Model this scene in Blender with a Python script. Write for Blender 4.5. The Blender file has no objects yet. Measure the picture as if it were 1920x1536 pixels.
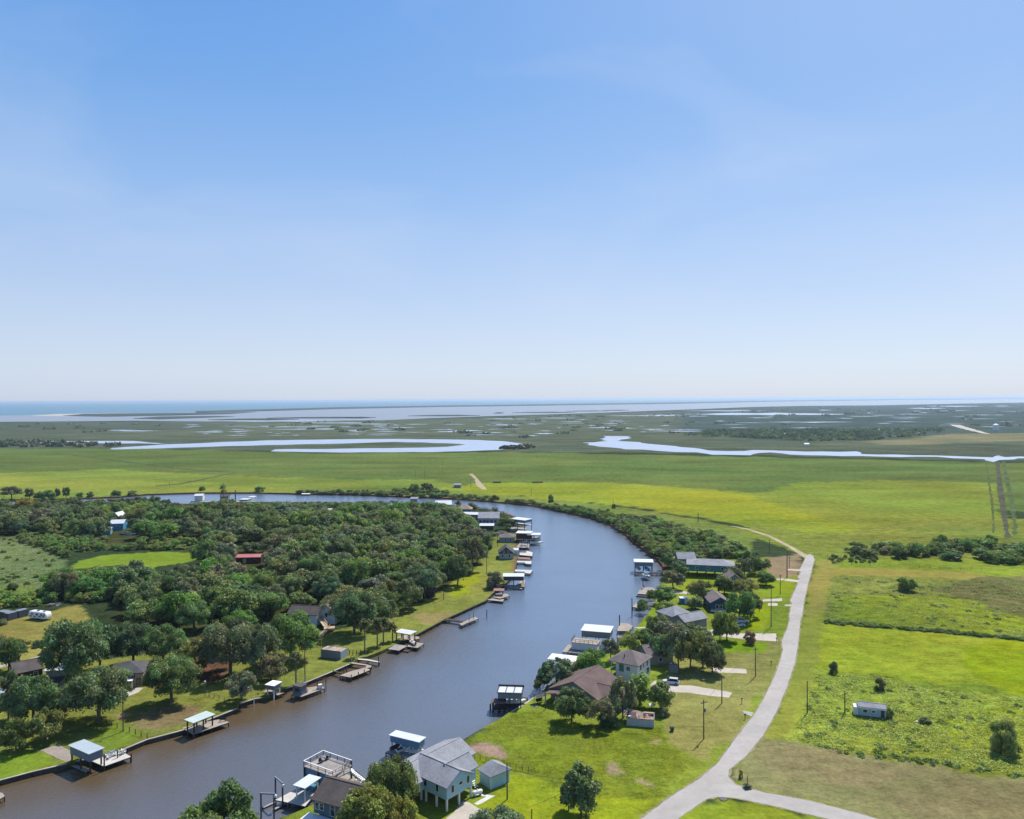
import bpy, bmesh, math, random
import numpy as np
from mathutils import Vector, Matrix
from mathutils.geometry import delaunay_2d_cdt, tessellate_polygon

S = bpy.context.scene
COL = S.collection
RAD = math.radians

# ------------------------------------------------------------------ camera
CAM_H = 80.0
FPX = 1420.0                                   # focal length in photograph pixels (1920 wide)
pitch = math.atan(19.6 / FPX)
roll = RAD(0.30)
_f = Vector((0, math.cos(pitch), -math.sin(pitch)))
_r0 = Vector((1, 0, 0)); _u0 = Vector((0, math.sin(pitch), math.cos(pitch)))
_R = math.cos(roll) * _r0 - math.sin(roll) * _u0
_U = math.sin(roll) * _r0 + math.cos(roll) * _u0
cam_d = bpy.data.cameras.new('camera')
cam = bpy.data.objects.new('camera', cam_d); COL.objects.link(cam)
cam_d.sensor_width = 36.0
cam_d.lens = 36.0 * FPX / 1920.0
cam_d.clip_start = 1.0
cam_d.clip_end = 120000.0
cam.matrix_world = Matrix((( _R.x, _U.x, -_f.x, 0), (_R.y, _U.y, -_f.y, 0), (_R.z, _U.z, -_f.z, CAM_H), (0, 0, 0, 1)))
S.camera = cam

# ------------------------------------------------------------------ sky, sun, exposure
SUN_EL, SUN_AZ = RAD(54), RAD(34)              # azimuth clockwise from +Y
W = bpy.data.worlds.new('World'); S.world = W; W.use_nodes = True
nt = W.node_tree; nt.nodes.clear()
wo = nt.nodes.new('ShaderNodeOutputWorld'); bg = nt.nodes.new('ShaderNodeBackground')
sky = nt.nodes.new('ShaderNodeTexSky'); sky.sky_type = 'NISHITA'; sky.sun_disc = False
sky.sun_elevation = SUN_EL; sky.sun_rotation = SUN_AZ
sky.altitude = 80; sky.air_density = 1.0; sky.dust_density = 0.6; sky.ozone_density = 2.5
bg.inputs['Strength'].default_value = 0.09
# the sky's own gradient with a milky horizon, the same all round; the Nishita sky adds its glow towards the sun
tc = nt.nodes.new('ShaderNodeTexCoord'); sx = nt.nodes.new('ShaderNodeSeparateXYZ'); nt.links.new(tc.outputs['Generated'], sx.inputs['Vector'])
gr = nt.nodes.new('ShaderNodeValToRGB'); el = gr.color_ramp.elements
STOPS = [(0.0, (.555,.670,.890)), (.05, (.57,.67,.88)), (.106, (.52,.63,.86)), (.255, (.30,.503,.87)), (.368, (.165,.40,.84)), (.457, (.105,.345,.83)), (.7, (.05,.22,.62)), (1.0, (.035,.16,.5))]
el[0].position, el[0].color = STOPS[0][0], (*STOPS[0][1], 1); el[1].position, el[1].color = STOPS[-1][0], (*STOPS[-1][1], 1)
for p_, c_ in STOPS[1:-1]:
    e_ = el.new(p_); e_.color = (*c_, 1)
nt.links.new(sx.outputs['Z'], gr.inputs['Fac'])
sc_ = nt.nodes.new('ShaderNodeMixRGB'); sc_.blend_type = 'MULTIPLY'; sc_.inputs['Fac'].default_value = 1; sc_.inputs['Color2'].default_value = (6.83, 6.83, 6.83, 1)
nt.links.new(gr.outputs['Color'], sc_.inputs['Color1'])
ms = nt.nodes.new('ShaderNodeMixRGB'); ms.inputs['Fac'].default_value = 0.75
nt.links.new(sky.outputs['Color'], ms.inputs['Color1']); nt.links.new(sc_.outputs['Color'], ms.inputs['Color2'])
# thin cirrus: a faint whitening where stretched noise is high, all round the sky
mp = nt.nodes.new('ShaderNodeMapping')
mp.inputs['Rotation'].default_value = (0.3, 0.2, 0.6); mp.inputs['Scale'].default_value = (1.6, 2.6, 4.5)
nz = nt.nodes.new('ShaderNodeTexNoise'); nz.inputs['Scale'].default_value = 1.5; nz.inputs['Detail'].default_value = 5; nz.inputs['Distortion'].default_value = 0.5
rp = nt.nodes.new('ShaderNodeValToRGB'); rp.color_ramp.elements[0].position = 0.46; rp.color_ramp.elements[1].position = 0.85
rp.color_ramp.elements[0].color = (0, 0, 0, 1); rp.color_ramp.elements[1].color = (0.28, 0.28, 0.28, 1)
mxw = nt.nodes.new('ShaderNodeMixRGB'); mxw.inputs['Color2'].default_value = (5.0, 5.5, 6.4, 1)
nt.links.new(tc.outputs['Generated'], mp.inputs['Vector']); nt.links.new(mp.outputs['Vector'], nz.inputs['Vector'])
nt.links.new(nz.outputs['Fac'], rp.inputs['Fac']); nt.links.new(rp.outputs['Color'], mxw.inputs['Fac'])
# the bright aureole of hazy air round the sun
dp = nt.nodes.new('ShaderNodeVectorMath'); dp.operation = 'DOT_PRODUCT'; dp.inputs[1].default_value = (math.sin(SUN_AZ) * math.cos(SUN_EL), math.cos(SUN_AZ) * math.cos(SUN_EL), math.sin(SUN_EL))
nt.links.new(tc.outputs['Generated'], dp.inputs[0])
pw = nt.nodes.new('ShaderNodeMath'); pw.operation = 'POWER'; pw.use_clamp = True; pw.inputs[1].default_value = 9.0; nt.links.new(dp.outputs['Value'], pw.inputs[0])
pm = nt.nodes.new('ShaderNodeMath'); pm.operation = 'MULTIPLY'; pm.inputs[1].default_value = 0.75; nt.links.new(pw.outputs[0], pm.inputs[0])
au = nt.nodes.new('ShaderNodeMixRGB'); au.inputs['Color2'].default_value = (5.4, 5.9, 6.6, 1); nt.links.new(pm.outputs[0], au.inputs['Fac']); nt.links.new(ms.outputs['Color'], au.inputs['Color1'])
nt.links.new(au.outputs['Color'], mxw.inputs['Color1']); nt.links.new(mxw.outputs['Color'], bg.inputs['Color'])
nt.links.new(bg.outputs['Background'], wo.inputs['Surface'])

sun_d = bpy.data.lights.new('sun', 'SUN'); sun_d.energy = 3.9; sun_d.angle = RAD(0.53); sun_d.color = (1.0, 0.955, 0.88)
sun = bpy.data.objects.new('sun', sun_d); COL.objects.link(sun)
SUNV = Vector((math.sin(SUN_AZ) * math.cos(SUN_EL), math.cos(SUN_AZ) * math.cos(SUN_EL), math.sin(SUN_EL)))
sun.rotation_euler = SUNV.to_track_quat('Z', 'Y').to_euler(); sun.location = (0, 0, 300)

S.view_settings.view_transform = 'Standard'; S.view_settings.look = 'None'
S.view_settings.exposure = 0.70; S.view_settings.gamma = 1.0; S.view_settings.use_curve_mapping = False
S.render.engine = 'CYCLES'
S.cycles.max_bounces = 5; S.cycles.diffuse_bounces = 2; S.cycles.glossy_bounces = 2; S.cycles.transmission_bounces = 3
S.cycles.transparent_max_bounces = 4; S.cycles.volume_bounces = 0
S.cycles.use_denoising = True
S.cycles.caustics_reflective = False; S.cycles.caustics_refractive = False

# ------------------------------------------------------------------ pixels of the photograph -> points of the place
def P(u, v, h=0.0):
    d = _f + (u - 960) / FPX * _R + (768 - v) / FPX * _U
    t = (h - CAM_H) / d.z
    return Vector((t * d.x, t * d.y, h))
def HGT(u, v, tv):
    b = P(u, v); lo, hi = 0.0, 60.0
    for _ in range(30):
        m = (lo + hi) / 2
        q = b + Vector((0, 0, m)) - Vector((0, 0, CAM_H)); z = q.dot(_f)
        if 768 - FPX * q.dot(_U) / z > tv: lo = m
        else: hi = m
    return lo
def WPX(u, v, w):
    b = P(u, v) - Vector((0, 0, CAM_H))
    return w * b.dot(_f) / FPX

# ------------------------------------------------------------------ meshes, objects, tags
class MB:
    def __init__(s): s.v = []; s.f = []
    def face(s, pts):
        n = len(s.v); s.v += [tuple(p) for p in pts]; s.f.append(tuple(range(n, n + len(pts)))); return s
    def box(s, x0, x1, y0, y1, z0, z1):
        if x0 > x1: x0, x1 = x1, x0
        if y0 > y1: y0, y1 = y1, y0
        n = len(s.v)
        s.v += [(x0,y0,z0),(x1,y0,z0),(x1,y1,z0),(x0,y1,z0),(x0,y0,z1),(x1,y0,z1),(x1,y1,z1),(x0,y1,z1)]
        for q in ((3,2,1,0),(4,5,6,7),(0,1,5,4),(1,2,6,5),(2,3,7,6),(3,0,4,7)): s.f.append(tuple(n + i for i in q))
        return s
    def prism(s, poly, z0, z1):
        n = len(s.v); k = len(poly)
        s.v += [(p[0], p[1], z0) for p in poly] + [(p[0], p[1], z1) for p in poly]
        s.f.append(tuple(n + i for i in reversed(range(k)))); s.f.append(tuple(n + k + i for i in range(k)))
        for i in range(k):
            j = (i + 1) % k; s.f.append((n + i, n + j, n + k + j, n + k + i))
        return s
    def extr(s, poly, axis, a, b):
        """polygon in the plane normal to axis ('x': poly is (y,z); 'y': poly is (x,z)) between a and b"""
        n = len(s.v); k = len(poly)
        mk = (lambda p, t: (t, p[0], p[1])) if axis == 'x' else (lambda p, t: (p[0], t, p[1]))
        s.v += [mk(p, a) for p in poly] + [mk(p, b) for p in poly]
        s.f.append(tuple(n + i for i in reversed(range(k)))); s.f.append(tuple(n + k + i for i in range(k)))
        for i in range(k):
            j = (i + 1) % k; s.f.append((n + i, n + j, n + k + j, n + k + i))
        return s
    def tube(s, p0, p1, r0, r1=None, n=6, caps=True):
        r1 = r0 if r1 is None else r1
        p0 = Vector(p0); p1 = Vector(p1); d = (p1 - p0)
        if d.length < 1e-6: return s
        d.normalize(); a = d.orthogonal().normalized(); b = d.cross(a)
        k = len(s.v)
        for p, r in ((p0, r0), (p1, r1)):
            for i in range(n):
                t = 2 * math.pi * i / n
                s.v.append(tuple(p + a * (r * math.cos(t)) + b * (r * math.sin(t))))
        for i in range(n):
            j = (i + 1) % n; s.f.append((k + i, k + j, k + n + j, k + n + i))
        if caps:
            s.f.append(tuple(k + i for i in reversed(range(n)))); s.f.append(tuple(k + n + i for i in range(n)))
        return s
    def beam(s, p0, p1, w, h):
        """rectangular bar, w across, h high"""
        p0 = Vector(p0); p1 = Vector(p1); d = (p1 - p0).normalized()
        a = d.cross(Vector((0, 0, 1)))
        a = Vector((1, 0, 0)) if a.length < 1e-3 else a.normalized()
        b = a.cross(d)
        n = len(s.v)
        for p in (p0, p1):
            for x, y in ((-1,-1),(1,-1),(1,1),(-1,1)): s.v.append(tuple(p + a * (x * w / 2) + b * (y * h / 2)))
        for q in ((3,2,1,0),(4,5,6,7),(0,1,5,4),(1,2,6,5),(2,3,7,6),(3,0,4,7)): s.f.append(tuple(n + i for i in q))
        return s
    def loft(s, rings, caps=True):
        n = len(s.v); k = len(rings[0])
        for r in rings: s.v += [tuple(p) for p in r]
        for a in range(len(rings) - 1):
            for i in range(k):
                j = (i + 1) % k
                s.f.append((n + a*k + i, n + a*k + j, n + (a+1)*k + j, n + (a+1)*k + i))
        if caps:
            s.f.append(tuple(n + i for i in reversed(range(k)))); s.f.append(tuple(n + (len(rings)-1)*k + i for i in range(k)))
        return s
    def mesh(s, name, m=None):
        me = bpy.data.meshes.new(name); me.from_pydata(s.v, [], s.f)
        if m: me.materials.append(m)
        me.update(); return me
    def build(s, name, m, parent=None, smooth=False):
        me = s.mesh(name, m)
        if smooth: me.polygons.foreach_set('use_smooth', [True] * len(me.polygons))
        o = bpy.data.objects.new(name, me); COL.objects.link(o)
        if parent is not None: o.parent = parent
        return o
def tag(o, label=None, cat=None, group=None, kind=None):
    if label: o['label'] = label
    if cat: o['category'] = cat
    if group: o['group'] = group
    if kind: o['kind'] = kind
    return o
def thing(name, label, cat, loc, rz=0.0, group=None):
    o = bpy.data.objects.new(name, None); COL.objects.link(o)
    o.location = loc; o.rotation_euler = (0, 0, rz); o.empty_display_size = 0.5
    return tag(o, label, cat, group)
def add_mesh(name, me, parent=None):
    o = bpy.data.objects.new(name, me); COL.objects.link(o)
    if parent is not None: o.parent = parent
    return o
def frame(A, B):
    """origin A and heading of AB (world points)"""
    d = B - A
    return Vector((A.x, A.y, 0)), math.atan2(d.y, d.x), math.hypot(d.x, d.y)

# ------------------------------------------------------------------ materials
def lin(c): return tuple((x / 255 / 12.92) if x / 255 <= 0.04045 else ((x / 255 + 0.055) / 1.055) ** 2.4 for x in c)
MATS = {}
def mat(name, col, rough=0.75, nscale=3.0, namt=0.25, spec=0.3, bump=0.0, bscale=8.0, stripes=None, metal=0.0, second=None):
    """procedural surface: base colour varied by two sizes of noise; optional stripes = (axis, period, depth, bump) for boards, ribs, courses"""
    if name in MATS: return MATS[name]
    m = bpy.data.materials.new(name); m.use_nodes = True; t = m.node_tree; b = t.nodes['Principled BSDF']
    b.inputs['Roughness'].default_value = rough; b.inputs['Metallic'].default_value = metal
    b.inputs['Specular IOR Level'].default_value = spec
    L = t.links.new
    tc = t.nodes.new('ShaderNodeTexCoord')
    n1 = t.nodes.new('ShaderNodeTexNoise'); n1.inputs['Scale'].default_value = nscale; n1.inputs['Detail'].default_value = 5; n1.inputs['Roughness'].default_value = 0.65
    n2 = t.nodes.new('ShaderNodeTexNoise'); n2.inputs['Scale'].default_value = nscale * 0.18; n2.inputs['Detail'].default_value = 3
    L(tc.outputs['Object'], n1.inputs['Vector']); L(tc.outputs['Object'], n2.inputs['Vector'])
    mx = t.nodes.new('ShaderNodeMixRGB'); mx.blend_type = 'MIX'
    c2 = second if second else tuple(x * (1 - namt * 1.6) for x in col)
    c1 = tuple(min(1, x * (1 + namt * 0.5)) for x in col)
    mx.inputs['Color1'].default_value = (*c2, 1); mx.inputs['Color2'].default_value = (*c1, 1)
    ad = t.nodes.new('ShaderNodeMath'); ad.operation = 'ADD'; L(n1.outputs['Fac'], ad.inputs[0]); L(n2.outputs['Fac'], ad.inputs[1])
    mr = t.nodes.new('ShaderNodeMapRange'); mr.inputs['From Min'].default_value = 0.65; mr.inputs['From Max'].default_value = 1.3
    L(ad.outputs[0], mr.inputs['Value']); L(mr.outputs['Result'], mx.inputs['Fac'])
    out = mx.outputs['Color']; hgt = None
    if stripes:
        ax, per, dep, bmp = stripes
        w = t.nodes.new('ShaderNodeTexWave'); w.wave_type = 'BANDS'; w.bands_direction = ax; w.wave_profile = 'SAW'
        w.inputs['Scale'].default_value = 0.31416 / per
        w.inputs['Distortion'].default_value = 0.0
        L(tc.outputs['Object'], w.inputs['Vector'])
        dk = t.nodes.new('ShaderNodeMapRange'); dk.inputs['From Max'].default_value = 0.18; dk.inputs['To Min'].default_value = 1 - dep; dk.inputs['To Max'].default_value = 1.0
        L(w.outputs['Fac'], dk.inputs['Value'])
        ml = t.nodes.new('ShaderNodeMixRGB'); ml.blend_type = 'MULTIPLY'; ml.inputs['Fac'].default_value = 1.0
        L(out, ml.inputs['Color1']); L(dk.outputs['Result'], ml.inputs['Color2']); out = ml.outputs['Color']; hgt = dk.outputs['Result']; bump = max(bump, bmp)
    L(out, b.inputs['Base Color'])
    if bump > 0:
        bp = t.nodes.new('ShaderNodeBump'); bp.inputs['Strength'].default_value = bump; bp.inputs['Distance'].default_value = 0.05
        if hgt is None:
            nb = t.nodes.new('ShaderNodeTexNoise'); nb.inputs['Scale'].default_value = bscale; nb.inputs['Detail'].default_value = 4
            L(tc.outputs['Object'], nb.inputs['Vector']); hgt = nb.outputs['Fac']
        L(hgt, bp.inputs['Height']); L(bp.outputs['Normal'], b.inputs['Normal'])
    MATS[name] = m
    return m
# ------------------------------------------------------------------ the land
def pts(px, h=0.0): return [P(u, v, h) for u, v in px]
RIVER_LEFT = [(-330,1560),(-60,1482),(0,1463),(60,1447),(125,1432),(143,1427),(200,1418),(275,1387),(340,1370),(443,1329),(449,1320),(475,1311),(492,1308),(535,1291),(575,1279),
    (628,1257),(655,1245),(664,1240),(672,1234),(688,1231),(712,1222),(747,1206),(781,1190),(833,1162),(857,1151),(896,1133),(910,1127),(923,1113),(944,1098),(962,1080),(969,1054),(971,1035),(970,1015),
    (975,1000),(985,985),(975,972),(945,960),(905,951),(862,948),(815,950),(740,947),(640,944),(560,942),(480,941),(350,944.5),(265,942),(160,944),(60,946),(-80,952),(-400,975)]
RIVER_FAR = [(-420,960),(-90,941),(70,936.5),(150,934),(225,931),(275,926.5),(375,923.5),(480,923.5),(570,925.5),(674,927),(752,930.5),(831,933),(900,938),(947,942),(1004,948),(1056,958.6),(1108,970),(1140,981),(1171,999),(1186,1014.6),(1212,1033),
    (1231,1046),(1242,1060),(1243,1075),(1240,1095),(1228,1116),(1226,1132),(1218,1147),(1205,1163),(1194,1176),(1178,1197),(1150,1222),(1108,1240),(1075,1258),(1040,1277),(1008,1303),(957,1334),(937,1348),(900,1368),(870,1386),
    (838,1404),(790,1425),(745,1446),(690,1467),(640,1487),(590,1508),(552,1524),(510,1540),(440,1580),(330,1650),(60,1790)]
river = [Vector((p.x, p.y)) for p in pts(RIVER_LEFT)] + [Vector((p.x, p.y)) for p in pts(RIVER_FAR)]
def densify(poly, step, closed=True):
    out = []
    n = len(poly)
    for i in range(n if closed else n - 1):
        a, b = poly[i], poly[(i + 1) % n]; k = max(1, int((b - a).length / step))
        for j in range(k): out.append(a + (b - a) * (j / k))
    if not closed: out.append(poly[-1])
    return out
riverD = densify(river, 2.5)
rngw = random.Random(5)
nL = (Vector(riverD[0]) - Vector(riverD[0])).length
def inpoly(px, py, poly):
    poly = np.array([(q[0], q[1]) for q in poly]); c = np.zeros(len(px), bool)
    x0, y0 = poly[:, 0], poly[:, 1]; x1, y1 = np.roll(x0, -1), np.roll(y0, -1)
    sel = (px > poly[:, 0].min()) & (px < poly[:, 0].max()) & (py > poly[:, 1].min()) & (py < poly[:, 1].max())
    sx, sy = px[sel], py[sel]; cc = np.zeros(len(sx), bool)
    for i in range(len(x0)):
        if y0[i] == y1[i]: continue
        k = ((y0[i] > sy) != (y1[i] > sy)) & (sx < (x1[i] - x0[i]) * (sy - y0[i]) / (y1[i] - y0[i]) + x0[i])
        cc ^= k
    c[sel] = cc
    return c
def polydist(px, py, poly, closed=True):
    """distance of each point to the polygon's outline"""
    poly = np.array([(q[0], q[1]) for q in poly]); d = np.full(len(px), 1e9)
    n = len(poly)
    for i in range(n if closed else n - 1):
        a = poly[i]; b = poly[(i + 1) % n]; ab = b - a; L2 = max(1e-9, ab @ ab)
        t = np.clip(((px - a[0]) * ab[0] + (py - a[1]) * ab[1]) / L2, 0, 1)
        d = np.minimum(d, np.hypot(px - a[0] - t * ab[0], py - a[1] - t * ab[1]))
    return d
def vnoise(x, y, s, seed):
    """smooth value noise in 0..1"""
    x = x / s; y = y / s; xi = np.floor(x).astype(np.int64); yi = np.floor(y).astype(np.int64); fx = x - xi; fy = y - yi
    fx = fx * fx * (3 - 2 * fx); fy = fy * fy * (3 - 2 * fy)
    def h(a, b):
        v = (a * 374761393 + b * 668265263 + seed * 1442695) & 0x7fffffff
        v = ((v ^ (v >> 13)) * 1274126177) & 0x7fffffff
        return ((v ^ (v >> 16)) & 0xffff) / 65535.0
    return (h(xi, yi) * (1 - fx) + h(xi + 1, yi) * fx) * (1 - fy) + (h(xi, yi + 1) * (1 - fx) + h(xi + 1, yi + 1) * fx) * fy

# grid points, finer near the camera
rg = np.random.RandomState(3)
gx, gy = [], []
y = 100.0
while y < 62000:
    st = 1.7 if y < 330 else 2.6 if y < 480 else 5.0 if y < 900 else 14 if y < 1800 else y * 0.022
    w = 0.72 * y + 40
    xs = np.arange(-w, w, st if y < 900 else st * 1.3); xs = xs + rg.uniform(-.3, .3, len(xs)) * st
    gx.append(xs); gy.append(np.full(len(xs), y) + rg.uniform(-.3, .3, len(xs)) * st)
    y += st
gx = np.concatenate(gx + [np.array([-64000, 64000, 64000, -64000, -200, 200, -64000, 64000.])]); gy = np.concatenate(gy + [np.array([-3000, -3000, 64000, 64000, -300, -300, 20000, 20000.])])
near = gy < 1200
keep = np.ones(len(gx), bool)
dr = np.full(len(gx), 1e9); dr[near] = polydist(gx[near], gy[near], river)
ins = inpoly(gx, gy, river)
keep = ~ins & (dr > 1.3)
gx, gy = gx[keep], gy[keep]
nR = len(riverD)
V2 = [Vector((p[0], p[1])) for p in riverD] + [Vector((a, b)) for a, b in zip(gx.tolist(), gy.tolist())]
vo, eo, fo, *_ = delaunay_2d_cdt(V2, [(i, (i + 1) % nR) for i in range(nR)], [], 0, 1e-5)
vo = np.array([(p.x, p.y) for p in vo]); fo = np.array([f for f in fo if len(f) == 3])
cx = vo[fo].mean(axis=1)
fo = fo[~inpoly(cx[:, 0], cx[:, 1], river)]

# ground cover: what grows where, as colours a plant or soil has (the photograph's colour over the light's strength)
KALB = 2.25
def alb(c): return np.array(lin((c[0] * 1.05, c[1] * .945, c[2] * .98))) / KALB
cols = np.tile(alb((72, 98, 62)), (len(vo), 1)); rough = np.full(len(vo), 0.55)
VX, VY = vo[:, 0], vo[:, 1]
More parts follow.
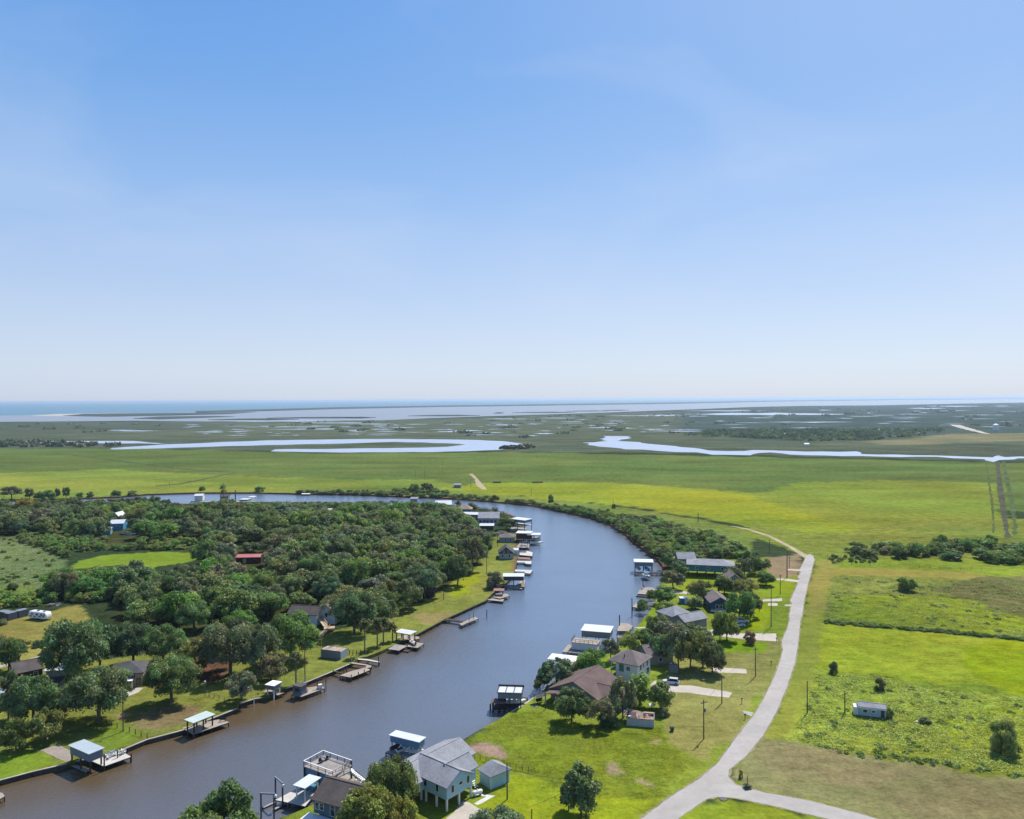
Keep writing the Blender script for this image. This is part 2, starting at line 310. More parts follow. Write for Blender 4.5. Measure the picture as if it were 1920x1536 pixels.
# outlines wander with the ground, not ruled
wamp = np.clip(VY * 0.012, 1.0, 40)
JX = VX + (vnoise(VX, VY, 9, 1) - .5) * 2 * wamp * .5 + (vnoise(VX, VY, 3.3, 2) - .5) * wamp * .5
JY = VY + (vnoise(VX, VY, 9, 3) - .5) * 2 * wamp + (vnoise(VX, VY, 3.3, 4) - .5) * wamp
ZONES = [  # outline (px), colour, roughness of growth, wander (1) or ruled (0)
 ([(-900,905),(-900,842),(300,842),(600,850),(950,848),(1300,855),(1900,868),(2700,880),(2700,960),(1900,960),(1500,930),(1000,905),(500,915),(0,925)], (118,152,76), .5, 1),
 ([(-900,930),(-900,885),(0,888),(200,880),(420,892),(620,898),(800,900),(870,910),(960,925),(1000,950),(700,930),(400,925),(0,945)], (146,182,78), .35, 1),
 ([(-900,905),(-500,892),(0,893),(300,902),(420,908),(500,912),(560,922),(300,922),(0,925),(-900,935)], (156,186,78), .3, 1),
 ([(560,915),(760,915),(940,928),(1060,938),(1160,950),(1260,966),(1340,980),(1420,998),(1400,1050),(1280,1055),(1180,1004),(1050,960),(930,942),(830,934),(560,927)], (136,166,78), .5, 0),
 ([(830,912),(900,906),(1000,904),(1130,905),(1300,914),(1440,928),(1560,938),(1680,956),(1720,972),(1650,990),(1520,1004),(1420,990),(1300,970),(1180,950),(1060,938),(960,930),(880,925)], (154,186,62), .35, 1),
 ([(1100,922),(1200,915),(1330,922),(1450,936),(1560,948),(1600,962),(1500,975),(1400,970),(1270,955),(1160,940)], (164,190,56), .3, 1),
 ([(1700,900),(1868,905),(1890,1010),(1700,1010),(1600,985),(1500,960),(1400,930),(1500,905)], (148,180,70), .4, 1),
 ([(1360,985),(1440,1000),(1520,1040),(1620,1048),(1900,1000),(2400,1010),(2400,1060),(1540,1060),(1500,1040)], (144,172,70), .6, 1),
 ([(1330,990),(1420,1000),(1520,1042),(1545,1060),(1620,1052),(2300,1045),(2300,975),(1720,972),(1650,990),(1520,1000),(1420,985)], (146,172,74), .6, 1),
 # left meadow and clearings
 ([(-200,1005),(60,1010),(110,1030),(120,1060),(95,1085),(70,1110),(60,1135),(0,1145),(-200,1150)], (128,160,98), .9, 1),
 ([(-200,1090),(60,1095),(80,1130),(0,1142),(-200,1150)], (125,160,70), .9, 1),
 ([(128,1068),(150,1052),(190,1042),(280,1036),(362,1035),(372,1048),(340,1058),(300,1062),(262,1072),(250,1064),(190,1062)], (152,192,62), .15, 0),
 ([(-250,1160),(0,1160),(95,1145),(150,1134),(165,1160),(110,1190),(100,1225),(60,1240),(-250,1270)], (170,186,96), .15, 0),
 ([(-200,1262),(60,1240),(110,1230),(150,1240),(300,1225),(420,1240),(560,1190),(640,1180),(740,1150),(760,1140),(830,1110),(915,1030),(930,1060),(975,1020),(985,1090),(880,1145),(780,1195),(620,1265),(440,1335),(270,1395),(0,1470),(-250,1560)], (148,172,80), .3, 0),
 ([(930,1000),(985,1000),(985,1060),(965,1090),(920,1120),(870,1110),(905,1050)], (150,176,82), .25, 0),
 ([(860,1080),(900,1070),(905,1085),(880,1110),(850,1120)], (160,196,50), .2, 1),
 ([(-200,1420),(0,1415),(70,1412),(110,1428),(60,1450),(-200,1520)], (142,186,60), .15, 0),
 ([(160,1375),(215,1352),(270,1378),(200,1412)], (140,178,66), .15, 0),
 ([(230,1345),(300,1330),(370,1325),(380,1345),(300,1368),(265,1362)], (160,160,108), .3, 1),
 ([(560,1275),(640,1255),(600,1235),(580,1215),(720,1165),(800,1165),(750,1205)], (150,174,80), .2, 0),
 # woods' floor
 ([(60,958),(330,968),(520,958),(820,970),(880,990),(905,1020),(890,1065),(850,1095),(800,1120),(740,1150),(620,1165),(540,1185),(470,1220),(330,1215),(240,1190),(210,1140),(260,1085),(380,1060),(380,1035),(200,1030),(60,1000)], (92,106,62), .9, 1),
 ([(400,946),(470,945),(475,953),(450,958),(405,956)], (165,180,110), .2, 1),
 # right bank
 ([(1180,1195),(1205,1163),(1240,1100),(1240,1085),(1300,1050),(1440,1045),(1500,1045),(1492,1160),(1470,1260),(1405,1400),(1335,1470),(1255,1560),(900,1590),(400,1640),(520,1536),(680,1470),(790,1425),(870,1386),(957,1334),(1010,1300),(1100,1245)], (146,182,66), .35, 0),
 ([(1240,1230),(1470,1195),(1452,1260),(1380,1375),(1320,1430),(1255,1395),(1235,1330),(1270,1310)], (164,178,98), .35, 1),
 ([(870,1389),(957,1336),(1035,1345),(1150,1368),(1240,1370),(1260,1400),(1300,1440),(1250,1490),(1200,1536),(1000,1570),(1000,1455),(880,1425)], (134,164,50), .6, 1),
 ([(940,1445),(1010,1462),(1060,1480),(1220,1500),(1180,1545),(860,1570),(890,1500),(950,1480)], (156,190,46), .3, 1),
 ([(1438,1046),(1506,1038),(1500,1070),(1486,1082),(1438,1086)], (164,164,122), .2, 0),
 ([(1280,1075),(1350,1082),(1345,1100),(1330,1110),(1275,1108)], (150,190,50), .1, 0),
 ([(1435,1088),(1495,1084),(1482,1118),(1430,1118)], (152,196,50), .12, 0),
 ([(1395,1150),(1440,1130),(1445,1160),(1430,1180),(1370,1180)], (164,200,36), .12, 0),
 ([(1330,1200),(1440,1206),(1435,1225),(1330,1222)], (146,196,46), .12, 0),
 ([(1195,1170),(1215,1150),(1228,1130),(1238,1140),(1230,1158),(1190,1192),(1180,1195)], (148,196,52), .12, 0),
 # right of the road
 ([(1527,1048),(2400,1048),(2400,1640),(1700,1600),(1380,1472),(1367,1443),(1456,1334),(1500,1170)], (146,184,64), .5, 0),
 ([(1527,1050),(1562,1050),(1572,1080),(1545,1190),(1530,1290),(1480,1385),(1400,1450),(1385,1420),(1460,1335),(1500,1200)], (158,182,76), .15, 0),
 ([(1530,1052),(1560,1050),(1566,1075),(1530,1160),(1510,1150)], (168,182,92), .15, 1),
 ([(1560,1065),(1700,1068),(1810,1072),(1850,1078),(1840,1088),(1700,1082),(1562,1078)], (172,186,90), .15, 0),
 ([(1562,1078),(1700,1082),(1850,1088),(2300,1060),(2300,1240),(1920,1202),(1740,1184),(1543,1168),(1548,1130)], (148,180,82), .95, 0),
 ([(1840,1078),(2300,1070),(2300,1160),(1920,1162),(1860,1140),(1790,1125),(1760,1105)], (130,148,86), .9, 1),
 ([(1560,1120),(1660,1112),(1760,1118),(1840,1132),(1870,1150),(2000,1170),(2000,1195),(1700,1175),(1560,1160)], (152,192,60), .8, 1),
 ([(1543,1170),(1740,1186),(1920,1204),(2300,1240),(2300,1300),(1700,1280),(1530,1275)], (174,204,62), .35, 0),
 ([(1800,1215),(1900,1200),(2300,1230),(2300,1300),(1900,1300),(1830,1265)], (164,200,40), .25, 1),
 ([(1530,1258),(1640,1262),(1750,1290),(1900,1300),(2300,1320),(2300,1480),(1920,1455),(1760,1432),(1640,1420),(1540,1405),(1475,1388),(1500,1330)], (168,202,78), 1.0, 1),
 ([(1760,1330),(1900,1330),(2300,1340),(2300,1440),(1900,1430),(1780,1390)], (172,206,64), .9, 1),
 ([(1425,1384),(1480,1390),(1545,1408),(1640,1422),(1760,1436),(1920,1462),(2300,1490),(2300,1600),(1700,1590),(1640,1535),(1520,1500),(1440,1484),(1385,1468),(1372,1445)], (158,174,112), .35, 1),
 ([(1440,1392),(1560,1418),(1680,1432),(1720,1450),(1600,1470),(1480,1460),(1420,1440)], (161,169,114), .35, 1),
 ([(1640,1480),(1800,1470),(2300,1500),(2300,1600),(1750,1570)], (158,168,112), .35, 1),
 ([(1290,1520),(1350,1500),(1400,1502),(1560,1545),(1640,1575),(1300,1640),(1220,1560)], (150,184,56), .2, 0),
 # bare soil
 ([(880,1390),(900,1386),(935,1395),(952,1408),(940,1418),(905,1412),(885,1402)], (184,174,146), .3, 1),
 ([(1138,1425),(1152,1421),(1155,1432),(1152,1442),(1162,1452),(1145,1452),(1138,1440)], (180,174,140), .3, 1),
 ([(1184,1456),(1200,1462),(1222,1478),(1205,1472)], (182,174,134), .3, 1),
 ([(1223,1392),(1238,1391),(1242,1398),(1228,1399)], (176,182,108), .2, 1),
 ([(205,1347),(232,1342),(240,1352),(215,1356)], (206,184,150), .1, 1),
 ([(230,1262),(300,1285),(420,1275),(440,1240),(400,1228),(330,1235)], (132,112,84), .5, 1),
 ([(855,1148),(800,1172),(760,1150),(735,1165),(712,1168),(735,1155)], (170,168,106), .2, 1),
 # far marsh
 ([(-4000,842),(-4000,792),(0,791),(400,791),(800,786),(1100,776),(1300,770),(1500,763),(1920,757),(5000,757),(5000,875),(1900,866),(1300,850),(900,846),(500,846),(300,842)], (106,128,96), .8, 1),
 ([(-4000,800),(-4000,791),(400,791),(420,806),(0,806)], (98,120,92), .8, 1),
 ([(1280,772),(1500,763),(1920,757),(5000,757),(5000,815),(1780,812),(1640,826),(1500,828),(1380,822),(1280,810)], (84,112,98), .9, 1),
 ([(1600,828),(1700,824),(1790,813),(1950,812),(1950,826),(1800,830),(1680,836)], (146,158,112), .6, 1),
 ([(800,880),(1100,868),(1500,872),(1700,890),(1500,905),(1200,898),(1000,900)], (114,150,74), .5, 1),
]
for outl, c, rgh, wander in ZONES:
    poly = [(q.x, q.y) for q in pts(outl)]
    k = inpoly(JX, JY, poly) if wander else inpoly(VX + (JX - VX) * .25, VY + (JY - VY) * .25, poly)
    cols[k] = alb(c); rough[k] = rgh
dR = np.full(len(vo), 1e9); nn = VY < 1200; dR[nn] = polydist(VX[nn], VY[nn], river)
# ungroomed right bank below the thicket: brown mud at the waterline
mud = (dR < 1.5) & (VY > 350) & (VX > -400); cols[mud] = alb((150, 128, 92))
# patchiness of the growth itself
f1 = vnoise(VX, VY, 38, 11); f2 = vnoise(VX, VY, 12, 12); f3 = vnoise(VX, VY, 140, 13); f4 = vnoise(VX, VY, 700, 14)
mod = 1 + ((f1 - .5) * .22 + (f2 - .5) * .30 * rough + (f3 - .5) * .18 + np.where(VY > 900, (f4 - .5) * .25, 0))
cols = cols * mod[:, None]
cols[:, 0] *= 1 + (vnoise(VX, VY, 55, 15) - .5) * .22

me = bpy.data.meshes.new('ground')
nb = nR
allv = np.zeros((len(vo) + nb, 3)); allv[:len(vo), :2] = vo
allv[len(vo):, :2] = vo[:nb]; allv[len(vo):, 2] = -2.6
me.from_pydata(allv.tolist(), [], fo.tolist() + [(i, len(vo) + i, len(vo) + (i + 1) % nb, (i + 1) % nb) for i in range(nb)])
ca = me.color_attributes.new('cover', 'FLOAT_COLOR', 'POINT')
arr = np.ones((len(allv), 4), dtype=np.float32); arr[:len(vo), :3] = cols; arr[len(vo):, :3] = alb((120, 100, 74)); arr[:len(vo), 3] = rough
ca.data.foreach_set('color', arr.ravel())
me.update()

def ground_material():
    m = bpy.data.materials.new('grassland'); m.use_nodes = True; t = m.node_tree; b = t.nodes['Principled BSDF']; L = t.links.new
    b.inputs['Roughness'].default_value = 0.9; b.inputs['Specular IOR Level'].default_value = 0.0
    at = t.nodes.new('ShaderNodeAttribute'); at.attribute_name = 'cover'
    tc = t.nodes.new('ShaderNodeTexCoord')
    def noise(sc, det, vec=None, ro=.6):
        n = t.nodes.new('ShaderNodeTexNoise'); n.inputs['Scale'].default_value = sc; n.inputs['Detail'].default_value = det; n.inputs['Roughness'].default_value = ro
        L(vec if vec else tc.outputs['Object'], n.inputs['Vector']); return n.outputs['Fac']
    mpn = t.nodes.new('ShaderNodeMapping'); mpn.inputs['Scale'].default_value = (0.35, 1.0, 1); mpn.inputs['Rotation'].default_value = (0, 0, 0.5)
    L(tc.outputs['Object'], mpn.inputs['Vector'])
    tuft = noise(1.1, 6, None, .7); clump = noise(0.22, 4); streak = noise(0.5, 5, mpn.outputs['Vector'], .7); big = noise(0.02, 6, mpn.outputs['Vector'], .7)
    def math_(op, a, c=None, v=None):
        n = t.nodes.new('ShaderNodeMath'); n.operation = op; L(a, n.inputs[0])
        if c is not None: L(c, n.inputs[1])
        elif v is not None: n.inputs[1].default_value = v
        return n.outputs[0]
    a = math_('ADD', math_('MULTIPLY', tuft, v=.8), math_('MULTIPLY', clump, v=.6))
    a = math_('ADD', a, math_('MULTIPLY', streak, v=.5)); a = math_('ADD', a, math_('MULTIPLY', big, v=.7))     # mean 1.3
    a = math_('SUBTRACT', a, v=1.3)
    amp = t.nodes.new('ShaderNodeMapRange'); amp.inputs['To Min'].default_value = 1.1; amp.inputs['To Max'].default_value = 3.3; L(at.outputs['Alpha'], amp.inputs['Value'])
    a = math_('MULTIPLY', a, amp.outputs['Result']); a = math_('ADD', a, v=1.0)
    mx = t.nodes.new('ShaderNodeMixRGB'); mx.blend_type = 'MULTIPLY'; mx.inputs['Fac'].default_value = 1
    L(at.outputs['Color'], mx.inputs['Color1']); L(a, mx.inputs['Color2'])
    hs = t.nodes.new('ShaderNodeHueSaturation'); L(mx.outputs['Color'], hs.inputs['Color'])
    hm = t.nodes.new('ShaderNodeMapRange'); hm.inputs['From Min'].default_value = .3; hm.inputs['From Max'].default_value = .7; hm.inputs['To Min'].default_value = .485; hm.inputs['To Max'].default_value = .512
    L(noise(.09, 5), hm.inputs['Value']); L(hm.outputs['Result'], hs.inputs['Hue'])
    L(hs.outputs['Color'], b.inputs['Base Color'])
    bp = t.nodes.new('ShaderNodeBump'); bp.inputs['Distance'].default_value = 0.7
    st = t.nodes.new('ShaderNodeMapRange'); st.inputs['To Min'].default_value = .2; st.inputs['To Max'].default_value = 1.0; L(at.outputs['Alpha'], st.inputs['Value'])
    L(st.outputs['Result'], bp.inputs['Strength'])
    hh = math_('ADD', tuft, math_('MULTIPLY', clump, v=1.4)); L(hh, bp.inputs['Height']); L(bp.outputs['Normal'], b.inputs['Normal'])
    return m
me.materials.append(ground_material())
ground = bpy.data.objects.new('ground', me); COL.objects.link(ground); tag(ground, 'flat green coastal meadow and marsh with a river cut through it', kind='structure')

# ------------------------------------------------------------------ water
def water_material(name, body, rough, wave, bump, refl=None, wscale=(1, 1, 1), spec=0.5, dist=.2, ior=1.333):
    m = bpy.data.materials.new(name); m.use_nodes = True; t = m.node_tree; b = t.nodes['Principled BSDF']; L = t.links.new
    b.inputs['Roughness'].default_value = rough; b.inputs['IOR'].default_value = ior; b.inputs['Specular IOR Level'].default_value = spec
    tc = t.nodes.new('ShaderNodeTexCoord'); mpn = t.nodes.new('ShaderNodeMapping'); mpn.inputs['Scale'].default_value = wscale; mpn.inputs['Rotation'].default_value = (0, 0, .35)
    L(tc.outputs['Object'], mpn.inputs['Vector'])
    n = t.nodes.new('ShaderNodeTexNoise'); n.inputs['Scale'].default_value = wave; n.inputs['Detail'].default_value = 4; n.inputs['Roughness'].default_value = .6
    L(mpn.outputs['Vector'], n.inputs['Vector'])
    bp = t.nodes.new('ShaderNodeBump'); bp.inputs['Strength'].default_value = bump; bp.inputs['Distance'].default_value = dist
    L(n.outputs['Fac'], bp.inputs['Height']); L(bp.outputs['Normal'], b.inputs['Normal'])
    n2 = t.nodes.new('ShaderNodeTexNoise'); n2.inputs['Scale'].default_value = .035; n2.inputs['Detail'].default_value = 4; L(tc.outputs['Object'], n2.inputs['Vector'])
    mx = t.nodes.new('ShaderNodeMixRGB'); mx.inputs['Color1'].default_value = (*body, 1); mx.inputs['Color2'].default_value = (*[x * 1.35 for x in body], 1); L(n2.outputs['Fac'], mx.inputs['Fac'])
    L(mx.outputs['Color'], b.inputs['Base Color'])
    return m
MW_RIVER = water_material('river_water', (0.080, 0.115, 0.172), 0.20, 0.9, 0.6, wscale=(1, 1.9, 1), spec=1.0, dist=.2, ior=1.55)  # blue of the reflected sky is painted into the body colour
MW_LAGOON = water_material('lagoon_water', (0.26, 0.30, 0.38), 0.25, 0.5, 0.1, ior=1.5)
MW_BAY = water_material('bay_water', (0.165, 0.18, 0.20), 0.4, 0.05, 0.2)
MW_SEA = water_material('sea_water', (0.062, 0.14, 0.185), 0.45, 0.02, 0.3, spec=0.3)
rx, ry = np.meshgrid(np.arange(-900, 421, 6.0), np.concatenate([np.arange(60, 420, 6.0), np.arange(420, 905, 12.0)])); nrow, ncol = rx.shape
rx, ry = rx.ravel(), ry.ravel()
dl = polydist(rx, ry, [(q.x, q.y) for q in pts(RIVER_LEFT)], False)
silt_sky_mix = np.exp(-dl / 16) * np.clip((330 - ry) / 90, 0, 1) * (.55 + .9 * vnoise(rx, ry, 22, 31)) + np.clip((262 - ry) / 130, 0, 1) * .62  # bank silt, plus painted brown at the near end for weaker sky reflection
dr_ = polydist(rx, ry, [(q.x, q.y) for q in pts(RIVER_FAR)], False); silt_sky_mix = np.maximum(silt_sky_mix, np.exp(-dr_ / 4.5) * .7); silt_sky_mix = np.clip(silt_sky_mix, 0, 1)
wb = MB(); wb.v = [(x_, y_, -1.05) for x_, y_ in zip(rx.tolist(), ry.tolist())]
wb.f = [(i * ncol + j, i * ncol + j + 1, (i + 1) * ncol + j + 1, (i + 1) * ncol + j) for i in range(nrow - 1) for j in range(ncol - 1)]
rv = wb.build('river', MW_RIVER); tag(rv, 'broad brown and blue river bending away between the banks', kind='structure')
ra = rv.data.color_attributes.new('silt_sky_mix', 'FLOAT_COLOR', 'POINT'); ra.data.foreach_set('color', np.stack([silt_sky_mix, silt_sky_mix, silt_sky_mix, np.ones_like(silt_sky_mix)], 1).astype(np.float32).ravel())
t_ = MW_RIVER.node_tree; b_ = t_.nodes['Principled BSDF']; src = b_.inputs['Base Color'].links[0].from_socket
an = t_.nodes.new('ShaderNodeAttribute'); an.attribute_name = 'silt_sky_mix'; mz = t_.nodes.new('ShaderNodeMixRGB'); mz.inputs['Color2'].default_value = (.088, .060, .030, 1)
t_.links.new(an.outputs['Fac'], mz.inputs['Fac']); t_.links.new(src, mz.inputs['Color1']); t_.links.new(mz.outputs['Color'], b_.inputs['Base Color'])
def ragged(px, amp, step, seed, h):
    """outline in the place from pixels, roughened along its length"""
    r = random.Random(seed); q = densify([Vector((p.x, p.y)) for p in pts(px, h)], step)
    out = []
    n = len(q)
    for i in range(n):
        d = q[(i + 1) % n] - q[i - 1]; nrm = Vector((-d.y, d.x)).normalized() if d.length > 0 else Vector((0, 0))
        a = min(amp, 0.5 * step)
        out.append(q[i] + nrm * r.uniform(-a, a))
    return out
def sheet(name, outl, m, h, label=None, kind='structure', cat=None):
    v3 = [Vector((p.x, p.y, h)) for p in outl]; tri = tessellate_polygon([v3])
    mb = MB(); mb.v = [tuple(p) for p in v3]
    for a, b, c in tri:
        n = (v3[b] - v3[a]).cross(v3[c] - v3[a]); mb.f.append((a, b, c) if n.z > 0 else (a, c, b))
    return tag(mb.build(name, m), label, cat, kind=kind)
def water(name, px, m, h, label, amp=6, step=25, seed=1): return sheet(name, ragged(px, amp, step, seed, h), m, h, label)
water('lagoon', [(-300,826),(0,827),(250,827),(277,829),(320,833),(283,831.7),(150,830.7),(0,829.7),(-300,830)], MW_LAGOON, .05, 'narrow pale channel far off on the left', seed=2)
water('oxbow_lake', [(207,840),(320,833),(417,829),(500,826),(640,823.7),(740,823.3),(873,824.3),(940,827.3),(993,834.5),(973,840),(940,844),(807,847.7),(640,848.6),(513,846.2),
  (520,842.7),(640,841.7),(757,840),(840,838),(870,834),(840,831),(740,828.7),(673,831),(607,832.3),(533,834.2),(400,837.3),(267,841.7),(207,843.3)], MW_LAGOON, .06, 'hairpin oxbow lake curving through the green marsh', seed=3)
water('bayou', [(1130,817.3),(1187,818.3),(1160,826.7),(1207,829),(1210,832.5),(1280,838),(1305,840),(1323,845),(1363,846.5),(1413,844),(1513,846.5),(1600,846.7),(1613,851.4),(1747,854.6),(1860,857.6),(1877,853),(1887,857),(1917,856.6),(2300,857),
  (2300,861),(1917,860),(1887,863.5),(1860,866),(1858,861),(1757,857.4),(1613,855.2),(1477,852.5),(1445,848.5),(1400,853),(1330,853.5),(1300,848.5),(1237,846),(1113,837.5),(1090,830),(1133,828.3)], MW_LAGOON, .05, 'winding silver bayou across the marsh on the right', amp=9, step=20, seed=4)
rs = random.Random(8)
SL = [(200,808,300,1.3),(205,806.5,255,1.0),(365,810,420,1.2),(378,813.5,395,.8),(390,789.6,640,1.7),(480,800.5,600,1.0),(500,805,640,.8),(560,793,700,1.3),(580,799,625,1.4),(585,804,640,1.0),(640,795,740,1.0),(650,807,690,1.6),
 (690,805,735,1.2),(700,799,720,1.2),(820,809,870,1.2),(850,807.5,905,1.6),(880,811,945,1.1),(905,785.5,990,1.2),(910,797,980,1.4),(980,817,1010,1.2),(1000,813,1040,1.6),(1010,784,1080,1.0),(1010,808,1035,.9),
 (1100,802,1150,1.2),(1140,779.6,1280,1.3),(1210,778.5,1280,1.6),(1235,808.5,1330,1.3),(1280,776.5,1590,4.2),(1400,783.5,1450,1.0),(1280,780.5,1330,1.0),(1340,789.5,1360,1.0),(1440,791.5,1600,1.5),(1610,774.5,1640,1.0),(1700,765.8,1775,1.9),(1740,761.8,1840,1.4),(1865,761.5,1895,1.2),(1690,776.5,1712,1.0),(1280,770.5,1440,1.4)]
for k_ in range(70):
    u_ = rs.uniform(330, 1290); v_ = rs.uniform(793, 817) if u_ < 1000 else rs.uniform(784, 812); SL.append((u_, v_, u_ + rs.uniform(8, 60), rs.uniform(.45, 1.0)))
for k_ in range(30):
    u_ = rs.uniform(1290, 1900); v_ = rs.uniform(768, 803); SL.append((u_, v_, u_ + rs.uniform(8, 70), rs.uniform(.4, .9)))
for i, (u0, v0, u1, th) in enumerate(SL):
    n = 9; up = [(u0 + (u1 - u0) * k / n, v0 - th * .5 * math.sin(math.pi * (k + .3) / (n + .6)) * rs.uniform(.5, 1.4)) for k in range(n + 1)]
    dn = [(u0 + (u1 - u0) * k / n, v0 + th * .5 * math.sin(math.pi * (k + .3) / (n + .6)) * rs.uniform(.5, 1.4)) for k in range(n, -1, -1)]
    sheet('marsh_pool', [Vector((p.x, p.y)) for p in pts(up + dn, .05)], MW_LAGOON, .05, 'thin pale pool lying in the far marsh')
COAST = [(-2500,795),(-200,792.5),(0,791),(160,790),(250,789),(390,790.5),(470,788.5),(600,789),(720,788),(800,784.5),(900,781),(1000,778),(1100,775),(1200,771.3),(1300,767.6),(1400,763.6),(1500,761.2),(1640,760.2),(1800,757),(1930,754.8),(2600,751)]
BAR = [(-2500,783),(-200,781),(0,779.5),(120,778),(367,774.5),(500,771),(640,767),(840,763),(973,761.4),(1280,757),(1460,753),(1680,750.3),(1920,748),(2300,746)]
BAR2 = [(u, v - (3.2 if u < 700 else 2.4 if u < 1300 else 1.5 if u < 1700 else 1.1)) for u, v in BAR]
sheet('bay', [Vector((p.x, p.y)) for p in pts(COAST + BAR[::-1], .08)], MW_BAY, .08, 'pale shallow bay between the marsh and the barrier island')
seao = [Vector((p.x, p.y)) for p in pts(BAR, .04)]
sheet('sea', seao + [Vector((60000, 62000)), Vector((-60000, 62000)), Vector((-60000, seao[0].y))], MW_SEA, .04, 'blue open sea along the horizon')
M_SCRUB = mat('marsh_scrub', (0.045, 0.06, 0.04), .95, .02, .4, .05)
M_SAND = mat('beach_sand', (0.42, 0.38, 0.31), .95, .05, .2, .1)
def islet(px, h, lab, m=None, nm='barrier_island'):
    o = [Vector((p.x, p.y)) for p in pts(px, 0)]
    mb = MB(); tri = tessellate_polygon([[Vector((p.x, p.y, 0)) for p in o]])
    c = sum(o, Vector((0, 0))) / len(o)
    n = len(o); mb.v = [(p.x, p.y, .02) for p in o] + [(p.x, p.y, h) for p in o]
    for a, b, d in tri: mb.f.append((n + a, n + b, n + d))
    for i in range(n): mb.f.append((i, (i + 1) % n, n + (i + 1) % n, n + i))
    return tag(mb.build(nm, m or M_SCRUB), lab, kind='structure')
islet(BAR[4:] + BAR2[4:][::-1], 2.2, 'long low barrier island of dark scrub before the sea')
islet([(50,779.5),(110,776.5),(200,775),(300,774.6),(470,772.5),(360,775.5),(250,778.5),(120,781)], .5, 'sandy spit at the left end of the barrier island', M_SAND, 'sand_spit')
islet([(118,780),(160,776.6),(250,775.6),(367,774.8),(480,772.8),(430,776.5),(330,779.2),(200,781.5)], 2.0, 'dark scrub on the sandy spit', None, 'scrub_island')
islet([(250,785),(300,781.6),(400,780.6),(440,781.6),(370,784),(300,786.5)], 1.5, 'low scrub islet in the bay', None, 'scrub_island')
for a, b, v, t in ((390,560,786.6,2.6),(500,705,783.5,2.4),(640,700,783.5,2.4),(765,900,779.5,2.3),(925,945,774.6,2.2),(960,1080,773.6,1.7),(1060,1142,771,1.3),(1130,1180,769.6,1.2)):
    islet([(a, v + t * .4), ((a*2+b)/3, v - t * .3), ((a+b*2)/3, v - t * .5), (b, v), ((a+b*2)/3, v + t * .5), ((a*2+b)/3, v + t * .5)], 1.8, 'low dark islet between marsh and bay', None, 'scrub_island')

# ------------------------------------------------------------------ roads, drives, paths
M_ROAD = mat('pale_road', (0.36, 0.335, 0.31), .92, .5, .13, .05, bump=.2, bscale=4)
M_SHOULDER = mat('gravel_shoulder', (0.25, 0.22, 0.13), .95, 1.5, .35, .1)
M_CONC = mat('concrete', (0.42, 0.375, 0.32), .85, 1.2, .14, .25)
M_DIRT = mat('pale_dirt', (0.36, 0.30, 0.19), .95, .7, .25, .1)
def strip(name, px, m, h, label, amp=.12, step=1.2, seed=1, px_h=0.0): return sheet(name, ragged(px, amp, step, seed, px_h), m, h, label)
ROAD = [(1150,1580),(1202,1536),(1260,1492),(1312,1460),(1345,1432),(1380,1384),(1416,1338),(1431,1312),(1453,1267),(1463,1238),(1468,1220),(1466,1202),(1470,1192),(1477,1177),(1481,1160),(1480,1153),(1485,1131),(1482,1126),(1495,1097),(1499,1085),(1496,1083),(1504,1069),(1500,1067),(1508,1052),(1511,1043),
   (1518,1039),(1524,1042),(1527,1049),(1516,1091),(1508,1125),(1504,1153),(1501,1160),(1497,1202),(1490,1244),(1476,1286),(1456,1334),(1431,1379),(1397,1419),(1380,1433),(1367,1443),(1365,1456),(1380,1472),(1433,1486),(1520,1502),(1605,1524),(1647,1536),(1760,1570),
   (1660,1572),(1554,1536),(1464,1514),(1380,1496),(1345,1494),(1325,1498),(1300,1515),(1270,1536),(1215,1580)]
ro = densify([Vector((p.x, p.y)) for p in pts(ROAD)], 1.0); rr_ = random.Random(3); so = []
ar_ = sum(ro[i].x * ro[(i + 1) % len(ro)].y - ro[(i + 1) % len(ro)].x * ro[i].y for i in range(len(ro)))
for i in range(len(ro)):
    d = ro[(i + 1) % len(ro)] - ro[i - 1]; n_ = Vector((d.y, -d.x)).normalized() * (1 if ar_ > 0 else -1); so.append(ro[i] + n_ * rr_.uniform(.1, .7))
sheet('road_shoulder', so, M_SHOULDER, .005, 'ragged gravel and dry grass shoulder of the pale road')
strip('road', ROAD, M_ROAD, .010, 'pale worn road running up the right with a side road forking off', .07, .8)
strip('dirt_track', [(1508,1046),(1478,1026),(1440,1006),(1400,993),(1380,988.5),(1370,987),(1371,986.2),(1382,987.4),(1402,991.4),(1443,1003.5),(1482,1023),(1516,1042)], M_DIRT, .006, 'narrow dirt track leading on past the end of the road', .1, 3)
strip('dirt_track', [(879,889),(886,888.2),(896,898),(910,914),(913,918.5),(903,917.5),(893,910),(890,898)], M_DIRT, .006, 'short bare track in the meadow beyond the river', .2, 3)
strip('driveway', [(1218,1286),(1228,1276),(1262,1284),(1300,1286),(1374,1299),(1366,1308),(1330,1305),(1290,1299),(1250,1298)], M_CONC, .010, 'concrete driveway beside the brown roofed house')
strip('driveway', [(1300,1180),(1335,1181),(1395,1188),(1455,1188),(1458,1203),(1400,1199),(1340,1192),(1300,1190)], M_CONC, .010, 'concrete driveway below the grey house')
strip('driveway', [(1330,1250),(1400,1255),(1400,1263),(1340,1261)], M_CONC, .008, 'short concrete drive end beside the tree clump')
strip('driveway', [(1430,1124),(1466,1122),(1467,1127),(1430,1128)], M_CONC, .008, 'short concrete pad on the far lots by the road')
strip('driveway', [(1440,1131),(1458,1131),(1458,1136),(1440,1136)], M_CONC, .008, 'small concrete pad next to a longer one by the road')
strip('driveway', [(1470,1134),(1484,1133),(1484,1137),(1472,1136.5)], M_ROAD, .006, 'stub of drive joining the road at the double pads')
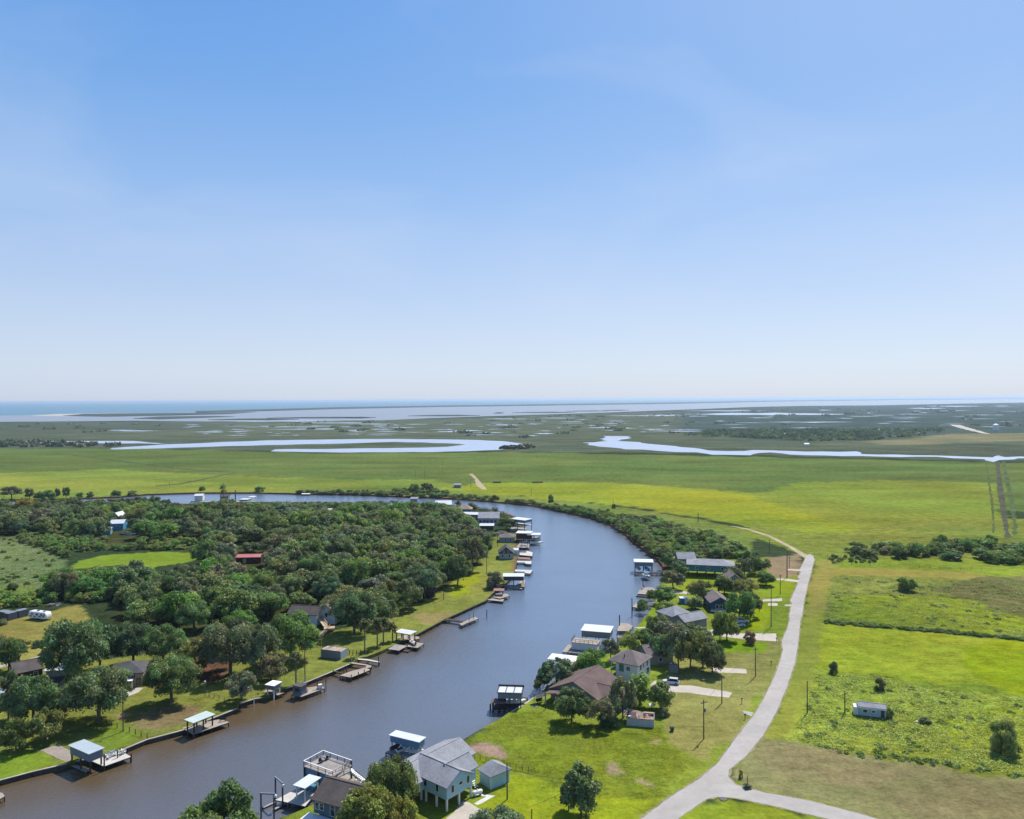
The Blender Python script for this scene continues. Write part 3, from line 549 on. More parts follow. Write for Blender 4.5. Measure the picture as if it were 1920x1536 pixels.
strip('driveway', [(1440,1085),(1470,1085),(1500,1088),(1496,1092),(1470,1088.5),(1440,1087)], M_CONC, .008, 'thin pale drive from the road to the far lots')
strip('driveway', [(1475,1067),(1505,1068),(1503,1071),(1475,1069)], M_CONC, .008, 'topmost thin drive near the end of the road')
strip('driveway', [(1390,1332),(1412,1336),(1410,1344),(1396,1338)], M_ROAD, .006, 'small gravel apron at the road bend')
strip('driveway', [(826,1545),(850,1524),(868,1502),(880,1505),(908,1521),(930,1545),(900,1575),(850,1575)], M_CONC, .010, 'concrete driveway under the pale blue stilt house')
strip('walkway', [(1186,1176),(1198,1176.5),(1230,1173.5),(1262,1170),(1262,1172.5),(1230,1176),(1198,1178.5)], M_CONC, .012, 'straight pale walkway crossing the bank lawn')
strip('walkway', [(1184,1196),(1200,1185),(1218,1178),(1234,1176),(1234,1178.5),(1220,1181),(1204,1188),(1190,1198)], M_CONC, .012, 'curved pale walkway crossing the bank lawn')
strip('walkway', [(1262,1108),(1290,1109),(1300,1112),(1290,1114),(1260,1112)], M_CONC, .012, 'pale path between the bank trees')
strip('street', [(-60,1255),(0,1247),(40,1240),(80,1228),(110,1222),(170,1207),(230,1196),(230,1203),(170,1214),(110,1229),(80,1236),(42,1244),(0,1252),(-60,1262)], M_ROAD, .010, 'grey back street glimpsed between the oaks on the left')
strip('patio', [(231,1306),(250,1290),(268,1290),(262,1297),(240,1306)], M_CONC, .012, 'pale patio behind the tan brick house')
strip('boat_ramp', [(75,1407),(110,1396),(131,1408),(136,1424),(124,1429),(112,1424),(95,1415)], mat('ramp_concrete', (.27, .23, .19), .9, .8, .2, .2), .010, 'worn concrete ramp beside the metal roofed boat shelter')
strip('walkway', [(885,1487),(929,1492),(896,1510),(888,1507),(912,1494),(884,1490)], mat('white_concrete', (.5, .49, .46), .8, 1, .1, .3), .014, 'white concrete path around the propane tank')
strip('ditch', [(1867,866),(1874,866),(1883,930),(1894,1008),(1885,1011),(1876,960),(1870,920)], mat('ditch_soil', (.085, .085, .055), .95, .2, .35, .0), .006, 'dark straight ditch running through the meadow', .7, 5)
strip('ditch', [(1848,866),(1850,866),(1862,940),(1866,1000),(1862,1000),(1857,940)], mat('ditch_grass', (.085, .105, .04), .95, .2, .35, .0), .005, 'faint grassy wheel line left of the dark ditch', .6, 5)
strip('ditch', [(1878,866),(1885,866),(1900,935),(1909,1000),(1900,1004),(1892,940)], mat('ditch_weeds', (.085, .115, .045), .95, .2, .35, .0), .005, 'band of darker weeds right of the dark ditch', .9, 5)
strip('track_line', [(85,848),(110,849),(200,860),(330,877),(415,884),(440,885),(415,886),(325,879),(195,862)], MATS['ditch_grass'], .005, 'long dark line crossing the far meadow', .6, 8)
strip('track_line', [(290,911),(340,906),(440,886),(442,887),(342,908),(292,912.4)], MATS['ditch_grass'], .005, 'short dark line slanting over the far meadow', .4, 6)
strip('sand_track', [(1780,796),(1800,797),(1826,805),(1848,811),(1858,814),(1840,812.5),(1815,806.5),(1790,800)], M_SAND, .02, 'pale sand road in the far dark marsh', 2, 20)
# ------------------------------------------------------------------ plants
def leaf_material(name):
    m = bpy.data.materials.new(name); m.use_nodes = True; t = m.node_tree; t.nodes.clear(); L = t.links.new
    out = t.nodes.new('ShaderNodeOutputMaterial'); d = t.nodes.new('ShaderNodeBsdfPrincipled'); tr = t.nodes.new('ShaderNodeBsdfTranslucent'); mx = t.nodes.new('ShaderNodeMixShader')
    d.inputs['Roughness'].default_value = .55; d.inputs['Specular IOR Level'].default_value = .25
    at = t.nodes.new('ShaderNodeAttribute'); at.attribute_name = 'leaf'
    oi = t.nodes.new('ShaderNodeObjectInfo')
    mu = t.nodes.new('ShaderNodeMixRGB'); mu.blend_type = 'MULTIPLY'; mu.inputs['Fac'].default_value = 1
    L(at.outputs['Color'], mu.inputs['Color1']); L(oi.outputs['Color'], mu.inputs['Color2'])
    hs = t.nodes.new('ShaderNodeHueSaturation'); mr = t.nodes.new('ShaderNodeMapRange'); mr.inputs['To Min'].default_value = .487; mr.inputs['To Max'].default_value = .512
    mv = t.nodes.new('ShaderNodeMapRange'); mv.inputs['To Min'].default_value = 1.15; mv.inputs['To Max'].default_value = .85
    L(oi.outputs['Random'], mr.inputs['Value']); L(mr.outputs['Result'], hs.inputs['Hue']); L(oi.outputs['Random'], mv.inputs['Value']); L(mv.outputs['Result'], hs.inputs['Value'])
    L(mu.outputs['Color'], hs.inputs['Color'])
    L(hs.outputs['Color'], d.inputs['Base Color'])
    g = t.nodes.new('ShaderNodeMixRGB'); g.blend_type = 'MULTIPLY'; g.inputs['Fac'].default_value = 1; g.inputs['Color2'].default_value = (1.12, 1.22, .55, 1); L(hs.outputs['Color'], g.inputs['Color1'])
    L(g.outputs['Color'], tr.inputs['Color'])
    mx.inputs['Fac'].default_value = .36; L(d.outputs['BSDF'], mx.inputs[1]); L(tr.outputs['BSDF'], mx.inputs[2]); L(mx.outputs['Shader'], out.inputs['Surface'])
    return m
M_LEAF = leaf_material('leaves')
M_BARK = mat('bark', (.16, .13, .10), .95, 2.5, .35, .1, bump=.4, bscale=6)
M_PALMBARK = mat('palm_bark', (.22, .18, .14), .95, 4, .35, .1, stripes=('Z', .25, .35, .4))

def leaves_mesh(name, C, D, size, tone, r, droop=0.0, long=1.3):
    """one quad per leaf spray: centres C, outward directions D, sizes, tones"""
    n = len(C)
    N = D + r.normal(0, .55, (n, 3)); N /= np.linalg.norm(N, axis=1)[:, None] + 1e-9
    A = np.cross(N, r.normal(0, 1, (n, 3))); A /= np.linalg.norm(A, axis=1)[:, None] + 1e-9
    B = np.cross(N, A)
    s = (size * r.uniform(.55, 1.35, n))[:, None]
    a, b = A * s * long * .5, B * s * .5
    v = np.stack([C - a * 1.0, C - b * .75 + a * .1, C + a * 1.0 - N * s * .12, C + b * .75 - a * .05], axis=1).reshape(-1, 3)
    me = bpy.data.meshes.new(name)
    me.vertices.add(4 * n); me.loops.add(4 * n); me.polygons.add(n)
    me.vertices.foreach_set('co', v.astype(np.float32).ravel()); me.loops.foreach_set('vertex_index', np.arange(4 * n, dtype=np.int32))
    me.polygons.foreach_set('loop_start', np.arange(0, 4 * n, 4, dtype=np.int32)); me.polygons.foreach_set('loop_total', np.full(n, 4, dtype=np.int32))
    ca = me.color_attributes.new('leaf', 'FLOAT_COLOR', 'POINT'); c = np.ones((4 * n, 4), dtype=np.float32); c[:, :3] = np.repeat(tone, 4, axis=0); ca.data.foreach_set('color', c.ravel())
    me.materials.append(M_LEAF); me.update(); me.validate()
    return me
def crown_data(seed, n_leaf, lobes, shape, size, rel, base=(.052, .072, .026), jit=.3):
    """crown in a unit box: radius 1, height 0..1 scaled later; lobes = clump count; shape: (low, belly) controls outline; returns centre, direction, tone"""
    r = np.random.RandomState(seed)
    cs, rs_ = [], []
    k = 0
    while len(cs) < lobes and k < 4000:
        k += 1
        z = r.uniform(shape[0], .92); rad = math.sqrt(max(0, 1 - ((z - shape[1]) / (1 - shape[1] if z > shape[1] else max(.05, shape[1] - shape[0] + .25))) ** 2))
        q = r.uniform(0.25, 1) ** .5; th = r.uniform(0, 2 * math.pi)
        rr = r.uniform(*rel)
        p = np.array([math.cos(th) * rad * q * (1 - rr * .6), math.sin(th) * rad * q * (1 - rr * .6), z])
        if any(np.linalg.norm((p - c) * [1, 1, 1.3]) < (rr + w) * .42 for c, w in zip(cs, rs_)): continue
        cs.append(p); rs_.append(rr)
    cs = np.array(cs); rs_ = np.array(rs_)
    w = rs_ ** 2; pick = r.choice(len(cs), n_leaf, p=w / w.sum())
    d = r.normal(0, 1, (n_leaf, 3)); d[:, 2] = np.where(d[:, 2] < -.3, -d[:, 2] * .7, d[:, 2]); d /= np.linalg.norm(d, axis=1)[:, None]
    rad = r.uniform(0, 1, n_leaf) ** .35 * r.uniform(.8, 1.08, n_leaf)
    C = cs[pick] + d * (rs_[pick] * rad)[:, None] * np.array([1, 1, .78])
    lt = r.uniform(1 - jit, 1 + jit, len(cs))[pick] * r.uniform(.75, 1.25, n_leaf)
    hue = r.uniform(-.12, .2, len(cs))[pick]
    tone = np.array(base)[None, :] * lt[:, None]; tone[:, 0] *= 1 + hue
    return C, d, tone, cs, rs_
def trunk_mesh(name, H, R, z0, cs, seed, r0=.35, m=None, nlimb=6):
    rr = random.Random(seed); mb = MB()
    fork = Vector((rr.uniform(-.3, .3), rr.uniform(-.3, .3), z0 * .8))
    mb.tube((0, 0, -.4), (0, 0, .3), r0 * 1.5, r0 * 1.05, 7, False); mb.tube((0, 0, .3), fork, r0 * 1.05, r0 * .85, 7, False)
    order = sorted(range(len(cs)), key=lambda i: -abs(cs[i][0]) - abs(cs[i][1]))
    for i in order[:nlimb]:
        e = Vector((cs[i][0] * R, cs[i][1] * R, cs[i][2] * H)); mid = fork.lerp(e, .5) + Vector((rr.uniform(-.5, .5), rr.uniform(-.5, .5), rr.uniform(.1, .8)))
        mb.tube(fork - Vector((0, 0, .2)), mid, r0 * .6, r0 * .36, 5, False); mb.tube(mid, e, r0 * .36, r0 * .1, 4, False)
    return mb.mesh(name, m or M_BARK)
KIND = {}
def make_kind(key, nvar, n_leaf, lobes, shape, H, R, size, rel, base, seed0, r0=.35, jit=.3, long=1.3, nlimb=6, trunk=True):
    """variants of crown and trunk, real size H high and R in radius"""
    lst = KIND.get(key, [])
    for i in range(nvar):
        C, d, tone, cs, rs_ = crown_data(seed0 + i * 7, n_leaf, lobes, shape, size, rel, base, jit)
        top = C[:, 2].max(); C = C / [1, 1, top]
        d2 = d.copy()
        me = leaves_mesh('crown', C * [R, R, H], d2, size, tone, np.random.RandomState(seed0 + i), long=long)
        tm = trunk_mesh('trunk', H / top, R, shape[0] * H + .1 * H, cs, seed0 + i, r0, nlimb=nlimb) if trunk else None
        lst.append((me, tm, H, R))
    KIND[key] = lst
G_OAK = (.150, .198, .085); G_LIVE = (.165, .220, .078); G_BRIGHT = (.195, .235, .070); G_GREY = (.180, .212, .116); G_BROWN = (.15, .14, .07)
make_kind('big_oak', 4, 15000, 40, (.34, .56), 13, 9, .50, (.17, .34), G_OAK, 100, .5, .38, nlimb=10)
make_kind('big_oak', 2, 13000, 30, (.30, .6), 13, 9, .50, (.18, .40), G_LIVE, 150, .5, .38, nlimb=10)
make_kind('oak', 4, 5000, 26, (.30, .55), 10, 6.5, .60, (.19, .38), G_OAK, 200, .32, .36, nlimb=8)
make_kind('oak', 3, 4200, 17, (.26, .62), 10, 6.5, .62, (.24, .46), G_LIVE, 240, .32, .36, nlimb=8)
make_kind('oak', 3, 4400, 22, (.36, .5), 10, 6.5, .58, (.16, .34), G_GREY, 270, .32, .36, nlimb=9)
make_kind('slim', 3, 4600, 20, (.25, .55), 9, 3.6, .42, (.26, .44), G_LIVE, 300, .2)
make_kind('bright', 3, 12000, 30, (.14, .5), 11, 6.5, .46, (.18, .38), G_BRIGHT, 400, .4)
make_kind('bush', 5, 2300, 13, (.02, .35), 4.5, 4, .55, (.30, .52), G_LIVE, 500, .12, nlimb=4)
make_kind('fine_bush', 3, 7000, 18, (.03, .4), 5, 3.2, .26, (.28, .48), G_GREY, 600, .12, nlimb=5)
NTREE = {}
def tree(key, u, v, top=None, wpx=None, label=None, cat='tree', group=None, name=None, tint=(1, 1, 1), base=None, h=None, w=None, var=None, rz=None, sink=0):
    """a tree whose foot stands at pixel (u, v); its height and spread come from the pixels of its top and width"""
    rr = random.Random(int(u * 31 + v * 17) if base is None else int(base.x * 71 + base.y * 13))
    b = base if base is not None else P(u, v)
    if h is None: h = HGT(u, v, top)
    if w is None: w = WPX(u, v, wpx)
    me, tm, H, R = KIND[key][rr.randrange(len(KIND[key])) if var is None else var]
    nm = name or {'big_oak': 'oak_tree', 'oak': 'oak_tree', 'slim': 'slender_tree', 'bright': 'leafy_tree', 'bush': 'bush', 'fine_bush': 'shrub'}[key]
    t = thing(nm, label, cat, (b.x, b.y, -sink), rr.uniform(0, 6.28) if rz is None else rz, group)
    s = w / 2 / R; t.scale = (s, s, h / H)
    c = add_mesh('crown', me, t); c.color = (tint[0] * rr.uniform(.85, 1.15), tint[1] * rr.uniform(.88, 1.12), tint[2] * rr.uniform(.8, 1.2), 1)
    if tm: add_mesh('trunk', tm, t)
    return t
TREES = []                                     # feet and radii already taken
def T(key, u, v, top, wpx, label, **k):
    t = tree(key, u, v, top, wpx, label, **k); b = t.location; TREES.append((b.x, b.y, WPX(u, v, wpx) / 2)); return t
GRY = (1.02, 1.05, 1.22); BRN = (1.18, 1.02, 1.05); YEL = (2.4, 2.0, .8); DRK = (.78, .84, .82); LIT = (1.35, 1.4, 1.0)
# near trees on the right bank
T('bright', 405, 1625, 1478, 158, 'big rounded light green tree cut by the bottom edge, beside the river', var=0)
T('big_oak', 736, 1536, 1419, 104, 'dark round oak between the dark roofed house and the pale blue stilt house', tint=DRK, var=1)
T('bright', 690, 1605, 1476, 120, 'bright leafy tree in front of the dark roofed house at the bottom edge', tint=(1.25, 1.15, .85), var=1)
T('bright', 752, 1600, 1500, 80, 'lower bright leafy tree between the driveway oak and the roof at the bottom edge', tint=(1.2, 1.1, .85), var=2)
T('fine_bush', 932, 1563, 1498, 100, 'grey green shrub at the bottom edge beside the blue hip roofed garage', cat='shrub', tint=(1.1, 1.1, 1.0), h=5)
T('slim', 1090, 1533, 1434, 80, 'slender dark tree standing alone on the front lawn beside a lamp pole', tint=(.8, .8, .9), var=0)
T('slim', 1066, 1521, 1465, 40, 'low leafy sucker growth left of the lone lawn tree', tint=(.8, .8, .9), var=1, name='sapling')
T('oak', 1072, 1354, 1292, 74, 'bushy tree right in front of the brown roofed house', tint=(.95, 1.05, .9))
T('oak', 1126, 1362, 1308, 64, 'brownish tree at the corner between the brown roof and the collapsed shed', tint=BRN)
T('oak', 1168, 1346, 1268, 60, 'loose grey green tree leaning over the right end of the brown roof', tint=GRY)
T('slim', 1200, 1322, 1262, 54, 'bright green slender tree behind the collapsed shed', tint=(1.1, 1.2, .9))
T('slim', 1240, 1332, 1280, 52, 'small many headed tree at the right corner of the collapsed shed', tint=(1.1, 1.1, .9))
T('fine_bush', 1140, 1362, 1335, 40, 'low dark bush pressed against the left wall of the collapsed shed', cat='bush', tint=DRK)
T('oak', 1043, 1285, 1232, 76, 'spreading shrub like tree hanging over the river above the brown roof', tint=(1, 1.1, .85), h=7)
T('bush', 1018, 1290, 1265, 40, 'low foliage tip drooping to the river beside the brown roof', cat='bush', tint=(1, 1, .85))
T('oak', 1108, 1266, 1218, 58, 'yellowish green tree between the white hip roofed house and the river', tint=LIT)
T('oak', 1145, 1240, 1196, 38, 'small dark tree beside the grey boathouse deck')
T('fine_bush', 1085, 1268, 1240, 44, 'light green shrub behind the low white boat roof', cat='shrub', tint=LIT)
for i, (u, v, tp, w, tn, lb) in enumerate([
    (1180, 1224, 1186, 46, LIT, 'leafy tree just above the apex of the white house roof'),
    (1205, 1218, 1180, 50, (1, 1.1, .8), 'tree at the left end of the clump behind the white house'),
    (1232, 1200, 1152, 50, (1, 1, .9), 'tree in front of the left corner of the grey gabled house'),
    (1245, 1240, 1184, 62, GRY, 'dull tree shading the yard right of the white house'),
    (1272, 1252, 1176, 62, (1.1, 1, .9), 'tall tree in the clump with bare trunks behind the silver car'),
    (1294, 1256, 1182, 58, BRN, 'brownish tree in the clump with bare trunks behind the silver car'),
    (1318, 1252, 1184, 60, (1, 1, .9), 'tall dark tree near the right end of the clump above the silver car'),
    (1262, 1214, 1164, 76, GRY, 'broad grey green tree below the wall of the grey gabled house'),
    (1300, 1216, 1172, 74, (1, 1.05, .9), 'broad tree between the grey gabled house and its driveway'),
    (1336, 1262, 1206, 58, (1, 1, .9), 'leaning pale trunked tree at the right edge of the clump'),
    (1350, 1204, 1143, 34, LIT, 'tall thin tree left of a pair standing at the concrete driveway'),
    (1363, 1202, 1148, 50, (1.2, 1.2, .9), 'taller fuller tree of a pair standing at the concrete driveway'),
    (1386, 1166, 1106, 62, GRY, 'broad grey green tree right of the dark blue house'),
    (1408, 1158, 1112, 50, (1, 1, .9), 'dark tree beside the drive on the blue house lot'),
    (1398, 1122, 1084, 50, LIT, 'yellow green tree above the dark blue house'),
    (1358, 1114, 1076, 42, (1, 1, .9), 'dark tree left of the grey roof peeking through'),
    (1250, 1166, 1127, 44, (1, 1.1, .85), 'tree overhanging the left end of the grey gabled roof'),
    (1246, 1134, 1098, 44, (1, 1.1, .85), 'tree on the bank between two plank docks'),
    (1262, 1104, 1070, 52, GRY, 'bushy tree on the bank below the white boathouse'),
    (1274, 1086, 1052, 36, GRY, 'tree at the left end of the long teal house'),
    (1311, 1128, 1088, 50, DRK, 'dark round tree in the middle of the bright lawn'),
    (1304, 1142, 1118, 32, (1, 1, .9), 'small tree behind the bright blue shed'),
    (1252, 1064, 1036, 30, DRK, 'dark tree beside the yellow tarp at the river bend'),
    (1376, 1094, 1062, 46, DRK, 'dark tree at the right end of the long teal house'),
    (1396, 1082, 1046, 48, (1, 1, .9), 'tree at the edge of the dry lot near the road end'),
    (1424, 1076, 1042, 46, DRK, 'dark tree bordering the dry lot near the road end'),
    (1436, 1098, 1068, 36, LIT, 'yellow green tree by the thin drive near the road end'),
    (1408, 1066, 1030, 40, (1, 1, .9), 'tree at the upper corner of the dry lot'),
]):
    T('oak' if w > 45 else 'slim', u, v, tp, w, lb, tint=tn)
T('fine_bush', 1407, 1207, 1181, 26, 'thin reddish shrub growing beside the concrete driveway', cat='shrub', tint=(1.9, .95, 1.2))
T('bush', 1205, 1146, 1124, 26, 'small grey tree on the waterline beside a plank dock', tint=GRY, name='bush', cat='bush')
T('bush', 1220, 1122, 1106, 22, 'leafy bush hiding the landward end of a plank dock', cat='bush')
# right fields
T('fine_bush', 1883, 1412, 1348, 56, 'pale olive round tree standing alone in the tall grass on the right', cat='tree', tint=(1.45, 1.6, .95), name='olive_tree')
T('fine_bush', 1563, 1262, 1240, 18, 'small dark conical shrub in the mown field', cat='shrub', tint=DRK)
T('fine_bush', 1650, 1294, 1270, 22, 'dark shrub above the small blue and white trailer house', cat='shrub', tint=DRK)
T('bush', 1700, 1108, 1082, 38, 'dark round bush alone in the rough field', cat='bush', tint=DRK)
T('fine_bush', 1734, 1356, 1345, 26, 'low dark weed clump in the tall grass right of the trailer', cat='shrub', tint=DRK)
T('fine_bush', 1668, 1348, 1328, 16, 'small shrub at the right corner of the trailer', cat='shrub')
T('fine_bush', 1389, 1459, 1443, 9, 'young yellow sapling planted beside the road junction', cat='sapling', tint=(2.2, 1.3, .7))
T('fine_bush', 1401, 1478, 1470, 18, 'low shrub at the foot of a short post by the side road', cat='shrub')
T('fine_bush', 1242, 1345, 1325, 20, 'leafy weed bush at the right wall of the collapsed shed', cat='bush')
# left bank
T('big_oak', 185, 1354, 1252, 128, 'great oak with a thick pale trunk standing on the left bank lawn', tint=(.95, 1, 1.1), var=0)
T('big_oak', 62, 1364, 1262, 96, 'dark spreading oak in front of the pale blue roofs on the left', tint=GRY, var=2)
T('oak', 16, 1352, 1262, 70, 'dull oak at the left edge above the bright lawn', tint=GRY)
T('oak', 112, 1346, 1290, 70, 'brownish oak beside the great pale trunked oak', tint=BRN)
T('oak', 88, 1392, 1330, 60, 'small oak shading the lawn behind the metal roofed shelter', tint=(1.1, 1, 1))
T('oak', 30, 1410, 1350, 60, 'low dark oak on the bright lawn at the left edge', tint=DRK)
T('big_oak', 134, 1288, 1162, 128, 'tallest dark oak above the dark roofed house on the left', tint=DRK, var=3)
T('oak', 187, 1256, 1168, 82, 'oak with a leaning forked trunk behind the tan brick house', tint=(.9, 1, .9))
T('oak', 16, 1258, 1194, 58, 'round oak standing beside the back street at the left edge', tint=DRK)
T('oak', -14, 1240, 1200, 50, 'low oak cut by the left edge near the back street', tint=DRK)
T('big_oak', 250, 1248, 1166, 84, 'dark oak directly above the tan brick house roof', tint=DRK, var=1)
T('big_oak', 306, 1244, 1172, 86, 'broad dark oak right of the tan brick house roof', tint=(.95, 1, .9), var=2)
T('oak', 372, 1264, 1198, 74, 'olive brown oak behind the shaded bare yard', tint=(1.35, 1.15, 1))
T('big_oak', 322, 1318, 1230, 104, 'wide low oak with foliage to the grass right of the tan brick house', tint=(1.1, 1.15, 1.1), var=0)
T('big_oak', 432, 1264, 1164, 116, 'large silvery oak on the bank behind the small dock shelter', tint=GRY, var=3)
T('oak', 488, 1266, 1172, 76, 'grey green oak between the silvery oak and the river lawn', tint=GRY)
T('big_oak', 546, 1240, 1146, 106, 'full green oak left of the blue grey rusty roofed shed', tint=(.95, 1.1, .9), var=1)
T('oak', 508, 1276, 1224, 66, 'loose brown green tree above the dock shelter', tint=(1.3, 1.15, 1.1))
T('oak', 453, 1314, 1262, 64, 'small tree at the water edge left of the dock shelter', tint=(1.1, 1.15, 1.1))
T('big_oak', 664, 1188, 1108, 92, 'dark massive oak right of the white gabled house on the left bank', tint=DRK, var=0)
T('oak', 722, 1176, 1126, 52, 'green tree behind the row of palms', tint=(1, 1.15, .9))
T('oak', 748, 1148, 1108, 54, 'reddish brown tree behind the row of palms', tint=BRN)
T('oak', 768, 1142, 1086, 54, 'tree leaning over the long bank lawn', tint=(1, 1.1, .9))
T('big_oak', 796, 1120, 1052, 80, 'silvery dark oak at the wood edge above the bank lawn', tint=GRY, var=2)
T('oak', 858, 1098, 1040, 56, 'oak at the corner of the wood above the bank lawn', tint=(.95, 1, .95))
T('oak', 886, 1070, 1004, 54, 'tall oak at the river end of the wood', tint=(.95, 1, .95))
T('slim', 914, 1042, 1000, 20, 'narrow dark tree standing by the drive near the white gabled cottage', tint=DRK)
T('fine_bush', 926, 1103, 1070, 38, 'grey spreading bush behind the dark fronted boathouse', cat='bush', tint=GRY)
T('big_oak', 950, 994, 966, 40, 'dark willow like tree standing among the far docks', tint=DRK, var=1, h=8)
T('fine_bush', 940, 1002, 996, 40, 'low hedge along the lawn below the long white house', cat='hedge', h=1.6)
T('bright', 45, 966, 936, 40, 'bright yellow green tree at the far left near the river', tint=(1.5, 1.0, .7), var=1)
T('bright', 66, 966, 940, 24, 'smaller yellow green tree right of the bright one at the far left', tint=(1.2, .95, .7), var=2)
T('oak', 24, 1112, 1092, 20, 'dark round tree alone in the left meadow', tint=DRK)
T('fine_bush', 118, 1084, 1066, 24, 'dark shrub at the edge of the left meadow', cat='shrub', tint=DRK)
T('fine_bush', 72, 1212, 1202, 30, 'low dark bush on the fence line of the pale clearing', cat='bush', tint=DRK)
T('fine_bush', 4, 1172, 1160, 20, 'round bush at the left edge beside the containers', cat='bush')
T('oak', 470, 1036, 1016, 0.1 + 44, 'oak right behind the red roofed shed', tint=DRK)
# trees on the far bank of the river and beyond it
for u, v, tp, w, lb, k, tn in [(22, 936, 911, 40, 'broad dark tree on the far bank at the left edge', 'oak', DRK), (55, 935, 914, 17, 'narrow tree beside the broad dark one on the far bank', 'slim', (1, 1, 1)), (75, 936, 921, 24, 'low bushy tree on the far bank left of two pine like trees', 'bush', (1, 1, 1)), (91, 936, 919, 26, 'rounded bushy tree on the far bank left of two pine like trees', 'bush', (1, 1.1, 1)),
    (108, 934, 914, 10, 'first pine like tree on the far bank', 'slim', DRK), (124, 934, 912, 14, 'fuller pine like tree on the far bank', 'slim', DRK), (150, 933, 923, 14, 'small round bush on the far bank right of the pine like trees', 'bush', DRK), (169, 932, 922, 14, 'second small round bush on the far bank', 'bush', DRK), (219, 929, 919, 22, 'wide dark bush on the far bank', 'bush', DRK), (248, 928, 920, 20, 'greyish bush on the far bank', 'bush', GRY),
    (379, 920, 912, 12, 'small bush in the meadow beyond the river above the white boathouse', 'bush', DRK), (418, 916, 906, 15, 'pale thin bush in the meadow beyond the river', 'bush', (1.6, 1.6, 1.3)), (487, 922, 911, 20, 'round bush in the meadow at the river edge', 'bush', (1, 1.1, 1)), (682, 925, 918, 9, 'small dark bush at the far river edge', 'bush', DRK), (776, 929, 907, 24, 'taller round tree on the far bank left of the small farm shed', 'oak', (1, 1, .9)), (801, 926, 905, 26, 'dark spreading tree on the far bank near the small farm shed', 'oak', DRK),
    (927, 939, 927, 9, 'small upright tree on the far bank', 'slim', DRK), (1033, 947, 926, 12, 'dark upright tree on the far bank where the river bends', 'slim', DRK), (1151, 953, 945, 9, 'tiny tree at the field edge on the bend', 'bush', DRK)]:
    T(k, u, v, tp, w, lb, tint=tn)

# ------------------------------------------------------------------ woods: filled by throwing darts and keeping those with room
BLOCK = []                                     # places where buildings, drives and lawns keep trees away (filled from pixel outlines)
def block(px): BLOCK.append([(q.x, q.y) for q in pts(px)])
block([(195,1292),(282,1292),(290,1262),(270,1240),(200,1250)]); block([(20,1320),(90,1310),(130,1270),(90,1240),(20,1260)])
block([(555,1185),(625,1182),(640,1150),(610,1140),(550,1150)]); block([(436,1056),(500,1056),(500,1046),(436,1046)])
block([(180,1010),(262,1010),(262,985),(180,985)]); block([(126,1072),(372,1066),(372,1030),(126,1034)])
block([(395,957),(480,957),(480,940),(395,940)]); block([(270,998),(345,998),(345,985),(270,985)])
block([(-50,1250),(110,1232),(170,1218),(240,1205),(240,1190),(100,1212),(-50,1240)]); block([(800,962),(905,985),(905,950),(800,945)])
block([(425,1034),(520,1034),(520,1016),(425,1016)]); block([(655,1018),(690,1018),(690,998),(655,998)])
block([(840,1010),(858,1010),(858,990),(840,990)])
block([(95,1100),(400,1100),(400,1062),(95,1066)]); block([(425,1100),(510,1100),(510,1040),(425,1040)]); block([(190,1030),(262,1030),(262,1000),(190,1000)])
NB = len(BLOCK)
def scatter(px, n, rmin, rmax, seed, gap=.72, tries=40, blocks=True):
    poly = [(q.x, q.y) for q in pts(px)]; xs = [p[0] for p in poly]; ys = [p[1] for p in poly]
    rr = np.random.RandomState(seed); out = []
    N = n * tries; X = rr.uniform(min(xs), max(xs), N); Y = rr.uniform(min(ys), max(ys), N)
    ok = inpoly(X, Y, poly) & ~inpoly(X, Y, river)
    for b in (BLOCK if blocks else BLOCK[:NB - 3]): ok &= ~inpoly(X, Y, b)
    X, Y = X[ok], Y[ok]; RR = rr.uniform(rmin, rmax, len(X))
    for x, y, r in zip(X, Y, RR):
        if len(out) >= n: break
        T_ = np.array(TREES); d = np.hypot(T_[:, 0] - x, T_[:, 1] - y)
        if (d < (T_[:, 2] + r) * gap).any(): continue
        TREES.append((x, y, r)); out.append((x, y, r))
    return out
WOOD = [(75,972),(200,962),(330,972),(395,962),(480,962),(520,956),(600,953),(700,957),(820,966),(872,985),(900,1010),(895,1060),(850,1090),(800,1110),(760,1135),(700,1168),(640,1165),(600,1140),(520,1150),(440,1195),(330,1185),(250,1170),(210,1130),(130,1125),(85,1110),(120,1086),(260,1078),(380,1064),(384,1044),(420,1028),(360,1014),(200,1016),(20,1000),(20,975)]
wood = scatter(WOOD, 520, 5.2, 9.6, 21, .74)
rt = random.Random(77)
wood.sort(key=lambda q: q[1])
n_oak = sum(1 for o in COL.objects if o.name.startswith('oak_tree'))
WOODKINDS = [((1, 1, 1), 'oak', 'oak_tree', 'dark green oak packed among the others in the wood left of the river', 'dark oaks of the wood on the left bank'),
             (GRY, 'oak', 'oak_tree', 'silvery grey green oak packed among the others in the wood left of the river', 'silvery oaks of the wood on the left bank'),
             ((1.0, 1.28, .80), 'oak', 'leafy_tree', 'fresh green leafy tree among the dark oaks of the left bank wood', 'fresh green trees of the wood on the left bank'),
             ((1.18, 1.2, .92), 'oak', 'elm_tree', 'olive green tree among the dark oaks of the left bank wood', 'olive trees of the wood on the left bank')]
STUFFTREES = []
for x, y, r in wood:
    q = rt.random(); near = y < 330
    w = WOODKINDS[0 if q < .42 else 1 if q < .62 else 2 if q < .82 else 3]
    if w[2] == 'oak_tree':
        n_oak += 1
        if n_oak > 298: STUFFTREES.append((x, y, r, w[0])); continue
    tree('big_oak' if near and rt.random() < .35 else w[1], 0, 0, label=w[3], name=w[2], group=w[4], base=Vector((x, y, 0)), h=min(rt.uniform(8.0, 13.5) * (.8 if r < 6.2 else 1), 80 * (113600 / y - (190.5 if x > -190 else 184)) / (113600 / y)), w=2 * r * 1.05, tint=w[0])
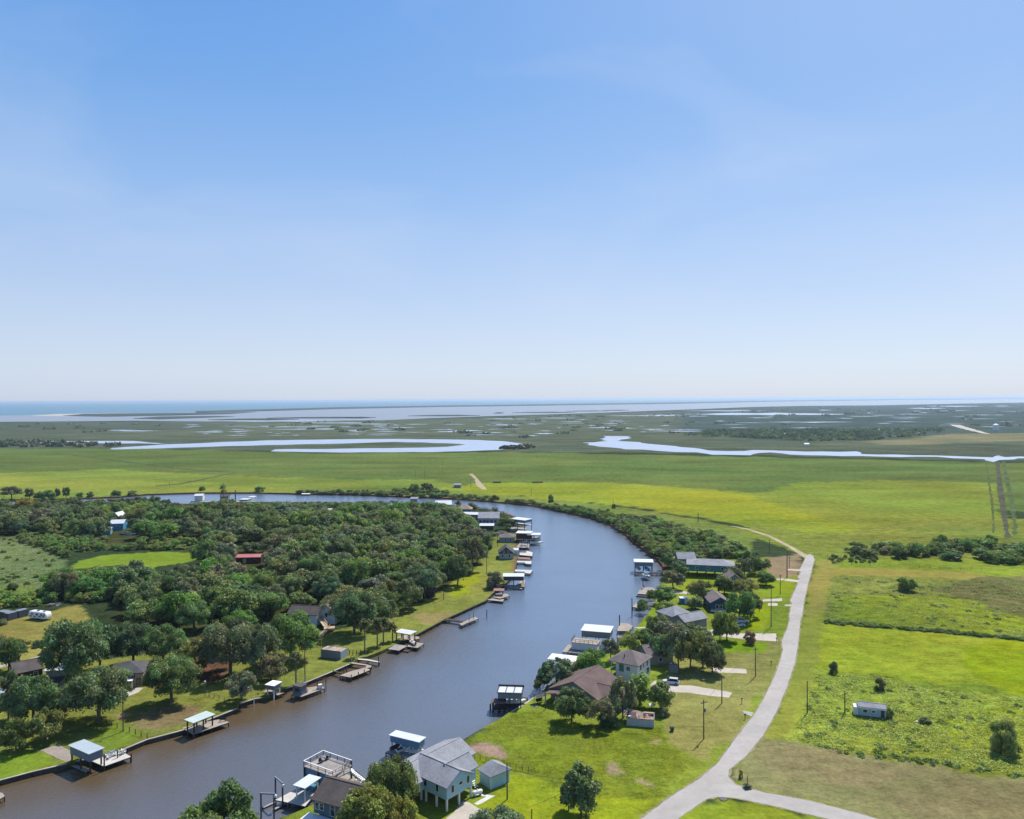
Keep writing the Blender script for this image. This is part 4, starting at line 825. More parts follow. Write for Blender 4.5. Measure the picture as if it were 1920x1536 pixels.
# back yards at the far left: smaller trees with gaps
for x, y, r in scatter([(-120,975),(60,955),(270,952),(330,965),(330,985),(180,1005),(0,1005),(-120,1010)], 60, 4.5, 7, 31, .8):
    tree('oak', 0, 0, label='oak among the yards at the far left near the back of the wood', name='yard_tree', group='oaks among the far left yards', base=Vector((x, y, 0)), h=rt.uniform(7, 11), w=2 * r, tint=(1, 1, .95) if rt.random() < .6 else GRY)
# scrub between the meadow and the wood
for x, y, r in scatter([(40,1005),(180,1012),(300,1012),(360,1020),(362,1034),(280,1034),(190,1040),(140,1052),(110,1040),(90,1028),(40,1020)], 90, 2.2, 4.2, 41, .7):
    tree('bush', 0, 0, label='olive bush of the scrub strip beside the left meadow', name='bush', cat='bush', group='bushes of the scrub strip by the left meadow', base=Vector((x, y, 0)), h=rt.uniform(2.5, 4.8), w=2.1 * r, tint=rt.choice([(1.2, 1.22, 1.05), (1.05, 1.2, .9), (1.25, 1.15, 1.05)]))
for x, y, r in scatter([(75,1118),(100,1100),(150,1080),(280,1080),(300,1095),(290,1130),(230,1140),(200,1128),(90,1128)], 60, 3, 6, 43, .62, blocks=False):
    tree('bush', 0, 0, label='tall dark thicket tree between the bright clearing and the container lot', name='thicket_tree', cat='tree', group='thicket trees above the container lot', base=Vector((x, y, 0)), h=rt.uniform(3.0, 5.5), w=2.1 * r, tint=rt.choice([(.85, .95, .8), (1, 1.15, .8), (1.15, 1.1, .9)]))
for x, y, r in scatter([(0,1118),(60,1120),(90,1128),(60,1140),(0,1142),(-40,1140)], 26, 1.5, 3, 45, .6):
    tree('bush', 0, 0, label='light green bush bordering the container lot', name='bush', cat='bush', group='light green bushes bordering the container lot', base=Vector((x, y, 0)), h=rt.uniform(2, 4), w=2.1 * r, tint=(1.5, 1.5, 1.1))
for x, y, r in scatter([(0,1010),(60,1012),(110,1035),(110,1060),(80,1100),(0,1110)], 26, .8, 1.8, 46, 1.5):
    tree('bush', 0, 0, label='small weedy shrub dotted over the left meadow', name='shrub', cat='shrub', group='small shrubs dotted over the left meadow', base=Vector((x, y, 0)), h=rt.uniform(.8, 1.6), w=2.1 * r, tint=(1.3, 1.3, 1.0))
# thicket along the right bank of the bend
for x, y, r in scatter([(1150,984),(1170,974),(1212,975),(1265,989),(1317,1001),(1360,1019),(1392,1040),(1385,1047),(1300,1049),(1250,1050),(1225,1038),(1200,1018),(1180,1002)], 130, 2.8, 5.6, 51, .60):
    tree('bush' if rt.random() < .6 else 'oak', 0, 0, label='bushy tree of the thicket lining the outer bank of the river bend', name='bank_tree', cat='tree', group='thicket trees on the outer bank of the bend', base=Vector((x, y, 0)), h=rt.uniform(2.8, 5.6), w=2.1 * r, tint=rt.choice([(1.05, 1.15, .9), (1.2, 1.3, .9), (1, 1, 1), (.85, .95, .85)]))
for x, y, r in scatter([(940,940),(1000,944),(1056,953),(1108,958),(1160,968),(1200,975),(1180,990),(1150,983),(1108,972),(1056,961),(1004,951),(947,945)], 110, 1.6, 3.4, 53, .6):
    tree('bush', 0, 0, label='low bush in the strip along the far outer bank of the bend', name='bush', cat='bush', group='low bushes along the outer bank of the bend', base=Vector((x, y, 0)), h=rt.uniform(1.8, 4), w=2.15 * r, tint=rt.choice([(1.1, 1.1, 1), (1.3, 1.2, 1), (.95, 1, .9)]))
for x, y, r in scatter([(560,923),(700,924),(760,927),(831,930),(940,935),(940,940),(831,934),(752,931),(674,928),(560,927)], 70, 1.5, 3.4, 55, .6):
    tree('bush', 0, 0, label='low scrub bush along the far bank of the river', name='bush', cat='bush', group='scrub bushes along the far bank', base=Vector((x, y, 0)), h=rt.uniform(1.5, 3.5), w=2.3 * r, tint=rt.choice([(1, 1, 1), (.85, .9, .85)]))
for x, y, r in scatter([(740,920),(835,922),(835,931),(740,929)], 20, 2.5, 4.5, 56, .6):
    tree('bush', 0, 0, label='bush around the tall trees on the far bank', name='bush', cat='bush', group='bushes around the tall far bank trees', base=Vector((x, y, 0)), h=rt.uniform(2, 4), w=2.3 * r)
# tree line across the right-hand field
for x, y, r in scatter([(1605,1036),(1660,1026),(1720,1026),(1760,1018),(1850,1020),(1900,1026),(2100,1032),(2100,1062),(1920,1060),(1800,1050),(1700,1048),(1610,1046)], 60, 3.0, 6, 61, .6):
    tree('bush', 0, 0, label='dark bushy tree of the line crossing the field on the right', name='field_tree', cat='tree', group='tree line across the right field', base=Vector((x, y, 0)), h=rt.uniform(3.5, 6.2), w=2.2 * r, tint=rt.choice([(.8, .88, .8), (.95, 1, .85), (1.2, 1.1, 1.0)]))
for x, y, r in scatter([(1555,1046),(1640,1040),(1640,1056),(1560,1056)], 24, .8, 1.8, 63, 1.0):
    tree('bush', 0, 0, label='low shrub near the left end of the field tree line', name='shrub', cat='shrub', group='low shrubs at the end of the field tree line', base=Vector((x, y, 0)), h=rt.uniform(.8, 2), w=2.2 * r)
# weeds along the ditch between the two fields
for x, y, r in scatter([(1543,1165),(1740,1181),(1920,1198),(2150,1220),(2150,1224),(1920,1202),(1740,1185),(1543,1169)], 150, .5, 1.1, 65, .5, 80):
    tree('bush', 0, 0, label='dark weed tuft in the ditch line between the right fields', name='weed_clump', cat='weeds', group='weed tufts in the ditch between the right fields', base=Vector((x, y, 0)), h=rt.uniform(.5, 1.1), w=2.6 * r, tint=(.85, .95, .7))
# far-off woods that read as one mass
def mass(name, label, px, n, hh, rr_, seed, tint):
    """many low crowns as one mesh"""
    poly = [(q.x, q.y) for q in pts(px)]; r = np.random.RandomState(seed); xs = [p[0] for p in poly]; ys = [p[1] for p in poly]
    X = r.uniform(min(xs), max(xs), n * 12); Y = r.uniform(min(ys), max(ys), n * 12); k = inpoly(X, Y, poly); X, Y = X[k][:n], Y[k][:n]
    Cs, Ds, Ts, Sz = [], [], [], []
    for x, y in zip(X, Y):
        m_ = 26; d = r.normal(0, 1, (m_, 3)); d[:, 2] = abs(d[:, 2]); d /= np.linalg.norm(d, axis=1)[:, None]; R_ = rr_ * r.uniform(.6, 1.3); h = hh * r.uniform(.5, 1.2)
        Cs.append(np.array([x, y, 0]) + d * [R_, R_, h]); Ds.append(d); Ts.append(np.tile(np.array(tint) * r.uniform(.7, 1.3), (m_, 1))); Sz.append(np.full(m_, R_ * .75))
    me = leaves_mesh(name, np.concatenate(Cs), np.concatenate(Ds), np.concatenate(Sz), np.concatenate(Ts), r)
    o = add_mesh(name, me); tag(o, label, kind='stuff'); return o
mass('woods', 'dark line of far woods beside the pale channel on the left', [(-300,830),(0,828.5),(70,829),(110,831),(200,834),(240,838),(0,839),(-300,842)], 170, 6, 9, 71, (.085, .105, .06))
mass('reeds', 'reedy scrub on the tip of the oxbow lake', [(940,842),(975,838.5),(998,837),(1002,840),(960,843)], 40, 4, 7, 72, (.04, .05, .025))
mass('woods', 'dark far marsh woods right of the bayou', [(1290,812),(1400,806),(1600,806),(1760,806),(1780,812),(1640,825),(1500,827),(1400,820),(1290,818)], 260, 2.2, 12, 73, (.10, .13, .08))
mass('marsh_scrub', 'scattered scrub over the far right marsh', [(1280,800),(1300,775),(1500,766),(1920,760),(2400,760),(2400,812),(1790,808),(1600,803)], 120, 1.5, 18, 74, (.10, .13, .09))
mass('marsh_scrub', 'scattered scrub over the far middle marsh', [(700,790),(900,784),(1100,778),(1290,775),(1290,815),(1100,815),(1000,822),(800,815),(600,812),(200,815),(0,805),(0,794),(400,794)], 90, 1.0, 12, 75, (.12, .145, .085))
mass('weeds', 'darker weed patches scattered through the tall grass', [(1485,1386),(1510,1330),(1530,1275),(1640,1275),(1760,1300),(1900,1315),(2150,1335),(2150,1470),(1920,1455),(1760,1430),(1640,1418),(1545,1402)], 150, .38, .8, 76, (.22, .28, .09))
mass('weeds', 'ragged weeds along the lower edge of the tall grass', [(1530,1396),(1600,1408),(1640,1410),(1760,1428),(1920,1452),(2100,1470),(2100,1480),(1920,1462),(1760,1438),(1640,1424),(1600,1420),(1530,1404)], 45, .45, .8, 77, (.20, .26, .09))
mass('weeds', 'darker weed patches in the upper right field', [(1562,1082),(1850,1092),(2200,1082),(2200,1226),(1920,1196),(1740,1178),(1548,1162)], 170, .38, .9, 78, (.20, .25, .10))
if STUFFTREES:
    Cs, Ds, Ts, Sz = [], [], [], []
    r = np.random.RandomState(9); me0 = [KIND['oak'][i][0] for i in range(3)]
    for x, y, R_, tn in STUFFTREES:
        n_ = 420; C, d, tone, cs, rs_ = crown_data(int(x * 7 + y) % 9999, n_, 16, (.22, .5), 1, (.26, .44), G_OAK)
        Cs.append(C * [R_, R_, 10.5] + [x, y, 0]); Ds.append(d); Ts.append(tone * np.array(tn)); Sz.append(np.full(n_, 1.5))
    me_ = leaves_mesh('woods', np.concatenate(Cs), np.concatenate(Ds), np.concatenate(Sz), np.concatenate(Ts), r)
    tag(add_mesh('woods', me_), 'farthest oaks of the left bank wood', kind='stuff')
# tall grass of the rough fields: tufts of blades, one mass
def tufts(name, label, px, n, hh, seed, tint, spread=.35):
    poly = [(q.x, q.y) for q in pts(px)]; r = np.random.RandomState(seed); xs = [p[0] for p in poly]; ys = [p[1] for p in poly]
    X = r.uniform(min(xs), max(xs), n * 6); Y = r.uniform(min(ys), max(ys), n * 6)
    k = inpoly(X, Y, poly) & (vnoise(X, Y, 6, seed) * .6 + vnoise(X, Y, 2.2, seed + 1) * .4 > r.uniform(.28, .62, len(X))); X, Y = X[k][:n], Y[k][:n]; m_ = len(X)
    B = 4
    C = np.repeat(np.stack([X, Y, np.zeros(m_)], 1), B, 0) + np.concatenate([r.normal(0, spread, (m_ * B, 2)), (hh * r.uniform(.1, .6, m_ * B))[:, None]], 1)
    D = r.normal(0, .6, (m_ * B, 3)); D[:, 2] = abs(D[:, 2]) + 1.6; D /= np.linalg.norm(D, axis=1)[:, None]
    tone = np.array(tint)[None] * np.repeat(r.uniform(.65, 1.3, m_), B)[:, None]
    o = add_mesh(name, leaves_mesh(name, C, D, np.full(m_ * B, hh * .62), tone, r), None); tag(o, label, kind='stuff'); return o
tufts('tall_grass', 'rough tall grass and weeds around the small trailer house', [(1485,1386),(1510,1330),(1530,1270),(1640,1268),(1760,1296),(1900,1310),(2150,1330),(2150,1470),(1920,1455),(1760,1430),(1640,1416),(1545,1402)], 7000, .5, 81, (.42, .47, .11))
tufts('tall_grass', 'rough grass of the upper right field', [(1562,1080),(1850,1090),(2200,1080),(2200,1226),(1920,1198),(1740,1180),(1548,1164)], 7000, .45, 82, (.34, .38, .12))
tufts('meadow_grass', 'rough grass of the left meadow', [(-60,1008),(60,1012),(110,1032),(110,1062),(80,1105),(60,1130),(0,1140),(-60,1140)], 5000, .5, 83, (.30, .34, .17))
tufts('rough_grass', 'longer grass on the open lot below the brown roofed house', [(900,1372),(957,1340),(1040,1350),(1240,1374),(1290,1440),(1240,1490),(1150,1540),(1010,1540),(1000,1456),(960,1425)], 2500, .25, 84, (.26, .30, .07), .3)
# ------------------------------------------------------------------ materials of built things
M_SHGL_GREY = mat('grey_shingle', (.27, .275, .30), .9, 2.2, .22, .2, stripes=('Z', .14, .18, .15))
M_SHGL_DARK = mat('charcoal_shingle', (.085, .082, .09), .9, 2.2, .25, .2, stripes=('Z', .14, .18, .15))
M_SHGL_BRN = mat('brown_shingle', (.14, .098, .09), .9, 2.0, .25, .2, stripes=('Z', .14, .2, .15))
M_SHGL_TAUPE = mat('taupe_shingle', (.175, .145, .14), .9, 2.0, .22, .2, stripes=('Z', .14, .2, .15))
M_SHGL_UMBER = mat('umber_shingle', (.105, .088, .082), .9, 2.2, .25, .2, stripes=('Z', .14, .2, .15))
M_METAL = mat('white_metal_roof', (.53, .55, .57), .5, .6, .08, .4, stripes=('X', .45, .12, .25))
M_METAL_BLUE = mat('pale_metal_roof', (.36, .42, .46), .5, .6, .10, .4, stripes=('X', .45, .12, .25))
M_WHITE = mat('white_paint', (.70, .70, .68), .6, 1.5, .08, .3)
M_WHITESIDE = mat('white_siding', (.64, .64, .61), .7, 1.0, .08, .25, stripes=('Z', .2, .15, .2))
M_AQUA = mat('pale_blue_siding', (.36, .53, .58), .7, 1.0, .08, .25, stripes=('Z', .2, .14, .2))
M_SLATE = mat('slate_blue_siding', (.12, .17, .19), .7, 1.0, .1, .25, stripes=('Z', .2, .15, .2))
M_TEAL = mat('teal_siding', (.045, .19, .25), .7, 1.0, .1, .25, stripes=('Z', .2, .15, .2))
M_NAVY = mat('navy_siding', (.025, .075, .15), .7, 1.0, .1, .25, stripes=('Z', .2, .15, .2))
M_GREYSIDE = mat('grey_siding', (.19, .20, .19), .7, 1.0, .1, .25, stripes=('Z', .2, .15, .2))
M_BLUEPANEL = mat('blue_metal_panel', (.11, .24, .36), .5, .8, .08, .35, stripes=('X', .3, .15, .2))
M_GREYPANEL = mat('grey_metal_panel', (.17, .20, .24), .55, .8, .1, .35, stripes=('X', .3, .18, .2))
M_TAN = mat('tan_brick', (.36, .29, .20), .85, 5, .18, .2)
M_GREEN = mat('green_siding', (.10, .19, .16), .7, 1, .1, .25)
M_BLUE = mat('bright_blue_paint', (.03, .19, .42), .6, 1, .1, .3)
M_SKYBLUE = mat('sky_blue_siding', (.06, .25, .42), .6, 1, .1, .3)
M_RED = mat('red_metal_roof', (.42, .14, .13), .6, 1, .12, .3, stripes=('X', .45, .12, .2))
M_DKRED = mat('dark_red_boards', (.10, .035, .03), .8, 1, .2, .2)
M_YELLOW = mat('yellow_paint', (.55, .36, .10), .7, 1, .15, .2)
M_GLASS = mat('window_glass', (.02, .025, .03), .08, .5, .1, .6)
M_DARK = mat('dark_steel', (.035, .036, .04), .5, 2, .2, .4)
M_DKTIMBER = mat('dark_timber', (.07, .055, .045), .9, 3, .3, .15)
M_PLANK = mat('weathered_planks', (.34, .285, .235), .9, 1.4, .22, .15, stripes=('X', .30, .3, .25))
M_PLANKY = mat('grey_planks', (.30, .27, .25), .9, 1.4, .22, .15, stripes=('Y', .30, .3, .25))
M_NEWWOOD = mat('new_lumber', (.46, .34, .22), .85, 2, .18, .2)
M_POLE = mat('pole_timber', (.13, .10, .08), .95, 3, .3, .1)
M_CONCRETE = mat('pale_concrete_cap', (.40, .37, .32), .9, 2, .2, .15)
M_BULK = mat('bulkhead_timber', (.085, .072, .06), .95, 1.5, .35, .1, stripes=('X', .3, .25, .2))
M_RUST = mat('rusty_sheet', (.26, .14, .095), .9, 1.6, .4, .15, second=(.42, .33, .27))
M_RUBBLE = mat('rubble', (.17, .10, .08), .95, 2.5, .5, .1, second=(.34, .27, .21))
M_TYRE = mat('black_rubber', (.02, .02, .02), .8, 3, .2, .2)
M_CARPAINT = mat('silver_car_paint', (.50, .52, .55), .3, 1, .04, .5)
M_CARWHITE = mat('white_car_paint', (.65, .65, .66), .3, 1, .04, .5)
M_TEALPRINT = mat('teal_graphics', (.03, .17, .22), .4, 1, .1, .4)
M_CANVAS = mat('blue_canvas', (.06, .22, .34), .8, 2, .15, .2)
M_BIN = mat('green_plastic', (.02, .05, .03), .5, 2, .1, .4)
M_STONE = mat('seat_white', (.65, .65, .63), .5, 2, .05, .3)

def rect(a, b, d, h):
    """frame of a rectangle seen as pixel corners a -> b along the near edge and d on the far side, all at height h: origin, heading, length, width"""
    A, B, D = P(*a, h), P(*b, h), P(*d, h); x = (B - A); L = math.hypot(x.x, x.y); ux = Vector((x.x / L, x.y / L)); uy = Vector((-ux.y, ux.x))
    w = (D.x - A.x) * uy.x + (D.y - A.y) * uy.y
    return Vector((A.x, A.y, 0)), math.atan2(ux.y, ux.x), L, abs(w)
def window(par, face, s, z, w, h, L, Wd, fm=None):
    """a window standing 5 cm proud of the wall, its pane a sub-part"""
    f = MB(); g = MB(); e = .07
    def bx(mb, s0, s1, z0, z1, d0, d1):
        if face == 'y0': mb.box(s0, s1, -d1, -d0, z0, z1)
        elif face == 'y1': mb.box(s0, s1, Wd + d0, Wd + d1, z0, z1)
        elif face == 'x0': mb.box(-d1, -d0, s0, s1, z0, z1)
        else: mb.box(L + d0, L + d1, s0, s1, z0, z1)
    s0, s1, z0, z1 = s - w / 2, s + w / 2, z, z + h; t = .10
    bx(f, s0 - t, s0, z0 - t, z1 + t, .004, e); bx(f, s1, s1 + t, z0 - t, z1 + t, .004, e); bx(f, s0, s1, z0 - t, z0, .004, e); bx(f, s0, s1, z1, z1 + t, .004, e)
    if w > 1.0: bx(f, s - .03, s + .03, z0, z1, .004, e - .01)
    bx(g, s0, s1, z0, z1, .004, .03)
    o = f.build('window', fm or M_WHITE, par); g.build('pane', M_GLASS, o); return o
def door(par, face, s, z, w, h, L, Wd, m):
    d = MB()
    if face == 'y0': d.box(s - w / 2, s + w / 2, -.06, -.004, z, z + h)
    elif face == 'x0': d.box(-.06, -.004, s - w / 2, s + w / 2, z, z + h)
    else: d.box(L + .004, L + .06, s - w / 2, s + w / 2, z, z + h)
    return d.build('door', m, par)
def gable_roof(par, x0, x1, y0, y1, ze, rise, m, axis='x', o=.45, t=.16, name='roof', trim=None):
    """two sloping slabs over the box x0..x1, y0..y1 with eaves at ze"""
    mb = MB()
    a, b = (y0, y1) if axis == 'x' else (x0, x1); c = (a + b) / 2; sl = rise / (c - a); ea = ze - o * sl + .02
    poly = [(a - o, ea), (c, ze + rise + .02), (b + o, ea), (b + o, ea + t), (c, ze + rise + .02 + t), (a - o, ea + t)]
    if axis == 'x': mb.extr(poly, 'x', x0 - o, x1 + o)
    else: mb.extr(poly, 'y', y0 - o, y1 + o)
    r = mb.build(name, m, par)
    k = MB(); z = ze + rise + t + .02
    if axis == 'x': k.box(x0 - o, x1 + o, c - .14, c + .14, z - .03, z + .04)
    else: k.box(c - .14, c + .14, y0 - o, y1 + o, z - .03, z + .04)
    k.build('ridge_cap', m, r)
    return r
def hip_roof(par, x0, x1, y0, y1, ze, rise, m, o=.45, t=.18, ridge=None, axis='x'):
    mb = MB(); X0, X1, Y0, Y1 = x0 - o, x1 + o, y0 - o, y1 + o
    cx, cy = (X0 + X1) / 2, (Y0 + Y1) / 2
    if ridge is None: ridge = max(0.2, abs((X1 - X0) - (Y1 - Y0)) if axis == 'x' else abs((Y1 - Y0) - (X1 - X0)))
    if axis == 'x': r0, r1 = (cx - ridge / 2, cy), (cx + ridge / 2, cy)
    else: r0, r1 = (cx, cy - ridge / 2), (cx, cy + ridge / 2)
    z0 = ze - .05; z1 = ze - .05 + t; zr = ze + rise
    mb.v = [(X0,Y0,z0),(X1,Y0,z0),(X1,Y1,z0),(X0,Y1,z0),(X0,Y0,z1),(X1,Y0,z1),(X1,Y1,z1),(X0,Y1,z1),(*r0,zr),(*r1,zr)]
    mb.f = [(3,2,1,0),(0,1,5,4),(1,2,6,5),(2,3,7,6),(3,0,4,7)]
    if axis == 'x': mb.f += [(4,5,9,8),(5,6,9),(6,7,8,9),(7,4,8)]
    else: mb.f += [(4,5,8),(5,6,9,8),(6,7,9),(7,4,8,9)]
    return mb.build('roof', m, par)
def gable_walls(par, x0, x1, y0, y1, z0, ze, rise, m, axis='x'):
    mb = MB(); a, b = (y0, y1) if axis == 'x' else (x0, x1); c = (a + b) / 2
    poly = [(a, z0), (b, z0), (b, ze), (c, ze + rise), (a, ze)]
    if axis == 'x': mb.extr(poly, 'x', x0, x1)
    else: mb.extr(poly, 'y', y0, y1)
    return mb.build('wall', m, par)
def box_part(par, name, m, *b):
    mb = MB(); mb.box(*b); return mb.build(name, m, par)
def posts(par, pts_, z0, z1, w, m, name='post', rnd=False):
    me = MB(); (me.tube((0, 0, z0), (0, 0, z1), w / 2, n=7) if rnd else me.box(-w / 2, w / 2, -w / 2, w / 2, z0, z1)); me = me.mesh(name, m)
    for x, y in pts_:
        o = add_mesh(name, me, par); o.location = (x, y, 0)
def gable_house(name, label, a, b, d, h, z0, ze, rise, wall, roof, axis='x', wins=(), cat='house', stilts=None, o=.45, L=None, Wd=None, doors=()):
    loc, rz, L_, W_ = rect(a, b, d, h); L = L or L_; Wd = Wd or W_
    t = thing(name, label, cat, loc, rz)
    gable_walls(t, 0, L, 0, Wd, z0, ze, rise, wall, axis); gable_roof(t, 0, L, 0, Wd, ze, rise, roof, axis, o)
    finish(t, L, Wd, z0, wins, stilts, doors); return t, L, Wd
def hip_house(name, label, a, b, d, h, z0, ze, rise, wall, roof, axis='x', wins=(), cat='house', stilts=None, o=.45, L=None, Wd=None, doors=(), ridge=None):
    loc, rz, L_, W_ = rect(a, b, d, h); L = L or L_; Wd = Wd or W_
    t = thing(name, label, cat, loc, rz)
    box_part(t, 'wall', wall, 0, L, 0, Wd, z0, ze); hip_roof(t, 0, L, 0, Wd, ze, rise, roof, o, axis=axis, ridge=ridge)
    finish(t, L, Wd, z0, wins, stilts, doors); return t, L, Wd
def finish(t, L, Wd, z0, wins, stilts, doors):
    for w in wins: window(t, w[0], w[1] * (L if w[0][0] == 'y' else Wd), w[2], w[3], w[4], L, Wd)
    for w in doors: door(t, w[0], w[1] * (L if w[0][0] == 'y' else Wd), w[2], w[3], w[4], L, Wd, w[5])
    if stilts:
        nx, ny, m = stilts
        posts(t, [(.25 + (L - .5) * i / (nx - 1), .25 + (Wd - .5) * j / (ny - 1)) for i in range(nx) for j in range(ny)], -.1, z0 + .05, .32, m, 'stilt')
def dock(label, px, z=.12, m=None, piles=True, name='dock', t=.22, step=3.4, pz=None, group=None, cat='dock', ph=.0):
    """deck traced at its own height, on piles down into the water"""
    q = [P(u, v, z) for u, v in px]; c = sum(q, Vector()) / len(q)
    area = sum(q[i].x * q[(i + 1) % len(q)].y - q[(i + 1) % len(q)].x * q[i].y for i in range(len(q)))
    if area < 0: q.reverse()
    e = max(((q[(i + 1) % len(q)] - q[i]) for i in range(len(q))), key=lambda w: w.length); rz = math.atan2(e.y, e.x)
    t_ = thing(name, label, cat, (c.x, c.y, 0), rz, group)
    R_ = Matrix.Rotation(-rz, 3, 'Z'); l = [R_ @ Vector((p.x - c.x, p.y - c.y, 0)) for p in q]
    MB().prism([(p.x, p.y) for p in l], z - .06, z).build('deck', m or M_PLANK, t_)
    ins = [p * .985 for p in l]
    MB().prism([(p.x, p.y) for p in ins], z - t - .06, z - .061).build('rim_joist', M_DKTIMBER, t_)
    if piles:
        pl = []
        for i in range(len(l)):
            a, b = l[i], l[(i + 1) % len(l)]; k = max(1, int((b - a).length / step))
            pl += [(a + (b - a) * (j / k)) * .97 for j in range(k)]
        posts(t_, [(p.x, p.y) for p in pl], -2.2, z - .02 + ph, .26, M_DKTIMBER, 'pile', True)
    return t_
def railing(par, pts3, h=1.0, step=1.6, m=None, close=False, mid=True):
    """posts, a top rail and a middle rail along local points"""
    m = m or M_DKTIMBER; q = [Vector(p) for p in pts3]
    if close: q.append(q[0])
    r = MB(); pl = []
    for a, b in zip(q, q[1:]):
        r.beam(a + Vector((0, 0, h)), b + Vector((0, 0, h)), .12, .07)
        if mid: r.beam(a + Vector((0, 0, h * .5)), b + Vector((0, 0, h * .5)), .04, .06)
        k = max(1, int((b - a).length / step)); pl += [a + (b - a) * (j / k) for j in range(k)]
    pl.append(q[-1])
    me = MB().box(-.05, .05, -.05, .05, 0, h + .04).mesh('post', m)
    for p in pl:
        o = add_mesh('post', me, par); o.location = p
    return r.build('rail', M_WHITE if m is M_WHITE else m, par)
def shelter(label, a, b, d, z, roof, post, fascia=None, fz=0.0, nx=3, base=-2.0, slope=0.0, name='boat_shelter', cat='boat shelter', pw=.26, hip=False, o=.35, L=None, Wd=None):
    """roof on posts standing in the water"""
    loc, rz, L_, W_ = rect(a, b, d, z); L = L or L_; Wd = Wd or W_
    t = thing(name, label, cat, loc, rz)
    if hip: hip_roof(t, 0, L, 0, Wd, z - .5, .8, roof, o)
    else:
        mb = MB(); mb.v = [(-0,0,z-.14),(L,0,z-.14),(L,Wd,z-.14+slope),(0,Wd,z-.14+slope),(0,0,z),(L,0,z),(L,Wd,z+slope),(0,Wd,z+slope)]
        mb.f = [(3,2,1,0),(4,5,6,7),(0,1,5,4),(1,2,6,5),(2,3,7,6),(3,0,4,7)]; mb.build('roof', roof, t)
    i = .3
    if fascia:
        me = MB()
        for q in ((i, L - i, i, i + .06), (i, L - i, Wd - i - .06, Wd - i)):
            MB().box(*q, z - .15 - fz, z - .145).build('side_panel', fascia, t)
        for q in ((i, i + .06, i + .065, Wd - i - .065), (L - i - .06, L - i, i + .065, Wd - i - .065)):
            MB().box(*q, z - .15 - fz, z - .145).build('side_panel', fascia, t)
    j = i + .25
    posts(t, [(j + (L - 2 * j) * k / (nx - 1), y) for k in range(nx) for y in (j, Wd - j)], base, z - .15, pw, post)
    bm = MB()
    for y in (j, Wd - j): bm.box(j, L - j, y - .07, y + .07, z - .42, z - .16)
    bm.build('beam', post, t)
    return t, L, Wd
def utility_pole(u, v, top, label, arm=True, lamp=False, r=.15, group=None, transformer=False, name='utility_pole', cat='utility pole', rz=.5, m=None):
    b = P(u, v); h = HGT(u, v, top); t = thing(name, label, cat, b, rz, group)
    MB().tube((0, 0, -.5), (0, 0, h), r, r * .7, 8).build('pole', m or M_POLE, t)
    if arm:
        MB().box(-.95, .95, -.16, -.04, h - .75, h - .6).build('crossarm', M_POLE, t)
        me = MB().tube((0, 0, 0), (0, 0, .2), .06, .04, 6).mesh('insulator', M_GREYSIDE)
        for x in (-.85, -.3, .85):
            o = add_mesh('insulator', me, t); o.location = (x, -.1, h - .6)
    if transformer: MB().tube((.38, 0, h * .68), (.38, 0, h * .68 + .9), .24, .24, 9).build('transformer', M_GREYPANEL, t)
    if lamp:
        a = MB().tube((0, 0, h * .86), (1.1, 0, h * .9), .04, .04, 5).build('lamp_arm', M_DARK, t)
        MB().loft([[(1.0, -.14, h * .88), (1.5, -.14, h * .88), (1.5, .14, h * .88), (1.0, .14, h * .88)], [(1.05, -.1, h * .93), (1.42, -.1, h * .93), (1.42, .1, h * .93), (1.05, .1, h * .93)]]).build('lamp_head', M_WHITE, a)
    return t
def pole(u, v, top, label, r=.14, name='post', cat='post', m=None, group=None):
    b = P(u, v); h = HGT(u, v, top); t = MB().tube((0, 0, -2.5), (0, 0, h), r, r * .85, 8).build(name, m or M_POLE); t.location = (b.x, b.y, 0); return tag(t, label, cat, group)
def place_at(t, u, v, z=0, rz=0.0):
    p = P(u, v, z); t.location = (p.x, p.y, z); t.rotation_euler = (0, 0, rz); return t
